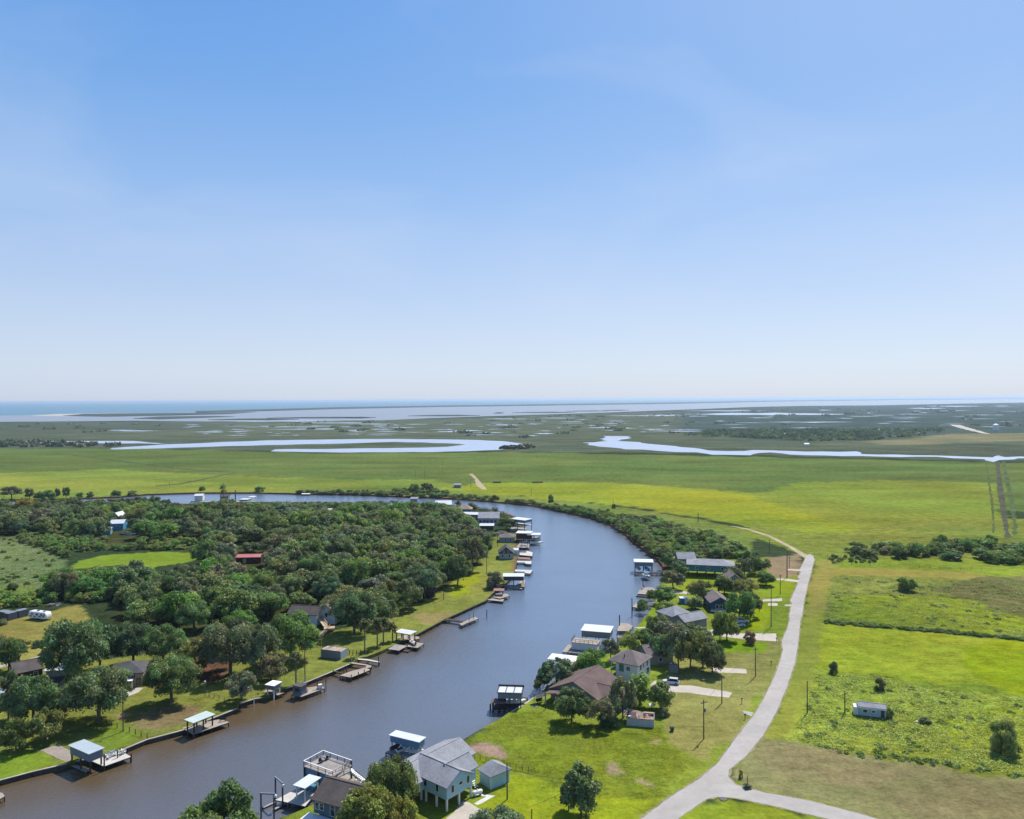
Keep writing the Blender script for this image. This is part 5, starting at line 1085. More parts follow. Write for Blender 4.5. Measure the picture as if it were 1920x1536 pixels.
def motor_boat(label, u, v, z, rz, L=6.0, hull=None, cover=None, canopy=False, name='motor_boat', cat='boat'):
    t = thing(name, label, cat, P(u, v, z), rz); hm = hull or M_WHITE
    rings = []
    for s, w, k, dz in ((-.5, .36, .02, 0), (-.2, .40, 0, 0), (.1, .38, 0, .03), (.32, .26, .04, .1), (.45, .11, .12, .18), (.5, .02, .25, .22)):
        W_ = w * .46 * L; x = s * L; rings.append([(x, -W_, .75 + dz), (x, -W_ * .72, .15 + k), (x, 0, 0 + k), (x, W_ * .72, .15 + k), (x, W_, .75 + dz)])
    MB().loft(rings).build('hull', hm, t)
    dk = MB(); dk.prism([(.12*L, -.14*L), (.3*L, -.09*L), (.46*L, 0), (.3*L, .09*L), (.12*L, .14*L)], .80, .88); dk.build('foredeck', hm, t)
    if cover: MB().loft([[(-.46*L, -.15*L, .78), (-.46*L, .15*L, .78), (-.46*L, 0, 1.0)], [(0, -.17*L, .8), (0, .17*L, .8), (0, 0, 1.35)], [(.3*L, -.1*L, .85), (.3*L, .1*L, .85), (.3*L, 0, 1.0)]]).build('cover', cover, t)
    else:
        MB().box(-.42*L, .1*L, -.125*L, .125*L, .55, .6).build('cockpit_floor', M_PLANKY, t)
        MB().box(-.08*L, .06*L, -.06*L, .06*L, .6, 1.3).build('console', M_WHITE, t)
        MB().box(-.3*L, -.2*L, -.11*L, .11*L, .6, .95).build('seat', M_STONE, t)
    if canopy:
        MB().box(-.28*L, .14*L, -.15*L, .15*L, 2.3, 2.38).build('canopy', M_CANVAS if canopy is True else canopy, t)
        posts(t, [(-.26*L, -.14*L), (-.26*L, .14*L), (.12*L, -.14*L), (.12*L, .14*L)], .7, 2.3, .06, M_STONE, 'canopy_post', True)
    ob = MB(); ob.box(-.57*L, -.49*L, -.18, .18, .55, 1.25); ob.box(-.54*L, -.51*L, -.07, .07, -.3, .55); ob.build('outboard_motor', M_DARK, t)
    return t
def pontoon_boat(label, u, v, z, rz, L=7.0):
    t = thing('pontoon_boat', label, 'boat', P(u, v, z), rz)
    for y in (-.85, .85): MB().tube((-L/2, y, .1), (L/2 - .6, y, .1), .32, .32, 9).tube((L/2 - .6, y, .1), (L/2, y, .3), .32, .06, 9).build('pontoon', M_STONE, t)
    MB().box(-L/2, L/2 - .4, -1.25, 1.25, .45, .55).build('deck', M_PLANKY, t)
    for q in ((-L/2+.1, L/2-.6, -1.22, -1.18), (-L/2+.1, L/2-.6, 1.18, 1.22), (L/2-.64, L/2-.6, -1.17, 1.17)): MB().box(*q, .556, 1.15).build('side_fence', M_WHITE, t)
    for q in ((-L*.4, -L*.1, .55, 1.1), (-L*.4, -L*.1, -1.1, -.55), (L*.1, L*.3, .55, 1.1)): MB().box(*q, .556, .95).build('bench', M_STONE, t)
    MB().box(-L*.42, L*.12, -1.25, 1.25, 2.4, 2.48).build('canopy', M_CANVAS, t); posts(t, [(-L*.4, -1.15), (-L*.4, 1.15), (L*.1, -1.15), (L*.1, 1.15)], .56, 2.4, .06, M_STONE, 'canopy_post', True)
    return t
def jet_ski(label, u, v, z, rz, m):
    t = thing('jet_ski', label, 'jet ski', P(u, v, z), rz)
    MB().loft([[(-1.4, -.5, .5), (-1.4, -.35, .1), (-1.4, .35, .1), (-1.4, .5, .5)], [(.2, -.58, .55), (.2, -.4, .05), (.2, .4, .05), (.2, .58, .55)], [(1.2, -.3, .65), (1.2, -.12, .3), (1.2, .12, .3), (1.2, .3, .65)], [(1.6, -.05, .75), (1.6, -.03, .6), (1.6, .03, .6), (1.6, .05, .75)]]).build('hull', m, t)
    MB().loft([[(-1.3, -.22, .5), (-1.3, .22, .5), (-1.3, .18, .85), (-1.3, -.18, .85)], [(0, -.22, .55), (0, .22, .55), (0, .16, .95), (0, -.16, .95)]]).build('seat', M_DARK, t)
    MB().loft([[(.05, -.3, .55), (.05, .3, .55), (.05, .14, 1.1), (.05, -.14, 1.1)], [(1.1, -.22, .62), (1.1, .22, .62), (1.0, .1, .8), (1.0, -.1, .8)]]).build('front_cowl', m, t)
    MB().tube((.1, -.4, 1.15), (.1, .4, 1.15), .04, .04, 6).build('handlebar', M_DARK, t)
    return t
def chair(label, u, v, z, rz, m=None, group=None, name='garden_chair', cat='chair', sc=1.0):
    t = thing(name, label, cat, P(u, v, z), rz, group); m = m or M_STONE; t.scale = (sc,) * 3
    MB().loft([[(-.3, -.3, .40), (.3, -.3, .40), (.3, .3, .33), (-.3, .3, .33)], [(-.3, -.3, .45), (.3, -.3, .45), (.3, .3, .38), (-.3, .3, .38)]]).build('seat', m, t)
    MB().loft([[(-.3, .3, .36), (.3, .3, .36), (.3, .36, .36), (-.3, .36, .36)], [(-.3, .5, 1.0), (.3, .5, 1.0), (.3, .55, 1.0), (-.3, .55, 1.0)]]).build('backrest', m, t)
    for x in (-.36, .3): MB().box(x, x + .06, -.32, .36, .58, .63).build('armrest', m, t)
    for x in (-.33, .27):
        for y in (-.3, .28): MB().box(x, x + .06, y, y + .06, 0, .58).build('leg', m, t)
    return t
def car(label, u, v, rz, m, L=4.6, suv=True, name='car', cat='car'):
    t = thing(name, label, cat, P(u, v), rz); w = .9; hb = .95 if suv else .85; ht = 1.68 if suv else 1.42
    def ring(x, w_, z0, z1, in_=.06): return [(x, -w_, z0), (x, w_, z0), (x, w_, z1 - .12), (x, w_ - in_, z1), (x, -w_ + in_, z1), (x, -w_, z1 - .12)]
    MB().loft([ring(-L/2, w * .86, .38, .82), ring(-L/2 + .2, w, .26, hb), ring(-.2, w, .22, hb + .02), ring(L*.2, w, .22, hb), ring(L/2 - .25, w * .95, .26, hb - .14), ring(L/2, w * .8, .4, .68)]).build('body', m, t)
    x0 = -L/2 + .12 if suv else -L/2 + .8
    MB().loft([[(x0, -w*.9, hb - .02), (x0, w*.9, hb - .02), (x0 + .02, w*.88, hb), (x0 + .02, -w*.88, hb)], [(x0 + .3, -w*.74, ht - .06), (x0 + .3, w*.74, ht - .06), (x0 + .32, w*.7, ht), (x0 + .32, -w*.7, ht)], [(.35, -w*.74, ht - .06), (.35, w*.74, ht - .06), (.33, w*.7, ht), (.33, -w*.7, ht)], [(L*.24, -w*.88, hb - .02), (L*.24, w*.88, hb - .02), (L*.24 - .03, w*.86, hb), (L*.24 - .03, -w*.86, hb)]]).build('cabin', m, t)
    g = []
    for s in (-1, 1):
        y0, y1 = s * w * .905, s * w * .775
        MB().face([(x0 + .22, y0, hb + .06), (L*.2, y0, hb + .06), (.33, y1, ht - .12), (x0 + .42, y1, ht - .12)][::s]).build('side_window', M_GLASS, t)
    MB().face([(.40, -w*.68, ht - .1), (L*.225, -w*.8, hb + .05), (L*.225, w*.8, hb + .05), (.40, w*.68, ht - .1)]).build('windscreen', M_GLASS, t).location = (.03, 0, .02)
    MB().face([(x0 + .27, w*.66, ht - .1), (x0 + .03, w*.78, hb + .08), (x0 + .03, -w*.78, hb + .08), (x0 + .27, -w*.66, ht - .1)]).build('rear_window', M_GLASS, t).location = (-.03, 0, .02)
    wm = MB().tube((0, -.11, 0), (0, .11, 0), .34, .34, 12).mesh('wheel', M_TYRE); hm = MB().tube((0, -.12, 0), (0, .12, 0), .2, .2, 10).mesh('hub', M_GREYPANEL)
    for x in (-L*.31, L*.31):
        for y in (-w + .06, w - .06):
            o = add_mesh('wheel', wm, t); o.location = (x, y, .34); add_mesh('hub', hm, o)
    for y in (-.62, .62):
        MB().box(L/2 - .1, L/2 - .02, y - .15, y + .15, .58, .7).build('headlight', M_GLASS, t); MB().box(-L/2 - .015, -L/2 + .06, y - .12, y + .12, .62, .82).build('tail_light', M_DKRED, t)
    return t
def palm(u, v, top, label, group=None, spread=2.0, seed=0):
    b = P(u, v); h = HGT(u, v, top); r = np.random.RandomState(seed + int(u)); t = thing('palm_tree', label, 'palm tree', b, 0, group)
    ht = h - 1.2
    MB().tube((0, 0, -.3), (0, 0, ht * .75), .24, .19, 8, False).tube((0, 0, ht * .75), (0, 0, ht), .19, .3, 8).build('trunk', M_PALMBARK, t)
    Cs, Ds, Ts = [], [], []
    for k in range(30):
        az = r.uniform(0, 6.28); el = r.uniform(-.9, 1.35); L = spread * r.uniform(.75, 1.1); d = np.array([math.cos(az) * math.cos(el), math.sin(az) * math.cos(el), math.sin(el)])
        for s in np.linspace(.25, 1, 12):
            q = d * L * s + [0, 0, ht - .8 * s * s * (.4 + .5 * math.cos(el))]; sp = .34 * math.sin(math.pi * min(1, s * .9)) + .08
            for j in range(2): Cs.append(q + r.normal(0, sp * .5, 3)); Ds.append(np.array([0, 0, 1]) + r.normal(0, .3, 3)); Ts.append(np.array((.16, .18, .085)) * r.uniform(.7, 1.3) * (np.array((1.5, 1.05, .8)) if el < -.3 else 1))
    add_mesh('crown', leaves_mesh('crown', np.array(Cs), np.array(Ds), np.full(len(Cs), .5), np.array(Ts), r, long=1.8), t)
    return t
# ------------------------------------------------------------------ right bank, from the bottom edge upwards
# dark roofed house cut by the bottom edge
loc, rz, L, Wd = rect((581,1498), (650,1517), (613,1462), 5.0)
Wd = 9.0
t = thing('house', 'slate blue house with dark brown shingle roof beside the white dock at the bottom edge', 'house', loc, rz)
gable_walls(t, .5, 10, .5, Wd - .5, 2.3, 5.0, 2.1, M_SLATE); gable_roof(t, .5, 10, .5, Wd - .5, 5.0, 2.1, M_SHGL_UMBER)
t2 = t
f_ = lambda s, z, w, h, face='y0': window(t, face, s, z, w, h, 9.5, Wd)
me_ = []
for s, z, w, h in ((1.3, 3.2, .8, 1.2), (2.4, 3.2, .8, 1.2), (4.9, 2.6, 1.0, 1.9), (7.4, 3.2, 1.1, 1.2)):
    o = window(t, 'y0', s, z, w, h, 10, Wd); o.location = (0, .5, 0)
box_part(t, 'porch_roof', M_WHITE, -.6, 10.2, -2.2, .42, 2.02, 2.14)
posts(t, [(-.3, -2.0), (3.2, -2.0), (6.6, -2.0), (9.8, -2.0)], -.1, 2.02, .16, M_WHITE, 'porch_post')
box_part(t, 'lower_wall', M_SLATE, 1.2, 9.6, 1.2, Wd - .8, -.1, 2.28)
# white shelter with boat, its dock and the two lift frames
shelter('white flat roofed boat shelter beside the slate blue house', (548.7,1472), (572,1478.5), (593,1455), 3.2, M_METAL, M_WHITE, nx=2, pw=.2)
pontoon_boat('blue and white pontoon boat moored under the white flat shelter', 585, 1492, -.95, rect((548.7,1472), (572,1478.5), (593,1455), 3.2)[1] + math.pi / 2, 6.5)
dock('white plank dock around the flat roofed shelter at the bottom', [(516,1500),(545,1485),(556,1488),(572,1480),(592,1487),(572,1512),(541,1505)], m=mat('bleached_planks', (.5, .47, .43), .9, 1.4, .15, .15, stripes=('X', .3, .25, .2)))
for (a, b, lab) in (((489.7,1534),(511.5,1535), 'leftmost steel boat lift frame standing in the water'), ((516.7,1502),(538.4,1521), 'steel boat lift frame right beside the white plank dock')):
    A, B = P(*a, -1), P(*b, -1); h = 4.6; tp = P(a[0], 1489 if a[0] < 500 else 1479.5, 0)
    o, r_, l_ = frame(A, B); l_ = max(2.6, min(l_, 3.2)); t = thing('boat_lift', lab, 'boat lift', o, r_)
    posts(t, [(0, 0), (l_, 0)], -2.5, 3.7, .24, M_DARK); MB().box(-.25, l_ + .25, -.12, .12, 3.7, 3.95).build('crossbeam', M_GREYPANEL, t); MB().box(l_ + .02, l_ + .5, -.2, .2, 3.2, 3.65).build('winch_box', M_WHITE, t)
for px, lab in (([(491,1513),(517,1502),(518.5,1504),(493,1515.5)], 'left floating lift beam at the bottom edge'), ([(512,1516),(536,1506),(538,1508),(514,1519)], 'right floating lift beam at the bottom edge')):
    dock(lab, px, -.75, M_PLANKY, False, 'lift_beam', cat='lift beam')
# raised deck on white walls
loc, rz, L, Wd = rect((568.2,1427.5), (623.8,1447.5), (616.4,1411), 4.0)
t = thing('raised_deck', 'raised wooden party deck with white topped railing over the water', 'deck', loc, rz)
box_part(t, 'deck', M_PLANKY, 0, L, 0, Wd, 2.8, 3.0); box_part(t, 'wall', M_BLUEPANEL, .3, L - .3, .3, .36, .9, 2.78)
box_part(t, 'wall', M_WHITESIDE, .3, .36, .37, Wd - .3, 1.3, 2.78); box_part(t, 'lower_deck', M_PLANK, -.4, L, -.2, Wd, -.1, .1)
posts(t, [(.2, .2), (L - .2, .2), (.2, Wd - .2), (L - .2, Wd - .2), (L / 2, .2), (L / 2, Wd - .2), (.2, Wd / 2)], -2.5, 2.8, .3, M_DKTIMBER)
railing(t, [(L - .1, .1, 3.0), (.1, .1, 3.0), (.1, Wd - .1, 3.0), (L - .1, Wd - .1, 3.0), (L - .1, Wd * .62, 3.0)], 1.0, 1.7)
cap = MB()
for a, b in (((L - .1, .1), (.1, .1)), ((.1, .1), (.1, Wd - .1)), ((.1, Wd - .1), (L - .1, Wd - .1))): cap.beam((*a, 4.09), (*b, 4.09), .2, .05)
cap.build('rail_cap', M_WHITE, t)
for u, v, q in ((600, 1431, .3), (604, 1429.5, 1.2), (612, 1425.5, 2.0), (615, 1423, 2.8)): chair('dark folding chair on the raised party deck', u, v, 3.0, q, M_DARK, 'dark chairs on the raised deck', sc=.9)
# stairs from the deck to the bank
t = thing('staircase', 'grey wooden ramp and white stairs joining the raised deck to the bank', 'staircase', P(640, 1455), rz)
inv = t.location; RZ = Matrix.Rotation(-rz, 3, 'Z')
def loc_(u, v, z): return RZ @ (P(u, v, z) - inv)
a, b = loc_(656, 1443, 3.0), loc_(618, 1462, 2.2)
MB().beam(a, b, 1.5, .15).build('ramp', M_PLANKY, t); railing(t, [a + Vector((.7, -.5, 0)), b + Vector((.7, -.5, 0))], .95, 1.5, M_PLANKY); railing(t, [a - Vector((.7, -.5, 0)), b - Vector((.7, -.5, 0))], .95, 1.5, M_PLANKY)
a, b = loc_(659, 1444, 2.9), loc_(683, 1463, .6); me_ = MB().box(-.7, .7, -.16, .16, -.04, .04).mesh('tread', M_WHITE)
for k in range(9):
    o = add_mesh('tread', me_, t); o.location = a.lerp(b, k / 8); o.rotation_euler = (0, 0, math.atan2((b - a).y, (b - a).x) + math.pi / 2)
MB().beam(a + Vector((.5, .5, -.1)), b + Vector((.5, .5, -.1)), .08, .25).beam(a - Vector((.5, .5, .1)), b - Vector((.5, .5, .1)), .08, .25).build('stringer', M_PLANKY, t)
posts(t, [(loc_(625, 1462, 0).x, loc_(625, 1462, 0).y), (loc_(645, 1452, 0).x, loc_(645, 1452, 0).y), (loc_(658, 1446, 0).x, loc_(658, 1446, 0).y)], -1.5, 2.4, .2, M_DKTIMBER)
dock('planked landing behind the dark roofed house', [(622,1466),(655,1480),(690,1474),(672,1458),(650,1452)], .25, M_PLANK, name='landing', cat='landing')
for u, v, q in ((668, 1466, .4), (676, 1470, 1.4), (662, 1472, 2.2)): chair('white chair on the landing behind the dark roofed house', u, v, .25, q, None, 'white chairs on the landing')
# blue panelled boathouse
loc, rzb, L, Wd = rect((728.4,1378.2), (786,1392), (748,1370), 3.5)
shelter('boathouse with white roof and blue side panels beside the pale blue house', (728.4,1378.2), (786,1392), (748,1370), 3.5, M_METAL, M_WHITE, M_BLUEPANEL, 1.5, 4)
dock('grey dock under the blue panelled boathouse', [(722,1411),(732,1405),(800,1416),(806,1404),(815,1407),(806,1424),(770,1424)], .1, M_PLANKY)
jet_ski('white jet ski hung under the blue panelled boathouse', 754, 1408, .6, rzb + 1.2, M_CARWHITE); jet_ski('dark jet ski hung under the blue panelled boathouse', 742, 1404, .6, rzb + 1.2, M_DARK)
motor_boat('white boat hung under the right end of the blue panelled boathouse', 776, 1410, .4, rzb + .1, 5.0)
# pale blue stilt house: main block, river wing, entrance gable
A = P(837.8, 1523); Bp = P(889, 1501); rzh = math.radians(50)
t = thing('stilt_house', 'pale blue house on white stilts with grey shingle gables', 'house', A, rzh)
Lx, Ly = 7.2, 10.8
gable_walls(t, 0, Lx, 0, Ly, 2.3, 4.9, 1.9, M_AQUA, 'y'); gable_roof(t, 0, Lx, 0, Ly, 4.9, 1.9, M_SHGL_GREY, 'y', .4)
for f, s, z, w, h in (('y0', 1.6, 3.2, .75, 1.4), ('y0', 3.9, 3.9, .9, .55), ('y0', 6.0, 3.4, .75, 1.4), ('x0', 2.6, 3.2, .75, 1.4), ('x0', 6, 3.2, .9, 1.4)): window(t, f, s, z, w, h, Lx, Ly)
posts(t, [(x, y) for x in (.2, Lx - .2) for y in (.2, 3.0, 6.0)] + [(Lx / 2, .2), (Lx / 2, 6.0)], -.1, 2.31, .34, M_WHITE, 'stilt')
gable_walls(t, Lx + .01, Lx + 2.6, 1.4, 6.2, 2.3, 5.0, 1.85, M_AQUA); gable_roof(t, Lx * .5, Lx + 2.6, 1.4, 6.2, 5.0, 1.85, M_SHGL_GREY)
window(t, 'y0', Lx + 1.2, 4.0, .7, .9, Lx, Ly).location = (0, 1.4, 0)
gable_walls(t, -4.5, 12.6, 6.4, 15.0, 2.3, 4.45, 1.75, M_AQUA); gable_roof(t, -4.5, 14.4, 6.4, 15.0, 4.45, 1.75, M_SHGL_GREY, 'x', .5)
box_part(t, 'porch_screen', M_DARK, 12.62, 13.6, 7.2, 14.2, 2.4, 4.4)
posts(t, [(x, y) for x in (-4.1, 0, 4, 8, 12.3) for y in (7.2, 14.4)], -.1, 2.31, .34, M_WHITE, 'stilt')
box_part(t, 'floor_joists', M_WHITE, .1, Lx - .1, .1, Ly - .1, 2.2, 2.3)
st = MB()
for k in range(8): st.box(Lx + 2.7, Lx + 3.7, 3.6 - k * .28, 3.9 - k * .28, 2.2 - k * .28, 2.28 - k * .28)
st.build('steps', M_WHITE, t)
# garage annex with hip roof
loc, rz, L, Wd = rect((920.2,1481), (955.2,1466.5), (891,1470.8), 0)
t = thing('garage', 'pale blue garage with grey hip roof at the fence beside the stilt house', 'garage', loc, rz)
box_part(t, 'wall', M_AQUA, 0, L, 0, Wd, -.1, 2.7); hip_roof(t, 0, L, 0, Wd, 2.7, 1.7, M_SHGL_GREY, .4, axis='y', ridge=2.2)
box_part(t, 'corner_trim', M_WHITE, -.05, .12, -.05, .12, 0, 2.62)
# propane tank
t = thing('propane_tank', 'white propane tank lying on the grass beside the pale blue house', 'tank', P(895, 1492), .5)
rg_ = []
for x, r_ in ((-1.15, .06), (-1.1, .25), (-.95, .38), (-.8, .42), (.8, .42), (.95, .38), (1.1, .25), (1.15, .06)): rg_.append([(x, r_ * math.cos(a * math.pi / 6), .75 + r_ * math.sin(a * math.pi / 6)) for a in range(12)])
MB().loft(rg_).build('tank', M_STONE, t, True)
for x in (-.7, .7): MB().box(x - .1, x + .1, -.3, .3, 0, .42).build('support', M_CONCRETE, t)
MB().tube((0, 0, 1.16), (0, 0, 1.32), .16, .14, 8).build('valve_dome', M_STONE, t)
utility_pole(951, 1499, 1430, 'utility pole standing by the blue hip roofed garage', arm=False, r=.16, transformer=False, lamp=False)
pole(997, 1540, 1517, 'short dark post on the lawn at the bottom edge', .12)
utility_pole(1099, 1536, 1461, 'pole with a white lamp inside the lone lawn tree', arm=False, lamp=True, rz=0.1)
def wire(a, b, lab, sag=.6, r=.022):
    mb = MB(); n = 10; q = [a.lerp(b, k / n) - Vector((0, 0, sag * 4 * (k / n) * (1 - k / n))) for k in range(n + 1)]
    for i in range(n): mb.tube(q[i], q[i + 1], r, r, 4, False)
    return tag(mb.build('wire', M_DARK), lab, 'wire')
wp = P(1099, 1536); wire(wp + Vector((0, 0, 8.0)), P(985, 1545) + Vector((0, 0, 3)), 'overhead wire running left from the lawn lamp pole'); wire(wp + Vector((0, 0, 7.6)), P(951, 1499) + Vector((0, 0, 6.2)), 'overhead wire between the lawn lamp pole and the garage pole')
# wire fence
def fence(name, label, px, n, h=1.2, m=None, wires=3, pr=.06):
    q = [P(*p) for p in px]; t = thing(name, label, 'fence', q[0]); off = q[0]; tot = sum((b - a).length for a, b in zip(q, q[1:])); me = MB().tube((0, 0, -.3), (0, 0, h), pr, pr * .9, 6).mesh('post', m or M_DKTIMBER)
    for k in range(n):
        s = tot * k / (n - 1)
        for a, b in zip(q, q[1:]):
            l = (b - a).length
            if s <= l + 1e-6: p = a + (b - a) * (s / l); break
            s -= l
        o = add_mesh('post', me, t); o.location = p - off
    for w in range(wires):
        mb = MB(); z = h * (.35 + .3 * w)
        for a, b in zip(q, q[1:]): mb.tube(a - off + Vector((0, 0, z)), b - off + Vector((0, 0, z)), .018, .018, 4, False)
        mb.build('wire', M_DARK, t)
    return t
fence('wire_fence', 'low wire fence between the garage and the open lot', [(880,1419),(902,1426),(1003,1451)], 12)
# boathouse with dark frame
loc, rz, L, Wd = rect((931,1298.8), (980,1300.5), (944,1286.5), 4.0)
t, L, Wd = shelter('boathouse with dark steel frame and white roof sheets beside the brown roofed house', (931,1298.8), (980,1300.5), (944,1286.5), 4.0, M_DARK, M_DARK, M_GREYPANEL, 1.5, 3)
for k in range(3): box_part(t, 'roof_sheet', M_METAL, L * (.05 + .31 * k), L * (.05 + .31 * k) + L * .27, .25, Wd - .4, 4.01, 4.06)
bx_ = MB(); bx_.box(0, L, Wd - .25, Wd - .05, 4.06, 4.5); bx_.build('truss', M_DARK, t)
loc, rz2, L2, W2 = rect((922,1317.5), (946,1318.2), (929,1310.4), 1.7)
t = thing('dock_shed', 'low red roofed shelter on dark posts at the river end of the dark framed boathouse', 'shelter', loc, rz2)
box_part(t, 'roof', M_SHGL_BRN, -.2, L2 + .2, -.2, W2 + .2, 1.6, 1.75); posts(t, [(x, y) for x in (.2, L2 / 2, L2 - .2) for y in (.2, W2 - .2)], -2.5, 1.6, .26, M_DKTIMBER)
dock('dark dock under the dark framed boathouse', [(925,1329),(965,1331),(985,1318),(990,1308),(975,1307),(945,1314),(928,1319)], .0, M_DKTIMBER)
motor_boat('white motor boat on the lift under the dark framed boathouse', 965, 1318, .2, rz + .1, 6.0)
pole(919.5, 1324, 1320, 'small dark channel marker by the dark framed boathouse', .25, 'marker', 'marker', M_DARK)
for q, lab in (([(957,1334.5),(988,1316),(1000,1307.5),(1002,1308.5),(990,1317.5),(959,1336)], 'pale seawall cap below the dark framed boathouse'),): strip('seawall_cap', q, M_CONCRETE, .03, lab, .02)
# brown roofed house
A = P(1030, 1334); rz = math.radians(-33)
t = thing('house', 'grey house with large reddish brown shingle roof among trees on the right bank', 'house', A, rz)
gable_walls(t, -3.6, 10.2, 7, 21, -.1, 3.0, 3.1, M_GREYSIDE, 'y'); gable_roof(t, -3.6, 10.2, 7, 21, 3.0, 3.1, M_SHGL_BRN, 'y', .6)
gable_walls(t, 10.22, 15.5, 9, 17, -.1, 2.8, .9, M_GREYSIDE); gable_roof(t, 7.5, 15.5, 9, 17, 2.9, 1.6, M_SHGL_BRN, 'x', .4)
gable_roof(t, -3.4, 3.0, 3.6, 7.2, 2.6, .7, M_SHGL_BRN, 'y', .2, name='porch_roof'); posts(t, [(-3.2, 3.7), (-.2, 3.7), (2.8, 3.7)], -.1, 2.6, .16, M_WHITE, 'porch_post')
for s in (4.5, 6.8, 9.0): window(t, 'y0', s, 1.0, 1.0, 1.3, 14, 17).location = (0, 7, 0)
window(t, 'y0', 3.3, 3.8, .8, .8, 14, 17).location = (0, 7, 0)
pole(1022.5, 1331, 1298, 'thin grey post at the corner of the brown roofed house', .1)
t = thing('covered_swing', 'dark fabric covered lawn swing on the river bank lawn', 'lawn swing', P(1012, 1318), .5)
posts(t, [(-1.2, -.8), (1.2, -.8), (-1.2, .8), (1.2, .8)], 0, 2.0, .08, M_DARK); gable_roof(t, -1.4, 1.4, -1, 1, 2.0, .5, mat('grey_canvas', (.10, .10, .13), .9, 3, .2, .1), 'x', .1, .06); box_part(t, 'seat', M_DARK, -1, 1, -.3, .4, .5, .6); box_part(t, 'backrest', M_DARK, -1, 1, .4, .48, .6, 1.1)
q_ = box_part(None, 'stone_slab', M_CONCRETE, 0, 1.6, 0, .8, .0, .12); q_.location = P(997, 1326); tag(q_, 'small white slab on the lawn edge by the covered swing', 'slab')
# collapsed shed
loc, rz, L, Wd = rect((1174.8,1360.5), (1226.3,1364.8), (1240,1352.2), 0)
t = thing('collapsed_shed', 'white walled shed with its rusty roof fallen in', 'shed', loc, rz)
SHW = mat('weathered_white_boards', (.42, .43, .42), .85, 1.0, .15, .1, stripes=('X', .3, .2, .2))
for q in ((0, L, 0, .12), (0, L, Wd - .12, Wd)): box_part(t, 'wall', SHW, *q, -.1, 1.9)
for q in ((0, .12, .121, Wd - .121), (L - .12, L, .121, Wd - .121)): box_part(t, 'wall', SHW, *q, -.1, 1.9)
mb = MB(); mb.extr([(0, 1.9), (Wd, 1.9), (Wd / 2, 3.4)], 'x', 0, .1); mb.build('gable_end', M_WHITESIDE, t)
rr = random.Random(4)
for k in range(46):
    x, y = rr.uniform(.3, L - .3), rr.uniform(.3, Wd - .3); zz = 1.5 + rr.uniform(0, .9) * (1 - abs(y - Wd / 2) / Wd * 1.6) + (.5 if x < L * .45 else 0); a = rr.uniform(0, 6.3); l = rr.uniform(.4, 1.5)
    d = Vector((math.cos(a) * l, math.sin(a) * l, rr.uniform(-.35, .35)))
    p = Vector((x, y, zz)); MB().beam(p - d / 2, p + d / 2, rr.uniform(.1, .7), .05).build('debris', rr.choice([M_RUST, M_RUBBLE, M_RUBBLE, M_DKTIMBER, M_WHITESIDE]), t)
for q in ((0, L, 0, .5, 1.9, 2.0), (L * .6, L, Wd - .6, Wd + .1, 1.9, 2.0)): box_part(t, 'roof_edge', M_RUST, *q)
mb = MB(); mb.v = [(.1, Wd*.5, 3.35), (L*.5, Wd*.5, 2.9), (L*.45, 0.2, 1.95), (.1, 0.1, 1.98)]; mb.f = [(3, 2, 1, 0)]; mb.build('roof_sheet', M_RUST, t)
box_part(t, 'floor', M_RUBBLE, .13, L - .13, .13, Wd - .13, .5, 1.3)
for x0, x1, z0, z1 in ((.15, L * .36, 1.95, 3.2), (L * .42, L * .62, 1.8, 2.7), (L * .7, L * .86, 1.9, 2.4)):
    mb = MB(); mb.v = [(x0, -.15, z0), (x1, -.1, z0 - .1), (x1 - .2, Wd * .5, z1 - .3), (x0 + .1, Wd * .5, z1), (x0, -.15, z0 + .08), (x1, -.1, z0 - .02), (x1 - .2, Wd * .5, z1 - .22), (x0 + .1, Wd * .5, z1 + .08)]
    mb.f = [(3, 2, 1, 0), (4, 5, 6, 7), (0, 1, 5, 4), (1, 2, 6, 5), (2, 3, 7, 6), (3, 0, 4, 7)]; mb.build('roof_sheet', M_RUBBLE if z1 < 3 else M_SHGL_BRN, t)
t = thing('satellite_dish', 'round white dish lying behind the collapsed shed', 'dish', P(1222, 1328), 0)
dm = MB(); rg_ = []
for r_, z in ((.15, .5), (.6, .62), (1.0, .9), (1.04, .92)): rg_.append([(r_ * math.cos(a * .524), r_ * math.sin(a * .524), z) for a in range(12)])
dm.loft(rg_, False).face([(.15 * math.cos(a * .524), .15 * math.sin(a * .524), .5) for a in range(12)]).build('dish', M_WHITE, t); MB().tube((0, 0, 0), (0, 0, .52), .1, .1, 6).build('stand', M_DARK, t)
t = thing('rubbish_bin', 'dark green bin on the lawn right of the collapsed shed', 'bin', P(1260, 1371), .3); MB().loft([[(-.26, -.3, 0), (.26, -.3, 0), (.26, .3, 0), (-.26, .3, 0)], [(-.36, -.42, 1.05), (.36, -.42, 1.05), (.36, .42, 1.05), (-.36, .42, 1.05)]]).build('body', M_BIN, t); MB().box(-.4, .4, -.46, .46, 1.055, 1.15).build('lid', M_BIN, t)
t = thing('timber_pile', 'heap of pale boards and branches left of the collapsed shed', 'timber pile', P(1170, 1340), .3)
for k in range(14):
    a = rr.uniform(-.6, .6); MB().beam((rr.uniform(-2, 1), rr.uniform(-2.5, 2), .1 + k * .05), (rr.uniform(1, 3), rr.uniform(-2.5, 2), .12 + k * .06), .16, .08).build('board', rr.choice([M_RUBBLE, M_NEWWOOD, M_PLANK]), t)
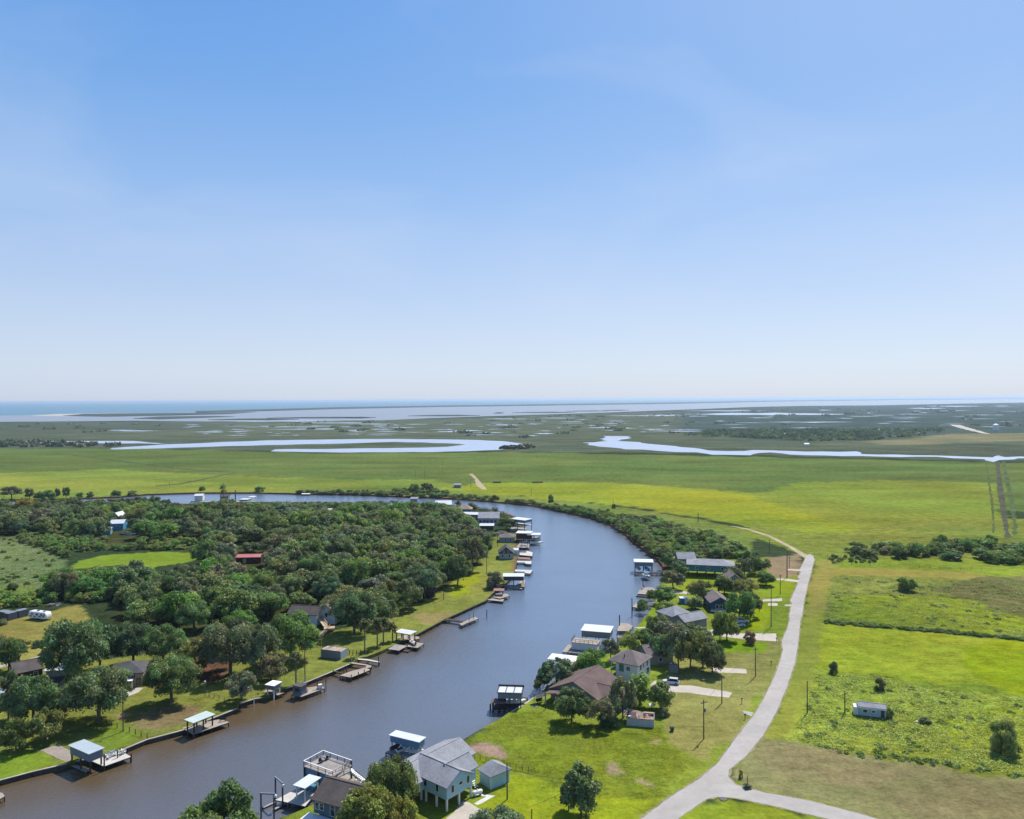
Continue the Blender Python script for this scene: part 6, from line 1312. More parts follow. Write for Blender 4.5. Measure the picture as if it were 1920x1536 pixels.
# white hip roofed house
loc, rz, L, Wd = rect((1197,1250.8), (1224.3,1231.8), (1132.9,1242), 4.9)
t = thing('house', 'white house with taupe pyramid hip roof above the silver car', 'house', loc, rz); o_ = .6
box_part(t, 'wall', M_WHITESIDE, o_, L - o_, o_, Wd - o_ - 1.8, -.1, 4.9); hip_roof(t, o_, L - o_, o_, Wd - o_, 4.9, 2.7, M_SHGL_TAUPE, o_, ridge=.8, axis='y')
posts(t, [(o_ + .2, Wd - o_ - .3), (L / 2, Wd - o_ - .3), (L - o_ - .3, Wd - o_ - .3)], -.1, 4.9, .18, M_WHITE, 'porch_post'); box_part(t, 'porch_floor', M_PLANK, o_, L - o_, Wd - o_ - 1.79, Wd - o_, 2.2, 2.4)
for f, s, z, w, h in (('y0', 2.8, 3.1, 1.0, 1.3), ('y0', 4.6, 3.3, .7, .9), ('y0', 7.2, 3.1, .8, 1.3), ('y0', 7.6, .8, 1.6, 1.6), ('x0', 3.4, 3.0, 1.1, 1.1)): window(t, f, s, z, w, h, L, Wd).location = (0, o_, 0) if f == 'y0' else (o_, 0, 0)
door(t, 'x0', Wd - o_ - 3.6, 2.4, 1.5, 2.1, L, Wd, M_GREEN).location = (o_, 0, 0)
MB().tube((L * .22, Wd * .55, 5.4), (L * .22, Wd * .55, 6.9), .16, .16, 7).build('vent_pipe', M_DARK, t)
car('silver estate car parked at the top of the concrete driveway', 1258, 1282, math.radians(163), M_CARPAINT)
# grey boathouse with raised deck
t, L, Wd = shelter('boathouse with white roof and grey side walls beside a railed deck', (1088.4,1182), (1144.6,1186.5), (1104.5,1170.4), 4.7, M_METAL, M_WHITE, M_GREYSIDE, 2.0, 3)
loc, rz, L, Wd = rect((1070.5,1204), (1120,1209), (1082,1196), 2.6)
t = thing('raised_deck', 'railed upper deck on pale blue walls in front of the grey boathouse', 'deck', loc, rz); Wd = max(Wd, 4)
box_part(t, 'deck', M_PLANK, 0, L, 0, Wd, 2.42, 2.6); box_part(t, 'wall', M_WHITESIDE, .15, L - .15, .1, Wd - .1, .3, 2.41); box_part(t, 'lower_deck', M_PLANK, -2.2, L, -2.5, Wd, -.1, .1); railing(t, [(L - .1, .1, 2.6), (.1, .1, 2.6), (.1, Wd - .1, 2.6)], 1.0, 1.3, M_DARK); posts(t, [(.3, .3), (L - .3, .3), (.3, Wd - .3), (-2, -2.3), (L * .5, -2.3)], -2.4, -.1, .26, M_DKTIMBER, 'pile', True)
mb = MB()
for k in range(8): mb.box(L + .1 + k * .26, L + .36 + k * .26, .2, 1.2, 2.2 - k * .28, 2.28 - k * .28)
mb.build('steps', M_DKTIMBER, t)
t = thing('gangway', 'railed timber gangway from the grey boathouse to the bank', 'gangway', P(1156, 1201), rz); box_part(t, 'deck', M_PLANKY, 0, 5.5, 0, 2, .9, 1.05); railing(t, [(0, .05, 1.05), (5.5, .05, 1.05)], 1, 1.4, M_DARK); railing(t, [(0, 1.95, 1.05), (5.5, 1.95, 1.05)], 1, 1.4, M_DARK); posts(t, [(.2, .2), (.2, 1.8), (5.3, .2), (5.3, 1.8)], -2, .9, .2, M_DKTIMBER)
dock('wide plank dock above the grey boathouse roof', [(1157,1183),(1179,1183.5),(1187,1174),(1177,1169),(1163,1168)], .12)
pole(1161.7, 1173, 1153, 'tall dark pile with a narrow top beside the wide plank dock', .22, 'mooring_pile', 'pile', M_DARK)
shelter('low white hip roofed boat shelter beyond the river tree', (1027,1233), (1080,1238.8), (1043.8,1224), 2.7, M_WHITE, M_WHITE, nx=3, hip=True, o=.1)
dock('dock under the low white hip roofed shelter', [(1040,1250),(1075,1254),(1085,1244),(1060,1240)], .0)
pole(1012, 1283, 1252, 'lone dark pile in the river beside the overhanging tree', .16, 'mooring_pile', 'pile', M_DARK)
# grey gabled house and neighbours
loc, rz, L, Wd = rect((1284,1167.5), (1328,1158.6), (1268,1150), 4.6); Wd = 11
t = thing('house', 'grey sided house with slate grey gables beside the concrete driveway', 'house', loc, rz)
gable_walls(t, .4, L - .4, .4, 6.6, -.1, 4.6, 1.6, M_GREYSIDE); gable_roof(t, .4, L - .4, .4, 6.6, 4.6, 1.6, M_SHGL_GREY, 'x', .4)
box_part(t, 'wall', M_GREYSIDE, 1.0, L - 1.5, 6.62, 15, -.1, 4.6); hip_roof(t, 1.0, L - 1.5, 6.0, 15, 4.6, 2.5, M_SHGL_GREY, .5, ridge=1.5, axis='x')
for f, s, z, w, h in (('y0', 3.6, 2.9, 1.8, 1.2), ('x0', 3.5, 3.0, 1.2, 1.1), ('y0', 6.3, .8, 1.2, 1.2)): window(t, f, s, z, w, h, L - .4, Wd).location = (0, .4, 0) if f == 'y0' else (.4, 0, 0)
box_part(t, 'corner_trim', M_WHITE, L - .43, L - .3, .32, .48, 0, 4.4)
loc, rz, L, Wd = rect((1275.6,1132.6), (1290,1132.6), (1276.5,1127), 0)
t = thing('blue_shed', 'bright blue shed with flat white roof behind the grey gabled house', 'shed', loc, rz); box_part(t, 'wall', M_BLUE, 0, L, 0, 2.6, -.1, 2.1); box_part(t, 'roof', M_METAL, -.15, L + .15, -.15, 2.75, 2.11, 2.25); door(t, 'y0', L * .7, 0, .9, 1.9, L, 2.6, M_WHITE)
t, L, Wd = gable_house('house', 'navy blue house with brown gable roof and white trimmed windows', (1333,1147), (1365,1147), (1340,1125), 0, .5, 3.4, 1.9, M_NAVY, M_SHGL_TAUPE, 'y', [('y0', .33, 1.2, 1.0, 1.3), ('y0', .55, 1.2, 1.0, 1.3), ('x0', .5, 1.3, 1.0, 1.2)], L=7.0, Wd=12, stilts=(3, 3, M_WHITE))
box_part(t, 'porch_deck', M_WHITE, -.2, 7, -1.6, -.02, .4, .5); railing(t, [(-.1, -1.5, .5), (6.9, -1.5, .5)], .8, 1.2, M_WHITE)
t, L, Wd = hip_house('stilt_house', 'long teal house on dark stilts with grey hip roof at the top of the lots', (1290,1081), (1376,1085), (1300,1066), 0, 2.5, 5.4, 1.9, M_TEAL, M_SHGL_GREY, 'x', [('y0', .2, 3.5, 1.3, 1.2), ('y0', .44, 3.6, 1.3, 1.0), ('y0', .75, 3.6, 1.0, 1.0)], stilts=(6, 3, M_DARK), Wd=10, o=.7)
box_part(t, 'porch_floor', M_DKTIMBER, -3, -.02, 1, 9, 2.3, 2.5); railing(t, [(-.1, 1.1, 2.5), (-2.9, 1.1, 2.5), (-2.9, 8.9, 2.5)], 1, 1.5, M_DARK); posts(t, [(-2.8, 1.2), (-2.8, 8.8)], -.1, 5.2, .2, M_DARK)
gable_house('house', 'dark walled house with grey roof half hidden behind the teal house', (1272,1062), (1304,1062), (1276,1050), 0, -.1, 3.6, 2.2, M_SLATE, M_SHGL_GREY, 'x', [('y0', .3, 1.2, 1, 1.2), ('y0', .7, 1.2, 1, 1.2)], Wd=9)
gable_house('house', 'taupe gabled house half buried in trees below the teal house', (1363,1106), (1392,1106), (1366,1094), 0, -.1, 4.0, 2.4, M_GREYSIDE, M_SHGL_TAUPE, 'y', [('y0', .5, 4.2, .8, .8)], Wd=9)
gable_house('garage', 'brown roofed garage hidden behind the clump with bare trunks', (1215,1248), (1262,1244), (1222,1226), 0, -.1, 3.0, 1.8, M_GREYSIDE, M_SHGL_TAUPE, 'x', [('y0', .5, 1.0, 1, 1)], cat='garage', Wd=8)
gable_house('shed', 'grey shed with small gable roof showing through the tree clump', (1222,1205), (1240,1205), (1226,1192), 0, -.1, 2.6, 1.6, M_GREYSIDE, M_SHGL_TAUPE, 'y', [], cat='shed', Wd=6)
q_ = box_part(None, 'well_house', M_GREYSIDE, 0, 2.2, 0, 2.0, -.1, 2.2); q_.location = P(1257, 1262); tag(q_, 'grey box like pump house under the tree clump', 'pump house')
car('white car parked on the grass beside the grey house driveway', 1384, 1174, math.radians(-8), M_CARWHITE, 4.8, False); car('white van by the trees where the driveway starts', 1392, 1167, math.radians(-8), M_CARWHITE, 4.6)
t = thing('tent', 'small yellow and white beach tent at the river bend', 'tent', P(1265, 1052), .2); mb = MB(); mb.v = [(-1.6,-1.4,.9),(1.6,-1.4,.9),(1.6,1.4,.9),(-1.6,1.4,.9),(0,0,2.4)]; mb.f = [(3,2,1,0),(0,1,4),(1,2,4),(2,3,4),(3,0,4)]; mb.build('canopy', mat('yellow_canvas', (.75, .55, .12), .8, 2, .1, .2), t); posts(t, [(-1.5, -1.3), (1.5, -1.3), (-1.5, 1.3), (1.5, 1.3)], 0, .95, .08, M_WHITE)
# docks of the outer bank
loc, rz, L, Wd = rect((1188.8,1053.8), (1225.5,1054.6), (1190,1050.6), 4.4)
shelter('white roofed boathouse with grey panels below the river bend', (1188.8,1053.8), (1225.5,1054.6), (1190,1050.6), 4.4, M_METAL, M_DARK, M_GREYPANEL, 1.9, 3, Wd=7)
motor_boat('cyan boat hung in the white roofed boathouse at the bend', 1213, 1069, .6, 1.6, 6.5, M_CANVAS, True and M_CANVAS); motor_boat('white boat hung in the left bay of the boathouse at the bend', 1196, 1067, .5, 1.6, 6.0)
dock('narrow dock running from the boathouse at the bend to the bank', [(1190,1076),(1246,1075),(1246,1072),(1190,1072.5)], .1, M_DKTIMBER)
pontoon_boat('white pontoon boat with dark hull on a lift below the boathouse at the bend', 1211, 1082, -.2, 1.7, 6.0)
pole(1205.5, 1097, 1087, 'short pile in the water above the grey plank dock', .15, 'mooring_pile', 'pile', M_DARK)
dock('broad grey plank dock with dark edge on the right bank', [(1195,1113.5),(1229,1115.5),(1232,1107),(1222,1101.5),(1203,1100.5)], .1, M_PLANKY); dock('thin low boat lift beam in front of the broad plank dock', [(1193,1117),(1228,1119.5),(1228,1117.5),(1193,1115)], -.5, M_PLANKY, True, 'lift_beam', cat='lift beam')
for u, v in ((1204, 1106), (1208, 1102)): chair('dark chair on the broad grey plank dock', u, v, .1, 1, M_DARK, 'dark chairs on the broad plank dock')
dock('small square plank dock beside a tall mooring pile', [(1186,1138),(1200,1140.5),(1209.5,1129.5),(1195,1128)], .1, M_PLANK); pole(1185, 1152, 1121, 'tall mooring pile at the small square dock', .2, 'mooring_pile', 'pile', M_DARK)
t = thing('gangway', 'railed gangway from the small square dock to the bank', 'gangway', P(1208, 1133), .3); box_part(t, 'deck', M_PLANKY, 0, 5, 0, 1.2, .05, .15); railing(t, [(0, .05, .15), (5, .05, .15)], .9, 1.4, M_GREYSIDE); railing(t, [(0, 1.15, .15), (5, 1.15, .15)], .9, 1.4, M_GREYSIDE)
# poles along the lots
for u, v, tp, lab, k in ((1319.5, 1386, 1312, 'tall utility pole with a small box nearest the road junction', dict(transformer=True)), (1353.5, 1318.5, 1267, 'utility pole at the end of the car driveway', {}), (1416.5, 1268.5, 1213.5, 'utility pole on the dry lawn beside the road', {}), (1446, 1175.5, 1100, 'tall leaning utility pole above the concrete driveway', {}), (1463, 1115, 1077, 'utility pole on the bright green lot', {}), (1475.7, 1083, 1033, 'stout utility pole on the dry lot', dict(r=.24)), (1480, 1064, 1043, 'thinner pole just behind the stout one on the dry lot', {}), (1442.5, 1038, 1011, 'utility pole in the rough grass beside the dirt track', {}),
        (1513.6, 1337, 1277, 'bare pole at the left edge of the tall grass field', dict(arm=False)), (1584, 1337, 1296, 'shorter pole left of the blue and white trailer', {}), (1309, 979, 962, 'pole at the edge of the vivid yellow green field', dict(r=.25)), (1150, 950, 936, 'small pole at the edge of the field above the bend', dict(arm=False)), (996, 930, 914, 'small pole in the field beyond the bend', dict(arm=False)), (883, 913, 897, 'pole beside the bare track beyond the river', dict(arm=False)), (779, 894, 880, 'first of three far poles in the meadow', dict(arm=False)), (796, 897, 882, 'second of three far poles in the meadow', dict(arm=False)), (830, 887, 871, 'third of three far poles in the meadow', dict(arm=False)), (318, 913, 904, 'lone short pole in the meadow beyond the river', dict(arm=False))):
    utility_pole(u, v, tp, lab, **k)
for u, v, h, lab in ((1456, 1203, 1.3, 'mailbox at the mouth of the concrete driveway'), (1391, 1319, 1.4, 'mailbox beside the dry lawn at the road bend'), (1397, 1349, 1.4, 'mailbox at the gravel apron of the road'), (1446, 1247, 1.2, 'mailbox on the dry lawn by the road')):
    t = thing('mailbox', lab, 'mailbox', P(u, v), .6); MB().box(-.06, .06, -.06, .06, -.2, h - .25).build('post', M_DKTIMBER, t); MB().extr([(-.12, h - .25), (.12, h - .25), (.12, h - .08), (.06, h + .02), (-.06, h + .02), (-.12, h - .08)], 'x', -.28, .28).build('box', M_DARK, t)
pole(1401.5, 1477, 1456, 'short marker post by the side road', .09); fence('wire_fence', 'line of fence posts at the left end of the upper field', [(1527,1040),(1560,1045),(1600,1052)], 7, 1.3)
fence('wire_fence', 'wire fence along the pale strip of the upper field', [(1562,1060),(1650,1061),(1740,1066),(1840,1071)], 16, 1.2)
PW = [P(u, v) + Vector((0, 0, HGT(u, v, tp) - .5)) for u, v, tp in ((1319.5,1386,1312), (1353.5,1318.5,1267), (1416.5,1268.5,1213.5), (1446,1175.5,1100), (1463,1115,1077), (1475.7,1083,1033), (1442.5,1038,1011))]
for a, b, l in zip(PW, PW[1:], ('between the junction pole and the driveway end pole', 'between the driveway end pole and the dry lawn pole', 'between the dry lawn pole and the leaning pole', 'between the leaning pole and the green lot pole', 'between the green lot pole and the dry lot pole', 'between the dry lot pole and the dirt track pole')): wire(a, b, 'thin power line ' + l, .7, .025)
# small trailer house
loc, rz, L, Wd = rect((1610,1343), (1661,1349), (1616,1336), 0); Wd = 3.4
t = thing('trailer_house', 'small blue and white trailer house abandoned in the tall grass', 'trailer', loc, rz)
box_part(t, 'wall', mat('faded_blue', (.30, .40, .46), .7, 1.2, .15, .2), 0, L, 0, Wd, .25, 2.5); box_part(t, 'band', M_WHITE, -.03, L + .03, -.03, Wd + .03, 2.1, 2.45)
gable_roof(t, 0, L, 0, Wd, 2.5, .55, M_SHGL_GREY, 'x', .18, .1); window(t, 'y0', 1.5, 1.1, 1.0, .8, L, Wd); window(t, 'y0', L * .55, 1.3, .8, .5, L, Wd); door(t, 'y0', L - .7, .3, .8, 1.8, L, Wd, M_DARK); box_part(t, 'end_lean_to', M_WHITESIDE, -1.1, -.02, .3, Wd - .6, .1, 2.1)
box_part(t, 'skirting', M_DKTIMBER, .15, L - .15, .15, Wd - .15, -.1, .249)
pole(1719, 1354.5, 1352, 'white bucket lying in the tall grass', .3, 'bucket', 'bucket', M_WHITE)
# manhole-like culvert lid beside the side road
t = MB().tube((0, 0, 0), (0, 0, .12), .8, .75, 12).build('culvert_lid', M_DARK); t.location = P(1356, 1499); tag(t, 'round dark culvert lid in the grass by the side road', 'culvert')
# far shed beyond the river
gable_house('farm_shed', 'small dark farm shed in the meadow beyond the river', (851,915), (864,915), (852,912), 0, -.1, 2.6, 1.0, M_GREYPANEL, M_SHGL_GREY, 'x', [], cat='shed', Wd=7)
for u, v, w, lab in ((932, 906, 8, 'dark row of farm gear in the far meadow'), (1008, 906, 10, 'second dark row of farm gear in the far meadow')):
    t = thing('hay_feeder', lab, 'hay feeder', P(u, v), .1); MB().box(-w / 2, w / 2, -1, 1, .5, 1.5).build('trough', M_DKTIMBER, t); posts(t, [(-w / 2 + .3, 0), (0, 0), (w / 2 - .3, 0)], -.1, .5, .3, M_DKTIMBER, 'leg')
q_ = MB().tube((0, 0, 0), (0, 0, 13), 6, 6, 14).tube((0, 0, 13), (0, 0, 16), 6, .5, 14).build('water_tank', M_WHITE); q_.location = P(1867, 807); tag(q_, 'tall white tank far off in the dark marsh', 'tank'); q_ = MB().extr([(-3, 0), (3, 0), (3, 3), (0, 4.6), (-3, 3)], 'x', -4, 4).build('hut', M_WHITE); q_.location = P(1512, 836); tag(q_, 'tiny white hut in the far marsh beyond the bayou', 'hut')
# ------------------------------------------------------------------ left bank
# seawall with cap along the bank
def seawall(label, px, z=.10, capm=None):
    q = densify([Vector((p.x, p.y)) for p in pts(px)], 4, False); t = thing('seawall', label, 'seawall', (q[0].x, q[0].y, 0)); o = q[0]
    cap, wl = MB(), MB()
    def off(i, d):
        a = q[max(0, i - 1)]; b = q[min(len(q) - 1, i + 1)]; n = Vector(((b - a).y, -(b - a).x)).normalized(); return q[i] - o + n * d
    for i in range(len(q) - 1):
        a0, a1, b0, b1 = off(i, .32), off(i, -.12), off(i + 1, .32), off(i + 1, -.12)
        n = len(cap.v); cap.v += [(*a0, z - .14), (*a1, z - .14), (*b1, z - .14), (*b0, z - .14), (*a0, z), (*a1, z), (*b1, z), (*b0, z)]
        for f in ((3,2,1,0),(4,5,6,7),(0,1,5,4),(1,2,6,5),(2,3,7,6),(3,0,4,7)): cap.f.append(tuple(n + k for k in f))
        c0, c1 = off(i, .2), off(i + 1, .2); n = len(wl.v); wl.v += [(*c0, -2.6), (*c1, -2.6), (*c1, z - .141), (*c0, z - .141)]; wl.f.append((n, n + 1, n + 2, n + 3))
    cap.build('cap', capm or M_CONCRETE, t); wl.build('face', M_BULK, t)
    me = MB().tube((0, 0, -2.5), (0, 0, z - .15), .13, .13, 6).mesh('pile', M_DKTIMBER)
    for i in range(0, len(q), 1):
        p = off(i, .3); k = add_mesh('pile', me, t); k.location = (p.x, p.y, 0)
    return t
seawall('long seawall with pale cap along the lower left bank', [(-200,1520),(-60,1482),(0,1463),(60,1447),(125,1432)]); seawall('seawall with pale cap between the two metal roofed shelters', [(143,1427),(200,1418),(275,1387),(340,1370),(443,1329)])
seawall('short pale seawall below the small dock shelter', [(449,1320),(475,1311),(492,1308)]); seawall('seawall along the lawn of the rusty roofed shed', [(535,1291),(575,1279),(628,1257),(655,1245)], .08); seawall('dark seawall along the upper bank lawn', [(747,1206),(781,1190),(833,1162),(857,1151),(896,1133),(910,1127),(923,1113),(944,1098),(962,1080),(969,1054),(971,1035),(970,1015)], .08, M_BULK)
# large metal roofed shelter
loc, rz, L, Wd = rect((127.3,1397.5), (166.5,1414.4), (161,1387.4), 3.7)
shelter('boat shelter with pale metal roof and deep grey side panels at the lower left', (127.3,1397.5), (166.5,1414.4), (161,1387.4), 3.7, M_METAL_BLUE, M_DKTIMBER, M_GREYPANEL, 1.8, 3)
dock('pale plank dock with white chairs beside the large metal roofed shelter', [(165,1424),(195,1437),(246,1419),(229,1409.5),(205,1415),(185,1419)], .1, mat('bleached_planks', (.5, .47, .43)), ph=.0)
dock('floating jet ski ramp under the large metal roofed shelter', [(125,1432.5),(132,1429),(168,1444),(161,1448)], -.75, M_PLANKY, False, 'float', cat='float')
rr = random.Random(2)
for u, v in ((201, 1419), (205, 1420.5), (209, 1419), (213, 1417.5), (217, 1416), (203.5, 1423), (228, 1414.5), (233, 1412.5)): chair('white garden chair on the pale dock beside the large metal roofed shelter', u, v, .1, rr.uniform(0, 6), None, 'white chairs on the pale dock', sc=1.1)
pole(220.5, 1422, 1407, 'dark post rising from the middle of the pale plank dock', .16); pole(246, 1421, 1413, 'dark post at the outer corner of the pale plank dock', .18, m=M_DKTIMBER); pole(195.5, 1437, 1415, 'dark front post at the corner of the pale plank dock', .18, m=M_DKTIMBER)
dock('dock corner with post frame at the left edge', [(-40,1492),(0,1498),(9,1493),(5,1487),(-40,1478)], .05, M_PLANK)
# low metal roofed shelter
shelter('boat shelter with thin pale green metal roof over a timber dock', (362.5,1356), (404.4,1339.2), (336,1352.8), 2.9, mat('pale_green_metal', (.45, .53, .50), .5, .6, .1, .4, stripes=('Y', .45, .12, .25)), M_DKTIMBER, nx=3)
dock('timber dock under the thin green metal roof', [(341,1365),(362,1377),(430,1354.5),(413,1348.5),(388,1353),(352,1362)], .1)
t = thing('bench', 'dark bench on the far end of the dock under the green roof', 'bench', P(418, 1353, .1), .4); box_part(t, 'seat', M_DARK, -.8, .8, -.2, .2, .42, .48); box_part(t, 'backrest', M_DARK, -.8, .8, .2, .26, .5, .95)
for x in (-.7, .6): box_part(t, 'leg', M_DARK, x, x + .1, -.18, .18, 0, .419)
fence('post_fence', 'dark post and wire fence running down to the water below the great oak', [(190,1353),(218,1365),(237,1371),(263,1381),(276,1386)], 9, 1.3, pr=.1)
fence('post_fence', 'short fence with dark posts under the lamp post', [(392,1306),(410,1312),(440,1322)], 6, 1.2, pr=.09)
utility_pole(231, 1371.5, 1293, 'utility pole with a small light at the dark fence on the left bank', arm=False, lamp=True, rz=0)
t = thing('lamp_post', 'white headed lamp post behind the left bank lawn', 'lamp post', P(384.5, 1307)); h = HGT(384.5, 1307, 1277); MB().tube((0, 0, -.2), (0, 0, h - .3), .08, .06, 7).build('pole', M_GREYPANEL, t); MB().tube((0, 0, h - .3), (0, 0, h), .28, .2, 9).build('lamp_head', M_WHITE, t)
# houses under the oaks
loc, rz, L, Wd = rect((206,1293), (266,1286.5), (215,1275), 0)
t = thing('house', 'tan brick house with charcoal hip roof under the left bank oaks', 'house', loc, rz)
box_part(t, 'wall', M_TAN, 0, L, 0, 8.5, -.1, 3.9); hip_roof(t, 0, L, 0, 8.5, 3.9, 2.3, M_SHGL_DARK, .7)
box_part(t, 'annex_wall', M_TAN, L - .01, L + 2.6, 1, 6, -.1, 2.5); hip_roof(t, L, L + 2.6, 1, 6, 2.5, .8, M_SHGL_TAUPE, .4)
for s, z, w, h in ((.2, .9, 1.0, 1.3), (.45, .9, 1.4, 1.3), (.72, 2.6, .9, .9), (.9, .5, 1.0, 1.8), (.55, 2.6, .8, .8)): window(t, 'y0', s * L, z, w, h, L, 8.5, M_DKTIMBER)
box_part(t, 'patio_roof', M_WHITE, L * .35, L * .75, -2.4, -.02, 2.5, 2.62); posts(t, [(L * .36, -2.3), (L * .74, -2.3)], -.1, 2.5, .15, M_WHITE, 'patio_post')
gable_house('house', 'dark brown roofed house below the back street on the left', (28,1281), (80,1270), (30,1262), 0, -.1, 2.7, 1.8, M_DKTIMBER, M_SHGL_UMBER, 'x', [('y0', .75, .9, 1, 1.2)], Wd=9)
gable_house('carport', 'white roofed carport glimpsed beside the tallest dark oak', (86,1274), (122,1272), (90,1262), 0, -.1, 2.5, .5, M_GREYSIDE, M_METAL, 'x', [], cat='carport', Wd=7)
hip_house('gazebo', 'low dark hip roofed gazebo with pale edge between the oaks', (72,1300), (104,1298), (76,1290), 0, -.1, 2.2, 1.0, M_CONCRETE, M_SHGL_DARK, 'x', [], cat='gazebo', Wd=6)
gable_house('house', 'long low house with pale blue metal roof at the left edge', (-30,1336), (72,1318), (-20,1316), 0, -.1, 2.6, 1.3, M_GREYSIDE, M_METAL_BLUE, 'x', [('y0', .8, 1, 1, 1.1)], Wd=8)
# little dock shelter, skiff, hut dock
t, L, Wd = shelter('small grey boat shelter with a flat white roof in front of the silvery oak', (496,1283.7), (514,1286.5), (513.5,1275.5), 2.9, M_WHITE, M_WHITE, M_GREYPANEL, 1.2, 2)
dock('narrow white dock below the small grey boat shelter', [(494,1297),(521,1303.5),(533,1299),(512,1293),(500,1293)], .05)
motor_boat('dark covered skiff moored beside the small grey boat shelter', 505, 1306, -1.0, .3, 5.5, M_DARK, M_DARK)
pole(476, 1316, 1306, 'short white topped post on the bank beside the covered skiff', .12, 'lamp_post', 'post', M_WHITE); pole(570.5, 1281, 1268, 'short white pipe on the bank by the hut dock', .1, 'pipe', 'pipe', M_WHITE)
dock('timber dock carrying a small dark hut', [(546,1303),(566,1306.5),(609,1290.5),(602,1285.5),(572,1290),(558,1296)], .1)
loc, rz, L, Wd = rect((549,1301.5), (565,1304.5), (552,1296), .1); t = thing('dock_hut', 'small dark grey hut at the end of the timber dock', 'hut', (loc.x, loc.y, .1), rz); box_part(t, 'wall', M_SLATE, 0, L, 0, 2.2, 0, 2.3); box_part(t, 'roof', M_SHGL_UMBER, -.2, L + .2, -.2, 2.4, 2.301, 2.45); window(t, 'y0', L * .5, 1.0, 1.2, .7, L, 2.2, M_DARK)
t = thing('table', 'round brown table on the timber dock beside the dark hut', 'table', P(571, 1297, .1)); MB().tube((0, 0, .7), (0, 0, .76), .7, .7, 14).build('table_top', M_DKTIMBER, t); MB().tube((0, 0, 0), (0, 0, .7), .08, .08, 6).build('pedestal', M_DARK, t)
for u, v, q in ((568, 1298.5, 1.8), (574, 1298.6, -1.6), (572, 1294.5, .2)): chair('brown chair around the table on the hut dock', u, v, .1, q, M_DKTIMBER, 'brown chairs around the dock table')
t = thing('boat_lift', 'dark hoist frame with a white box at the tip of the hut dock', 'boat lift', P(603, 1291, 0), .5); posts(t, [(-1.2, 0), (1.2, 0)], -2.4, 2.6, .16, M_DARK); box_part(t, 'crossbeam', M_DARK, -1.35, 1.35, -.1, .1, 2.6, 2.78); box_part(t, 'winch_box', M_WHITE, -.9, .1, -.5, .5, .2, 1.2)
# rusty roofed shed
loc, rz, L, Wd = rect((601.6,1233), (638.7,1237.6), (652.5,1232), 0); Wd = max(4.0, Wd)
t = thing('shed', 'blue grey metal shed with flat rusty roof on the river lawn', 'shed', loc, rz)
for q in ((0, L, 0, .1), (0, L, Wd - .1, Wd)): box_part(t, 'wall', M_GREYPANEL, *q, -.1, 2.5)
for q in ((0, .1, .101, Wd - .101), (L - .1, L, .101, Wd - .101)): box_part(t, 'wall', mat('pale_shed_panel', (.30, .35, .38), .6, .8, .1, .3, stripes=('Y', .3, .15, .2)), *q, -.1, 2.5)
rr = random.Random(12)
for k in range(9): box_part(t, 'roof_sheet', rr.choice([M_RUST, M_RUST, M_RUBBLE, M_CONCRETE]), L * k / 9 + .05, L * (k + 1) / 9 - .02, .12, Wd - .12, 2.2 + rr.uniform(-.06, .1), 2.3 + rr.uniform(.11, .16))
box_part(t, 'roof_edge', M_DKTIMBER, -.05, L + .05, -.06, .06, 2.5, 2.6)
# U shaped dock and walkways
dock('long plank dock of the U shaped slip below the rusty roofed shed', [(637,1266.5),(658,1270.5),(695,1256),(685,1251.5),(660,1258)], .12); dock('short arm of the U shaped slip nearest the rusty roofed shed', [(660,1241.5),(688,1246),(697,1248.5),(695,1251.5),(684,1253),(687,1248),(658,1244)], .12, M_PLANK); dock('dark narrow arm closing the U shaped slip on the left', [(625,1257),(645,1262.5),(643,1264),(623,1258.5)], .1, M_DKTIMBER)
for u, v in ((658.5, 1272), (672, 1267), (683, 1262.5), (694, 1258.5), (645, 1262), (650, 1259.5)): pole(u, v, v - 7, 'dark mooring pile along the U shaped plank dock', .16, 'mooring_pile', 'pile', M_DKTIMBER, 'mooring piles of the U shaped dock')
dock('thin white topped finger pier right of the rusty roofed shed', [(672,1234.5),(690,1236),(712,1240.5),(711,1242.5),(690,1238.6),(671,1236.8)], .12, mat('bleached_planks', (.5, .47, .43)))
pole(659.5, 1239, 1232, 'short white pipe post beside the rusty roofed shed', .12, 'pipe', 'pipe', M_WHITE); pole(710, 1243, 1231, 'dark mooring pile at the end of the thin finger pier', .16, 'mooring_pile', 'pile', M_DKTIMBER)
fence('post_fence', 'dark leaning posts between the rusty roofed shed and the palms', [(655,1228),(668,1229),(690,1226)], 6, 1.6, pr=.14)
# sloping ramp and platforms
dock('square concrete coloured dock right of the palms', [(727,1217),(748,1220),(764,1211),(742,1208)], .15, M_PLANKY); dock('outer square dock with a pale boat on it', [(763,1212),(783,1215),(795,1207),(776,1203.5)], .1, M_PLANK); dock('dark rotten timbers between the two square docks', [(750,1220),(765,1222.5),(776,1217),(764,1213.5)], -.7, M_DKTIMBER)
motor_boat('small pale boat lying on the outer square dock', 773, 1207, .2, 2.2, 4.2, mat('cream_fibreglass', (.55, .47, .38), .4, 1, .08, .4))
t, L, Wd = shelter('white roofed boat shelter behind the row of palms', (739,1185), (769,1190), (752,1178.8), 3.0, M_METAL, M_DKTIMBER, None, 0, 3); dock('narrow dock under the white roofed shelter behind the palms', [(740,1195),(768,1200),(786,1198),(786,1194),(760,1191)], .1)
for i, (u, v, tp) in enumerate(((684, 1226, 1162), (707.5, 1215, 1162), (719, 1208.5, 1161), (736, 1202, 1167))): palm(u, v, tp, ['leftmost and tallest palm of the four on the bank', 'second palm from the left with brown skirt of fronds', 'slender third palm of the four on the bank', 'rightmost palm beside the white roofed shelter'][i], 'row of palms on the left bank', 2.2, i)
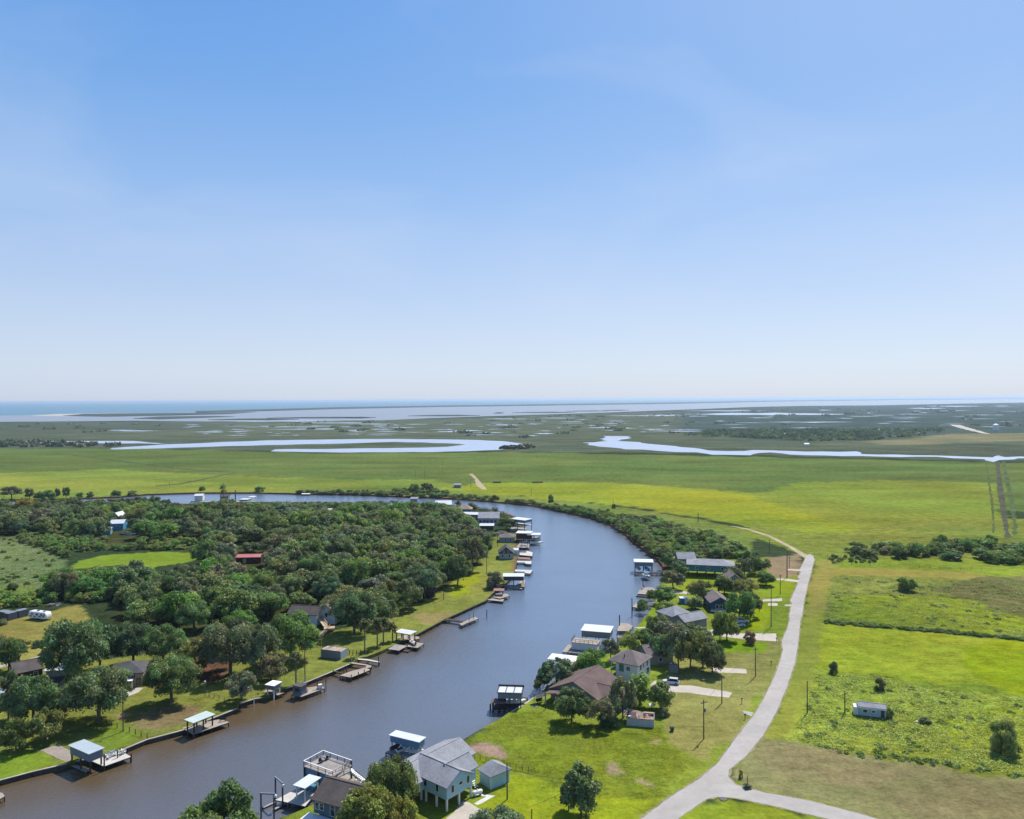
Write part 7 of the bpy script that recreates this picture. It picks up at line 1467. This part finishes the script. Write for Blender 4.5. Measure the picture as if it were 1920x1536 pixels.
palm(555, 1283, 1226, 'palm with dark crown beside the hut dock', None, 2.2, 9); utility_pole(571.8, 1278, 1200, 'utility pole on the lawn behind the hut dock', arm=True)
t = thing('wooden_stairs', 'new lumber stairs and landing behind the white gabled house', 'staircase', P(612, 1184), .2)
a0 = t.location
for (pa, pb, w) in (((596, 1167), (611, 1181), 1.6), ((600, 1194), (616, 1183), 1.6)):
    a = P(*pa, 0) - a0; b = P(*pb, 0) - a0; za, zb = (2.6, 1.2) if pa[1] < 1180 else (.1, 1.2); a.z, b.z = za, zb; R_ = Matrix.Rotation(-.2, 3, 'Z'); a, b = R_ @ a, R_ @ b
    MB().beam(a, b, w, .14).build('ramp', M_NEWWOOD, t); railing(t, [a + Vector((.6, .4, 0)), b + Vector((.6, .4, 0))], .95, 1.2, M_NEWWOOD)
box_part(t, 'landing', M_NEWWOOD, -.8, 2.8, -1.4, 1.6, 1.1, 1.25); posts(t, [(-.6, -1.2), (2.6, -1.2), (-.6, 1.4), (2.6, 1.4)], -.1, 1.1, .16, M_NEWWOOD)
loc, rz, L, Wd = rect((560,1172), (594,1174), (566,1158), 0)
t = thing('house', 'white gabled house with dark brown roof at the wood edge', 'house', loc, rz)
gable_walls(t, -4, L, 0, 7, -.1, 4.0, 2.0, M_WHITESIDE); gable_roof(t, -4, L, 0, 7, 4.0, 2.0, M_SHGL_UMBER); gable_walls(t, L - 1, L + 5.5, 3, 12, -.1, 4.4, 2.4, M_WHITESIDE, 'y'); gable_roof(t, L - 1, L + 5.5, 3, 12, 4.4, 2.4, M_SHGL_TAUPE, 'y')
window(t, 'y0', L + 2.2, 2.6, 1, 1.3, L, 8).location = (0, 3, 0); window(t, 'y0', L * .5, 2.5, 1, 1.2, L, 8)
fence('wire_fence', 'row of thin posts across the bank lawn beside the white gabled house', [(585,1212),(640,1218),(653,1221)], 8, 1.1)
t = thing('play_frame', 'thin yellow swing frame on the lawn below the wood', 'swing', P(594, 1212), .2); fr = MB()
for x in (-1.5, 1.5): fr.tube((x, -.9, 0), (x, 0, 2.2), .07, .07, 5).tube((x, .9, 0), (x, 0, 2.2), .07, .07, 5)
fr.tube((-1.5, 0, 2.2), (1.5, 0, 2.2), .07, .07, 5).build('frame', M_YELLOW, t); box_part(t, 'seat', M_DARK, -.3, .3, -.15, .15, .5, .55)
# lamp dock further up
dock('plank dock with two lamp posts on the upper left bank', [(861,1170),(866,1173),(897,1160),(891,1156.5)], .1); dock('narrow gangway leading to the lamp post dock', [(833,1160.5),(843,1160),(868,1164.5),(866,1166.5),(842,1163),(833,1163.5)], .08, M_DKTIMBER)
for u, v, tp, lab in ((879.6, 1166, 1149, 'left lamp post on the plank dock'), (888, 1162, 1145, 'right lamp post on the plank dock')):
    t = thing('lamp_post', lab, 'lamp post', P(u, v, .1)); h = 2.9; MB().tube((0, 0, 0), (0, 0, h), .09, .07, 6).build('pole', M_DARK, t); MB().box(-.1, .9, -.12, .12, h, h + .14).build('lamp_head', M_GREYSIDE, t)
pole(912.7, 1154, 1143, 'lone pile standing in the water off the upper left bank', .16, 'mooring_pile', 'pile', M_DARK); utility_pole(832, 1124.5, 1082, 'utility pole at the edge of the bank lawn by the wood', arm=True); utility_pole(912.5, 1077, 1035, 'utility pole left of the grey spreading bush', arm=True); utility_pole(933, 1025, 1000, 'pole beside the white gabled cottage', arm=False)
gable_house('shed', 'small brown shed under the oaks at the bank lawn', (801,1120), (814,1120), (803,1114), 0, -.1, 2.4, 1.0, M_DKTIMBER, M_SHGL_UMBER, 'x', [], cat='shed', Wd=4)
# docks of the inner bend
loc, rz, L, Wd = rect((924.8,1107.8), (944.8,1108), (926.5,1103.4), 2.4)
shelter('little red roofed dock shelter on the inner bank', (924.8,1107.8), (944.8,1108), (926.5,1103.4), 2.4, mat('faded_red_roof', (.27, .15, .13), .8, 1.5, .2, .2), M_DKTIMBER, nx=2, pw=.2)
dock('upper plank dock under the little red roof', [(925,1120),(938,1122.5),(955,1117.5),(951,1113.5),(930,1113)], .3); dock('lower narrow plank dock below the little red roof', [(911,1124.5),(943,1128),(945,1123.5),(926,1121.5)], -.1)
shelter('boathouse with dark fascia and white roof on tall legs', (942.5,1081), (983,1081), (958,1074.8), 4.2, M_METAL, M_DARK, M_DARK, 1.7, 3)
dock('dock beneath the dark fascia boathouse', [(925,1099.5),(947,1099.5),(983,1100.5),(985,1088),(978,1088),(968,1097),(946,1096.5)], .12, M_PLANK); dock('long lift beam in front of the dark fascia boathouse', [(946,1103),(979,1104.5),(979,1102.5),(946,1101)], -.4, M_PLANKY, True, 'lift_beam', cat='lift beam')
dock('pale stepped dock on the inner bank below the cottage', [(965,1071.5),(983,1072),(984,1074.5),(994,1075.5),(999,1069),(966,1068)], .15, mat('bleached_planks', (.5, .47, .43))); dock('stepped dock beside the white gabled cottage', [(969,1054.5),(984,1055),(985,1057),(996,1058),(997,1052),(970,1051.5)], .15, mat('bleached_planks', (.5, .47, .43)))
dock('reddish dock with lift frame above the stepped docks', [(970,1047.5),(994,1049.5),(994,1045.5),(971,1044.5)], .2, mat('red_planks', (.25, .15, .12), .9, 1.4, .2, .15)); dock('pale dock with hoist at the cottage', [(974,1040.5),(998,1043),(999,1036),(987,1032.5),(975,1035)], .2, mat('bleached_planks', (.5, .47, .43)))
for u, v, lab in ((981, 1036, 'dark boat hoist frame on the pale dock at the cottage'), (984, 1029, 'taller boat hoist frame behind the pale dock at the cottage')):
    t = thing('boat_lift', lab, 'boat lift', P(u, v, 0), 0); posts(t, [(-1.6, -1), (1.6, -1), (-1.6, 1), (1.6, 1)], -2, 3.4, .2, M_DARK)
    for y in (-1, 1): box_part(t, 'crossbeam', M_DARK, -1.8, 1.8, y - .1, y + .1, 3.4, 3.6)
    box_part(t, 'cradle', M_GREYPANEL, -1.4, 1.4, -.8, .8, .5, .65)
loc, rz, L, Wd = rect((935.5,1048.6), (963,1048.4), (938,1040), 0)
t = thing('cottage', 'pale cottage with dark shingled gable end on the inner bank', 'house', loc, rz)
gable_walls(t, 0, L, 0, 9, -.1, 3.0, 2.9, mat('pale_cottage_siding', (.33, .38, .38), .7, 1, .1, .2, stripes=('Z', .2, .15, .2)), 'y'); gable_roof(t, 0, L, 0, 9, 3.0, 2.9, M_SHGL_DARK, 'y')
MB().extr([(-.3, 2.75), (L + .3, 2.75), (L / 2, 5.85)], 'y', -.12, -.01).build('gable_shingles', M_SHGL_DARK, t)
for s in (.25, .72): window(t, 'y0', s * L, 1.0, .8, 1.3, L, 9)
for s in (.35, .65): window(t, 'y0', s * L, 3.3, .7, .9, L, 9).location = (0, -.12, 0)
gable_house('shed', 'small white shed attached to the right of the pale cottage', (964,1041), (971,1041), (965,1037), 0, -.1, 2.6, .6, M_WHITESIDE, M_METAL, 'x', [], cat='shed', Wd=4)
hip_house('cottage', 'low teal cottage with grey hip roof on the inner bank', (936,1017), (964.5,1017), (938,1011), 0, -.1, 2.6, 2.0, mat('soft_teal_siding', (.20, .30, .31), .7, 1, .1, .2), M_SHGL_TAUPE, 'x', [('y0', .42, .8, 1, 1.2), ('y0', .75, .8, 1, 1.2)], Wd=8)
shelter('two storey boathouse with screened upper room beyond the teal cottage', (966.5,999.6), (995.5,1000.4), (968,997), 5.2, M_METAL, M_DARK, M_DKTIMBER, 3.2, 3, Wd=8); shelter('white roofed boathouse at the tip of the docks', (988,1003), (1012.8,1003.4), (989,1000.8), 4.6, M_METAL, M_DARK, None, 0, 3, Wd=7)
dock('dark dock below the outermost boathouses', [(966,1013),(1010,1015),(1011,1010),(968,1008)], .2, M_DKTIMBER); dock('grey dock between the cottage and the boathouses', [(968,1026),(992,1028),(993,1019),(975,1017)], .2, M_PLANKY)
motor_boat('white cruiser on a lift at the outermost boathouse', 1006, 1019, .1, .05, 7.5); motor_boat('grey boat hung in the outermost boathouse', 1000, 1011, .8, .1, 6.5, M_GREYPANEL, M_GREYPANEL); motor_boat('small white boat beside the outermost boathouses', 987, 1018, .1, .2, 5.0)
gable_house('house', 'long white house with windows along its side behind the inner bank lawn', (897,984), (935,984), (900,976), 0, -.1, 4.2, 2.8, mat('lilac_white_siding', (.42, .41, .44), .7, 1, .08, .2), M_SHGL_GREY, 'x', [('y0', s, 1.4, 1.6, 1.5) for s in (.1, .3, .45, .65, .85)], Wd=14)
gable_house('shed', 'white roofed open shed in front of the long white house', (900,994), (925,994), (902,989), 0, -.1, 2.6, .7, M_DKTIMBER, M_METAL, 'x', [], cat='shed', Wd=8)
t, L, Wd = shelter('two storey dock house with balcony beyond the dark willow', (955,972.5), (984,976), (958,970.5), 7.0, M_METAL, M_DARK, M_GREYPANEL, 1.5, 3, Wd=8); box_part(t, 'balcony_floor', M_WHITE, .2, L - .2, .2, Wd - .2, 3.3, 3.5); railing(t, [(.3, .25, 3.5), (L - .3, .25, 3.5), (L - .3, Wd - .3, 3.5)], 1, 2, M_DARK)
dock('dock under the two storey dock house', [(955,996),(986,996.5),(987,990),(957,988)], .2, M_PLANKY)
hip_house('house', 'green house with brown hip roof among the far docks', (856,966), (884,966), (858,961), 0, -.1, 4.0, 2.6, M_GREEN, mat('tan_roof', (.27, .21, .17), .9, 1, .2, .2), 'x', [('y0', .4, 1.4, 1.4, 1.5), ('y0', .7, 1.4, 1.4, 1.5)], Wd=10)
gable_house('house', 'blue grey house with white metal roof at the tip of the peninsula', (817,956), (846,955.5), (820,951), 0, -.1, 3.6, 2.2, mat('blue_grey_siding', (.24, .30, .34), .7, 1, .1, .2), M_METAL, 'x', [('x0', .5, 1.2, 1.5, 1.6)], Wd=12)
gable_house('boathouse', 'long low boathouse with white roof left of the dock row', (864,973), (903,974), (866,969.5), 0, -.1, 3.0, .8, M_SLATE, M_METAL, 'x', [], cat='boathouse', Wd=10); gable_house('boathouse', 'white roofed boathouse behind the long white house', (904,975), (928,975), (905,972), 0, -.1, 3.6, .8, M_SLATE, M_METAL, 'x', [], cat='boathouse', Wd=10)
for a, b, d, z, lab in (((897,954), (911,954.2), (898,952), 5.0, 'dark pergola like boat shelter right of the green house'), ((915,961), (941,961.8), (917,959), 5.0, 'dark boat shelter with flat roof farther along the docks')): shelter(lab, a, b, d, z, M_DARK, M_DARK, None, 0, 3, Wd=8)
for i, (u, v, tp) in enumerate(((858.5, 957, 940), (883, 962, 945), (889.5, 962, 947), (928, 972, 954))): palm(u, v, tp, ['palm between the tip house and the green house', 'left palm of the pair beside the green house', 'right palm of the pair beside the green house', 'palm standing over the flat roofed boat shelter'][i], None, 2.6, 20 + i)
dock('low white dock off the tip of the peninsula', [(782,948.5),(800,949.5),(800,947),(783,946)], .3, M_WHITE); gable_house('boathouse', 'small blue boathouse at the left of the peninsula tip', (770,948), (782,948), (771,945), 0, -.1, 5.0, .8, M_GREYPANEL, M_SHGL_GREY, 'x', [], cat='boathouse', Wd=8)
# far docks at the upper left
gable_house('boathouse', 'white boathouse standing in the far reach of the river', (365,941), (380,940.5), (366,937), 0, .4, 4.6, 1.0, M_WHITESIDE, M_METAL, 'x', [], cat='boathouse', Wd=9, stilts=(3, 2, M_WHITE)); gable_house('boathouse', 'dark boathouse with grey roof in the far reach', (413,941), (428,940.5), (414,938), 0, .4, 4.0, 1.2, M_SLATE, M_SHGL_DARK, 'x', [], cat='boathouse', Wd=9, stilts=(3, 2, M_DARK)); motor_boat('white boat moored beside the dark far boathouse', 433, 940, -.9, 1.4, 8.0)
shelter('white boat shelter with blue sides in the far reach', (448,937), (464,937), (449,935), 3.2, M_METAL, M_WHITE, M_BLUEPANEL, 1.2, 3, Wd=8); shelter('second white boat shelter farther right in the far reach', (464,932.5), (475,932.5), (465,931), 3.2, M_METAL, M_WHITE, None, 0, 3, Wd=8)
palm(419, 942, 919, 'palm beside the dark far boathouse', None, 3.0, 31); utility_pole(441.5, 944, 919, 'thick dark pole beside the far boat shelters', arm=False, r=.5); dock('long pale dock along the far reach', [(355,941.5),(480,941),(480,939.8),(355,940)], .2, M_PLANK)
dock('white floating dock on the far bank', [(565,926.5),(582,926.5),(582,925.3),(566,925.2)], .2, M_WHITE, False, 'float', cat='float')
# yards at the far left
gable_house('house', 'bright blue house with white metal roof among the far left yards', (206,995), (231,994), (210,988), 0, -.1, 4.2, 1.6, M_SKYBLUE, M_METAL, 'x', [('y0', .6, 1.5, 1.2, 1.4)], Wd=10); gable_house('shed', 'small teal shed with white roof left of the bright blue house', (189,1004), (207,1003), (191,999), 0, -.1, 3.0, 1.0, mat('light_teal_siding', (.13, .30, .36), .7, 1, .1, .2), M_METAL, 'x', [], cat='shed', Wd=7)
gable_house('house', 'tall yellow house behind the bright blue one', (211,985), (222,985), (212,981), 0, -.1, 6.0, 2.0, M_YELLOW, M_METAL, 'y', [], Wd=8); hip_house('house', 'dark grey hip roofed house among the wood on the left', (301,996), (336,996), (304,989), 0, -.1, 3.4, 2.4, M_SLATE, M_SHGL_DARK, 'x', [], Wd=12)
car('white car parked in front of the bright blue house', 238, 1002, .1, M_CARWHITE, 4.8, False); car('white pickup like car right of the bright blue house', 246, 1003, .3, M_CARWHITE, 5.0); car('dark car parked at the edge of the scrub strip', 80, 1011, 1.2, M_DARK, 4.8)
gable_house('house', 'white roofed house glimpsed near the back of the far left yards', (257,970), (275,970), (259,966), 0, -.1, 3.4, 1.0, M_GREYSIDE, M_METAL, 'x', [], Wd=9); gable_house('trailer_house', 'long white trailer house behind the far left trees', (41,984), (68,983), (42,980), 0, -.1, 3.0, .7, M_WHITESIDE, M_METAL, 'x', [('y0', .3, 1, 1, 1)], Wd=5, cat='trailer')
for a, b, d, lab in (((520,1034), (532,1034), (521,1030), 'white roofed shed right of the red roofed one in the wood'), ((546,1038), (560,1038), (547,1034), 'second white roofed shed right of the red roofed one'), ((606,972), (620,972), (607,968), 'white roof in the upper part of the wood'), ((835,1018), (846,1018), (836,1014), 'white walled shed near the river end of the wood')):
    gable_house('shed', lab, a, b, d, 0, -.1, 5.2 if a[0] > 600 else 3.4, .9, M_WHITESIDE, M_METAL, 'x', [], cat='shed', Wd=7)
t, L, Wd = gable_house('red_barn', 'dark red shed with pink red metal roof in the middle of the wood', (442,1057), (489,1056), (446,1049), 0, -.1, 3.0, .8, M_DKRED, M_RED, 'x', [], cat='shed', Wd=6.5, doors=[('y0', .35, 0, 1.6, 2.3, M_YELLOW)])
# containers and caravan in the pale clearing
for (a, b, lab) in (((15.5,1164.5), (33,1160), 'nearer dark grey container in the pale clearing'), ((35,1159.5), (53,1155), 'farther dark grey container touching the caravan')):
    A, B = P(*a), P(*b); o, rz, L = frame(A, B); t = thing('container', lab, 'container', o, rz); m = M_GREYPANEL
    box_part(t, 'wall', mat('dark_container', (.085, .095, .12), .6, .8, .15, .3, stripes=('X', .4, .3, .4)), 0, L, 0, 2.6, 0, 2.55); box_part(t, 'roof', M_GREYPANEL, -.02, L + .02, -.02, 2.62, 2.551, 2.65); box_part(t, 'end_door', M_DARK, -.06, -.004, .1, 1.28, .1, 2.5); box_part(t, 'end_door', M_DARK, -.06, -.004, 1.32, 2.5, .1, 2.5)
A, B = P(-8, 1161), P(12, 1163.8); o, rz, L = frame(A, B); t = thing('container', 'black container end at the left edge of the clearing', 'container', o + Vector((0, .4, 0)), rz); box_part(t, 'wall', M_DARK, 0, L - 1, .3, 2.8, 0, 2.6); box_part(t, 'roof', M_GREYPANEL, -.02, L - .98, .28, 2.82, 2.601, 2.68)
A, B = P(53.5, 1161), P(87, 1165); o, rz, L = frame(A, B); t = thing('caravan', 'white caravan with teal graphics parked in the pale clearing', 'caravan', o, rz); L = min(L, 8.5)
rg_ = []
for x, z0, z1, i in ((0, 1.0, 2.6, .12), (.25, .6, 2.95, .05), (L - .6, .6, 3.0, .05), (L - .05, .8, 2.3, .08), (L + .15, 1.1, 1.7, .25)): rg_.append([(x, i, z0), (x, 2.5 - i, z0), (x, 2.5 - i, z1 - .15), (x, 2.35 - i, z1), (x, .15 + i, z1), (x, i, z1 - .15)])
MB().loft(rg_).build('body', M_CARWHITE, t)
for s, w in ((.16, .7), (.42, 1.0), (.68, .9), (.86, .6)): box_part(t, 'window', M_GLASS, s * L, s * L + w, -.0, .052, 1.75, 2.35)
for s, w, z in ((.05, 1.1, 1.1), (.30, .9, 1.0), (.55, 1.4, 1.15), (.78, 1.0, 1.3)): box_part(t, 'graphic', M_TEALPRINT, s * L, s * L + w, .01, .047, z, z + .45)
for x in (L * .35, L * .7): box_part(t, 'roof_vent', M_DARK, x, x + .7, .9, 1.6, 2.96, 3.2)
wm = MB().tube((0, -.1, 0), (0, .1, 0), .36, .36, 12).mesh('wheel', M_TYRE)
for x in (L * .45, L * .56):
    for y in (.12, 2.38): add_mesh('wheel', wm, t).location = (x, y, .36)
MB().beam((L, .6, .6), (L + 1.2, 1.25, .55), .1, .12).beam((L, 1.9, .6), (L + 1.2, 1.25, .55), .1, .12).build('tow_bar', M_DARK, t)
t = thing('scrap_pile', 'low grey heap of scrap at the back of the pale clearing', 'scrap pile', P(100, 1136), .2); rr = random.Random(6)
for k in range(26): MB().beam((rr.uniform(-2.6, 2.6), rr.uniform(-1, 1), rr.uniform(0, .9)), (rr.uniform(-2.6, 2.6), rr.uniform(-1, 1), rr.uniform(0, .9)), rr.uniform(.1, .5), .06).build('scrap', rr.choice([M_GREYPANEL, M_RUBBLE, M_PLANKY]), t)
fence('wire_fence', 'overgrown fence line across the pale clearing', [(-10,1190),(22,1201),(56,1206),(85,1213)], 12, 1.1, pr=.08)
for x, y, r in scatter([(-20,1192),(22,1200),(56,1206),(56,1209),(22,1205),(-20,1198)], 30, .4, .8, 91, .5, 200): tree('bush', 0, 0, label='brown weed tuft on the fence line of the pale clearing', name='weed_clump', cat='weeds', group='weeds on the fence line of the pale clearing', base=Vector((x, y, 0)), h=.9, w=2.6 * r, tint=(1.5, 1.1, .8))
# ------------------------------------------------------------------ every tree of a shared kind gets its own description: what it stands nearest to, counted outwards
LANDMARKS = [('red roofed shed', 468, 1052), ('white gabled house', 575, 1168), ('row of palms', 712, 1205), ('bank lawn utility pole', 832, 1124), ('tip house of the peninsula', 832, 953), ('bright blue house', 218, 994), ('dark hip roofed house', 318, 993), ('white caravan', 75, 1163), ('bright green clearing', 250, 1055), ('tan brick house', 236, 1288), ('far white boathouse', 372, 940), ('long white house', 915, 983), ('pale cottage', 950, 1045), ('upper white roof of the wood', 613, 971),
   ('boathouse at the bend', 1207, 1066), ('long teal house', 1333, 1080), ('road end', 1517, 1045), ('lone rough field bush', 1700, 1106), ('track beyond the river', 895, 905), ('small farm shed', 857, 914), ('vivid field pole', 1309, 978), ('far trailer house', 55, 983), ('lone meadow tree', 24, 1111), ('left end of the tree line', 1610, 1040), ('ditch meeting the tree line', 1890, 1012), ('bend end of the thicket', 1180, 1000), ('upper end of the thicket', 1300, 985)]
LM = [(n, P(u, v)) for n, u, v in LANDMARKS]
bylab = {}
for o in list(COL.objects):
    if o.parent is None and o.get('group') and o.get('label') and o.type == 'EMPTY' and o.name.split('.')[0] in ('oak_tree', 'leafy_tree', 'elm_tree', 'yard_tree', 'bush', 'thicket_tree', 'shrub', 'bank_tree', 'field_tree', 'weed_clump'):
        bylab.setdefault((o['group'], o['label']), []).append(o)
def ordinal(n): return '%d%s' % (n, 'th' if 10 <= n % 100 <= 20 else {1: 'st', 2: 'nd', 3: 'rd'}.get(n % 10, 'th'))
SHORT = {'dark oaks of the wood on the left bank': 'dark green wood oak', 'silvery oaks of the wood on the left bank': 'silvery grey wood oak', 'fresh green trees of the wood on the left bank': 'fresh green wood tree', 'olive trees of the wood on the left bank': 'olive green wood tree', 'oaks among the far left yards': 'far yard oak', 'bushes of the scrub strip by the left meadow': 'scrub strip bush', 'thicket trees above the container lot': 'tall thicket tree', 'light green bushes bordering the container lot': 'light green border bush', 'small shrubs dotted over the left meadow': 'small meadow shrub',
   'thicket trees on the outer bank of the bend': 'outer bank thicket tree', 'low bushes along the outer bank of the bend': 'low outer bank bush', 'scrub bushes along the far bank': 'far bank scrub bush', 'bushes around the tall far bank trees': 'bush under tall far trees', 'tree line across the right field': 'dark field line tree', 'low shrubs at the end of the field tree line': 'low field edge shrub', 'weed tufts in the ditch between the right fields': 'ditch weed tuft', 'weeds on the fence line of the pale clearing': 'brown fence weed'}
for (g, lab), obs in bylab.items():
    near_ = {}
    for o in obs:
        d, n = min(((o.location.xy - p.xy).length, n) for n, p in LM); near_.setdefault(n, []).append((d, o))
    for n, l in near_.items():
        l.sort(key=lambda q: q[0])
        for i, (d, o) in enumerate(l):
            o['label'] = '%s %s nearest to the %s' % (SHORT.get(g, lab), ordinal(i + 1), n) if i else '%s nearest of all to the %s' % (SHORT.get(g, lab), n)
def relabel(group, labels):
    l = [o for o in COL.objects if o.get('group') == group and o.parent is None]; l.sort(key=lambda o: o.location.x)
    for o, t in zip(l, labels): o['label'] = t
relabel('white chairs on the pale dock', ['leftmost white chair under the roof edge on the pale dock', 'white chair at the front edge of the pale dock near the shelter', 'second white chair from the shelter on the pale dock', 'third white chair from the shelter on the pale dock', 'white chair just left of the middle post of the pale dock', 'white chair touching the middle post of the pale dock', 'white chair right of the middle post of the pale dock', 'rightmost white chair near the corner post of the pale dock'])
relabel('mooring piles of the U shaped dock', ['leftmost dark pile where the narrow arm meets the U shaped dock', 'dark pile at the inner left side of the U shaped dock', 'dark pile at the front corner of the U shaped dock', 'dark pile one third along the river side of the U shaped dock', 'dark pile two thirds along the river side of the U shaped dock', 'dark pile at the right tip of the U shaped dock'])
relabel('dark chairs on the raised deck', ['dark folding chair nearest the left rail of the raised deck', 'second dark folding chair from the left rail of the raised deck', 'dark folding chair third along the back of the raised deck', 'dark folding chair at the back corner post of the raised deck'])
relabel('white chairs on the landing', ['leftmost white chair on the landing behind the dark roof', 'middle white chair on the landing behind the dark roof', 'rightmost white chair on the landing behind the dark roof'])
relabel('brown chairs around the dock table', ['brown chair between the dark hut and the dock table', 'brown chair on the bank side of the dock table', 'brown chair on the outer side of the dock table'])
relabel('dark chairs on the broad plank dock', ['dark chair nearer the water on the broad grey plank dock', 'dark chair farther back on the broad grey plank dock'])
bpy.context.view_layer.update()
# ------------------------------------------------------------------ sea air
hz = bpy.data.materials.new('sea_air'); hz.use_nodes = True; t = hz.node_tree; t.nodes.clear()
ho = t.nodes.new('ShaderNodeOutputMaterial'); hv = t.nodes.new('ShaderNodeVolumePrincipled')
hv.inputs['Color'].default_value = (.62, .80, 1.0, 1); hv.inputs['Density'].default_value = 4.8e-5; hv.inputs['Anisotropy'].default_value = 0.3
t.links.new(hv.outputs['Volume'], ho.inputs['Volume'])
hb = MB(); hb.box(-70000, 70000, -3500, 70000, -4.0, 84.0)
tag(hb.build('haze', hz), 'thin sea haze over the whole plain', kind='stuff')
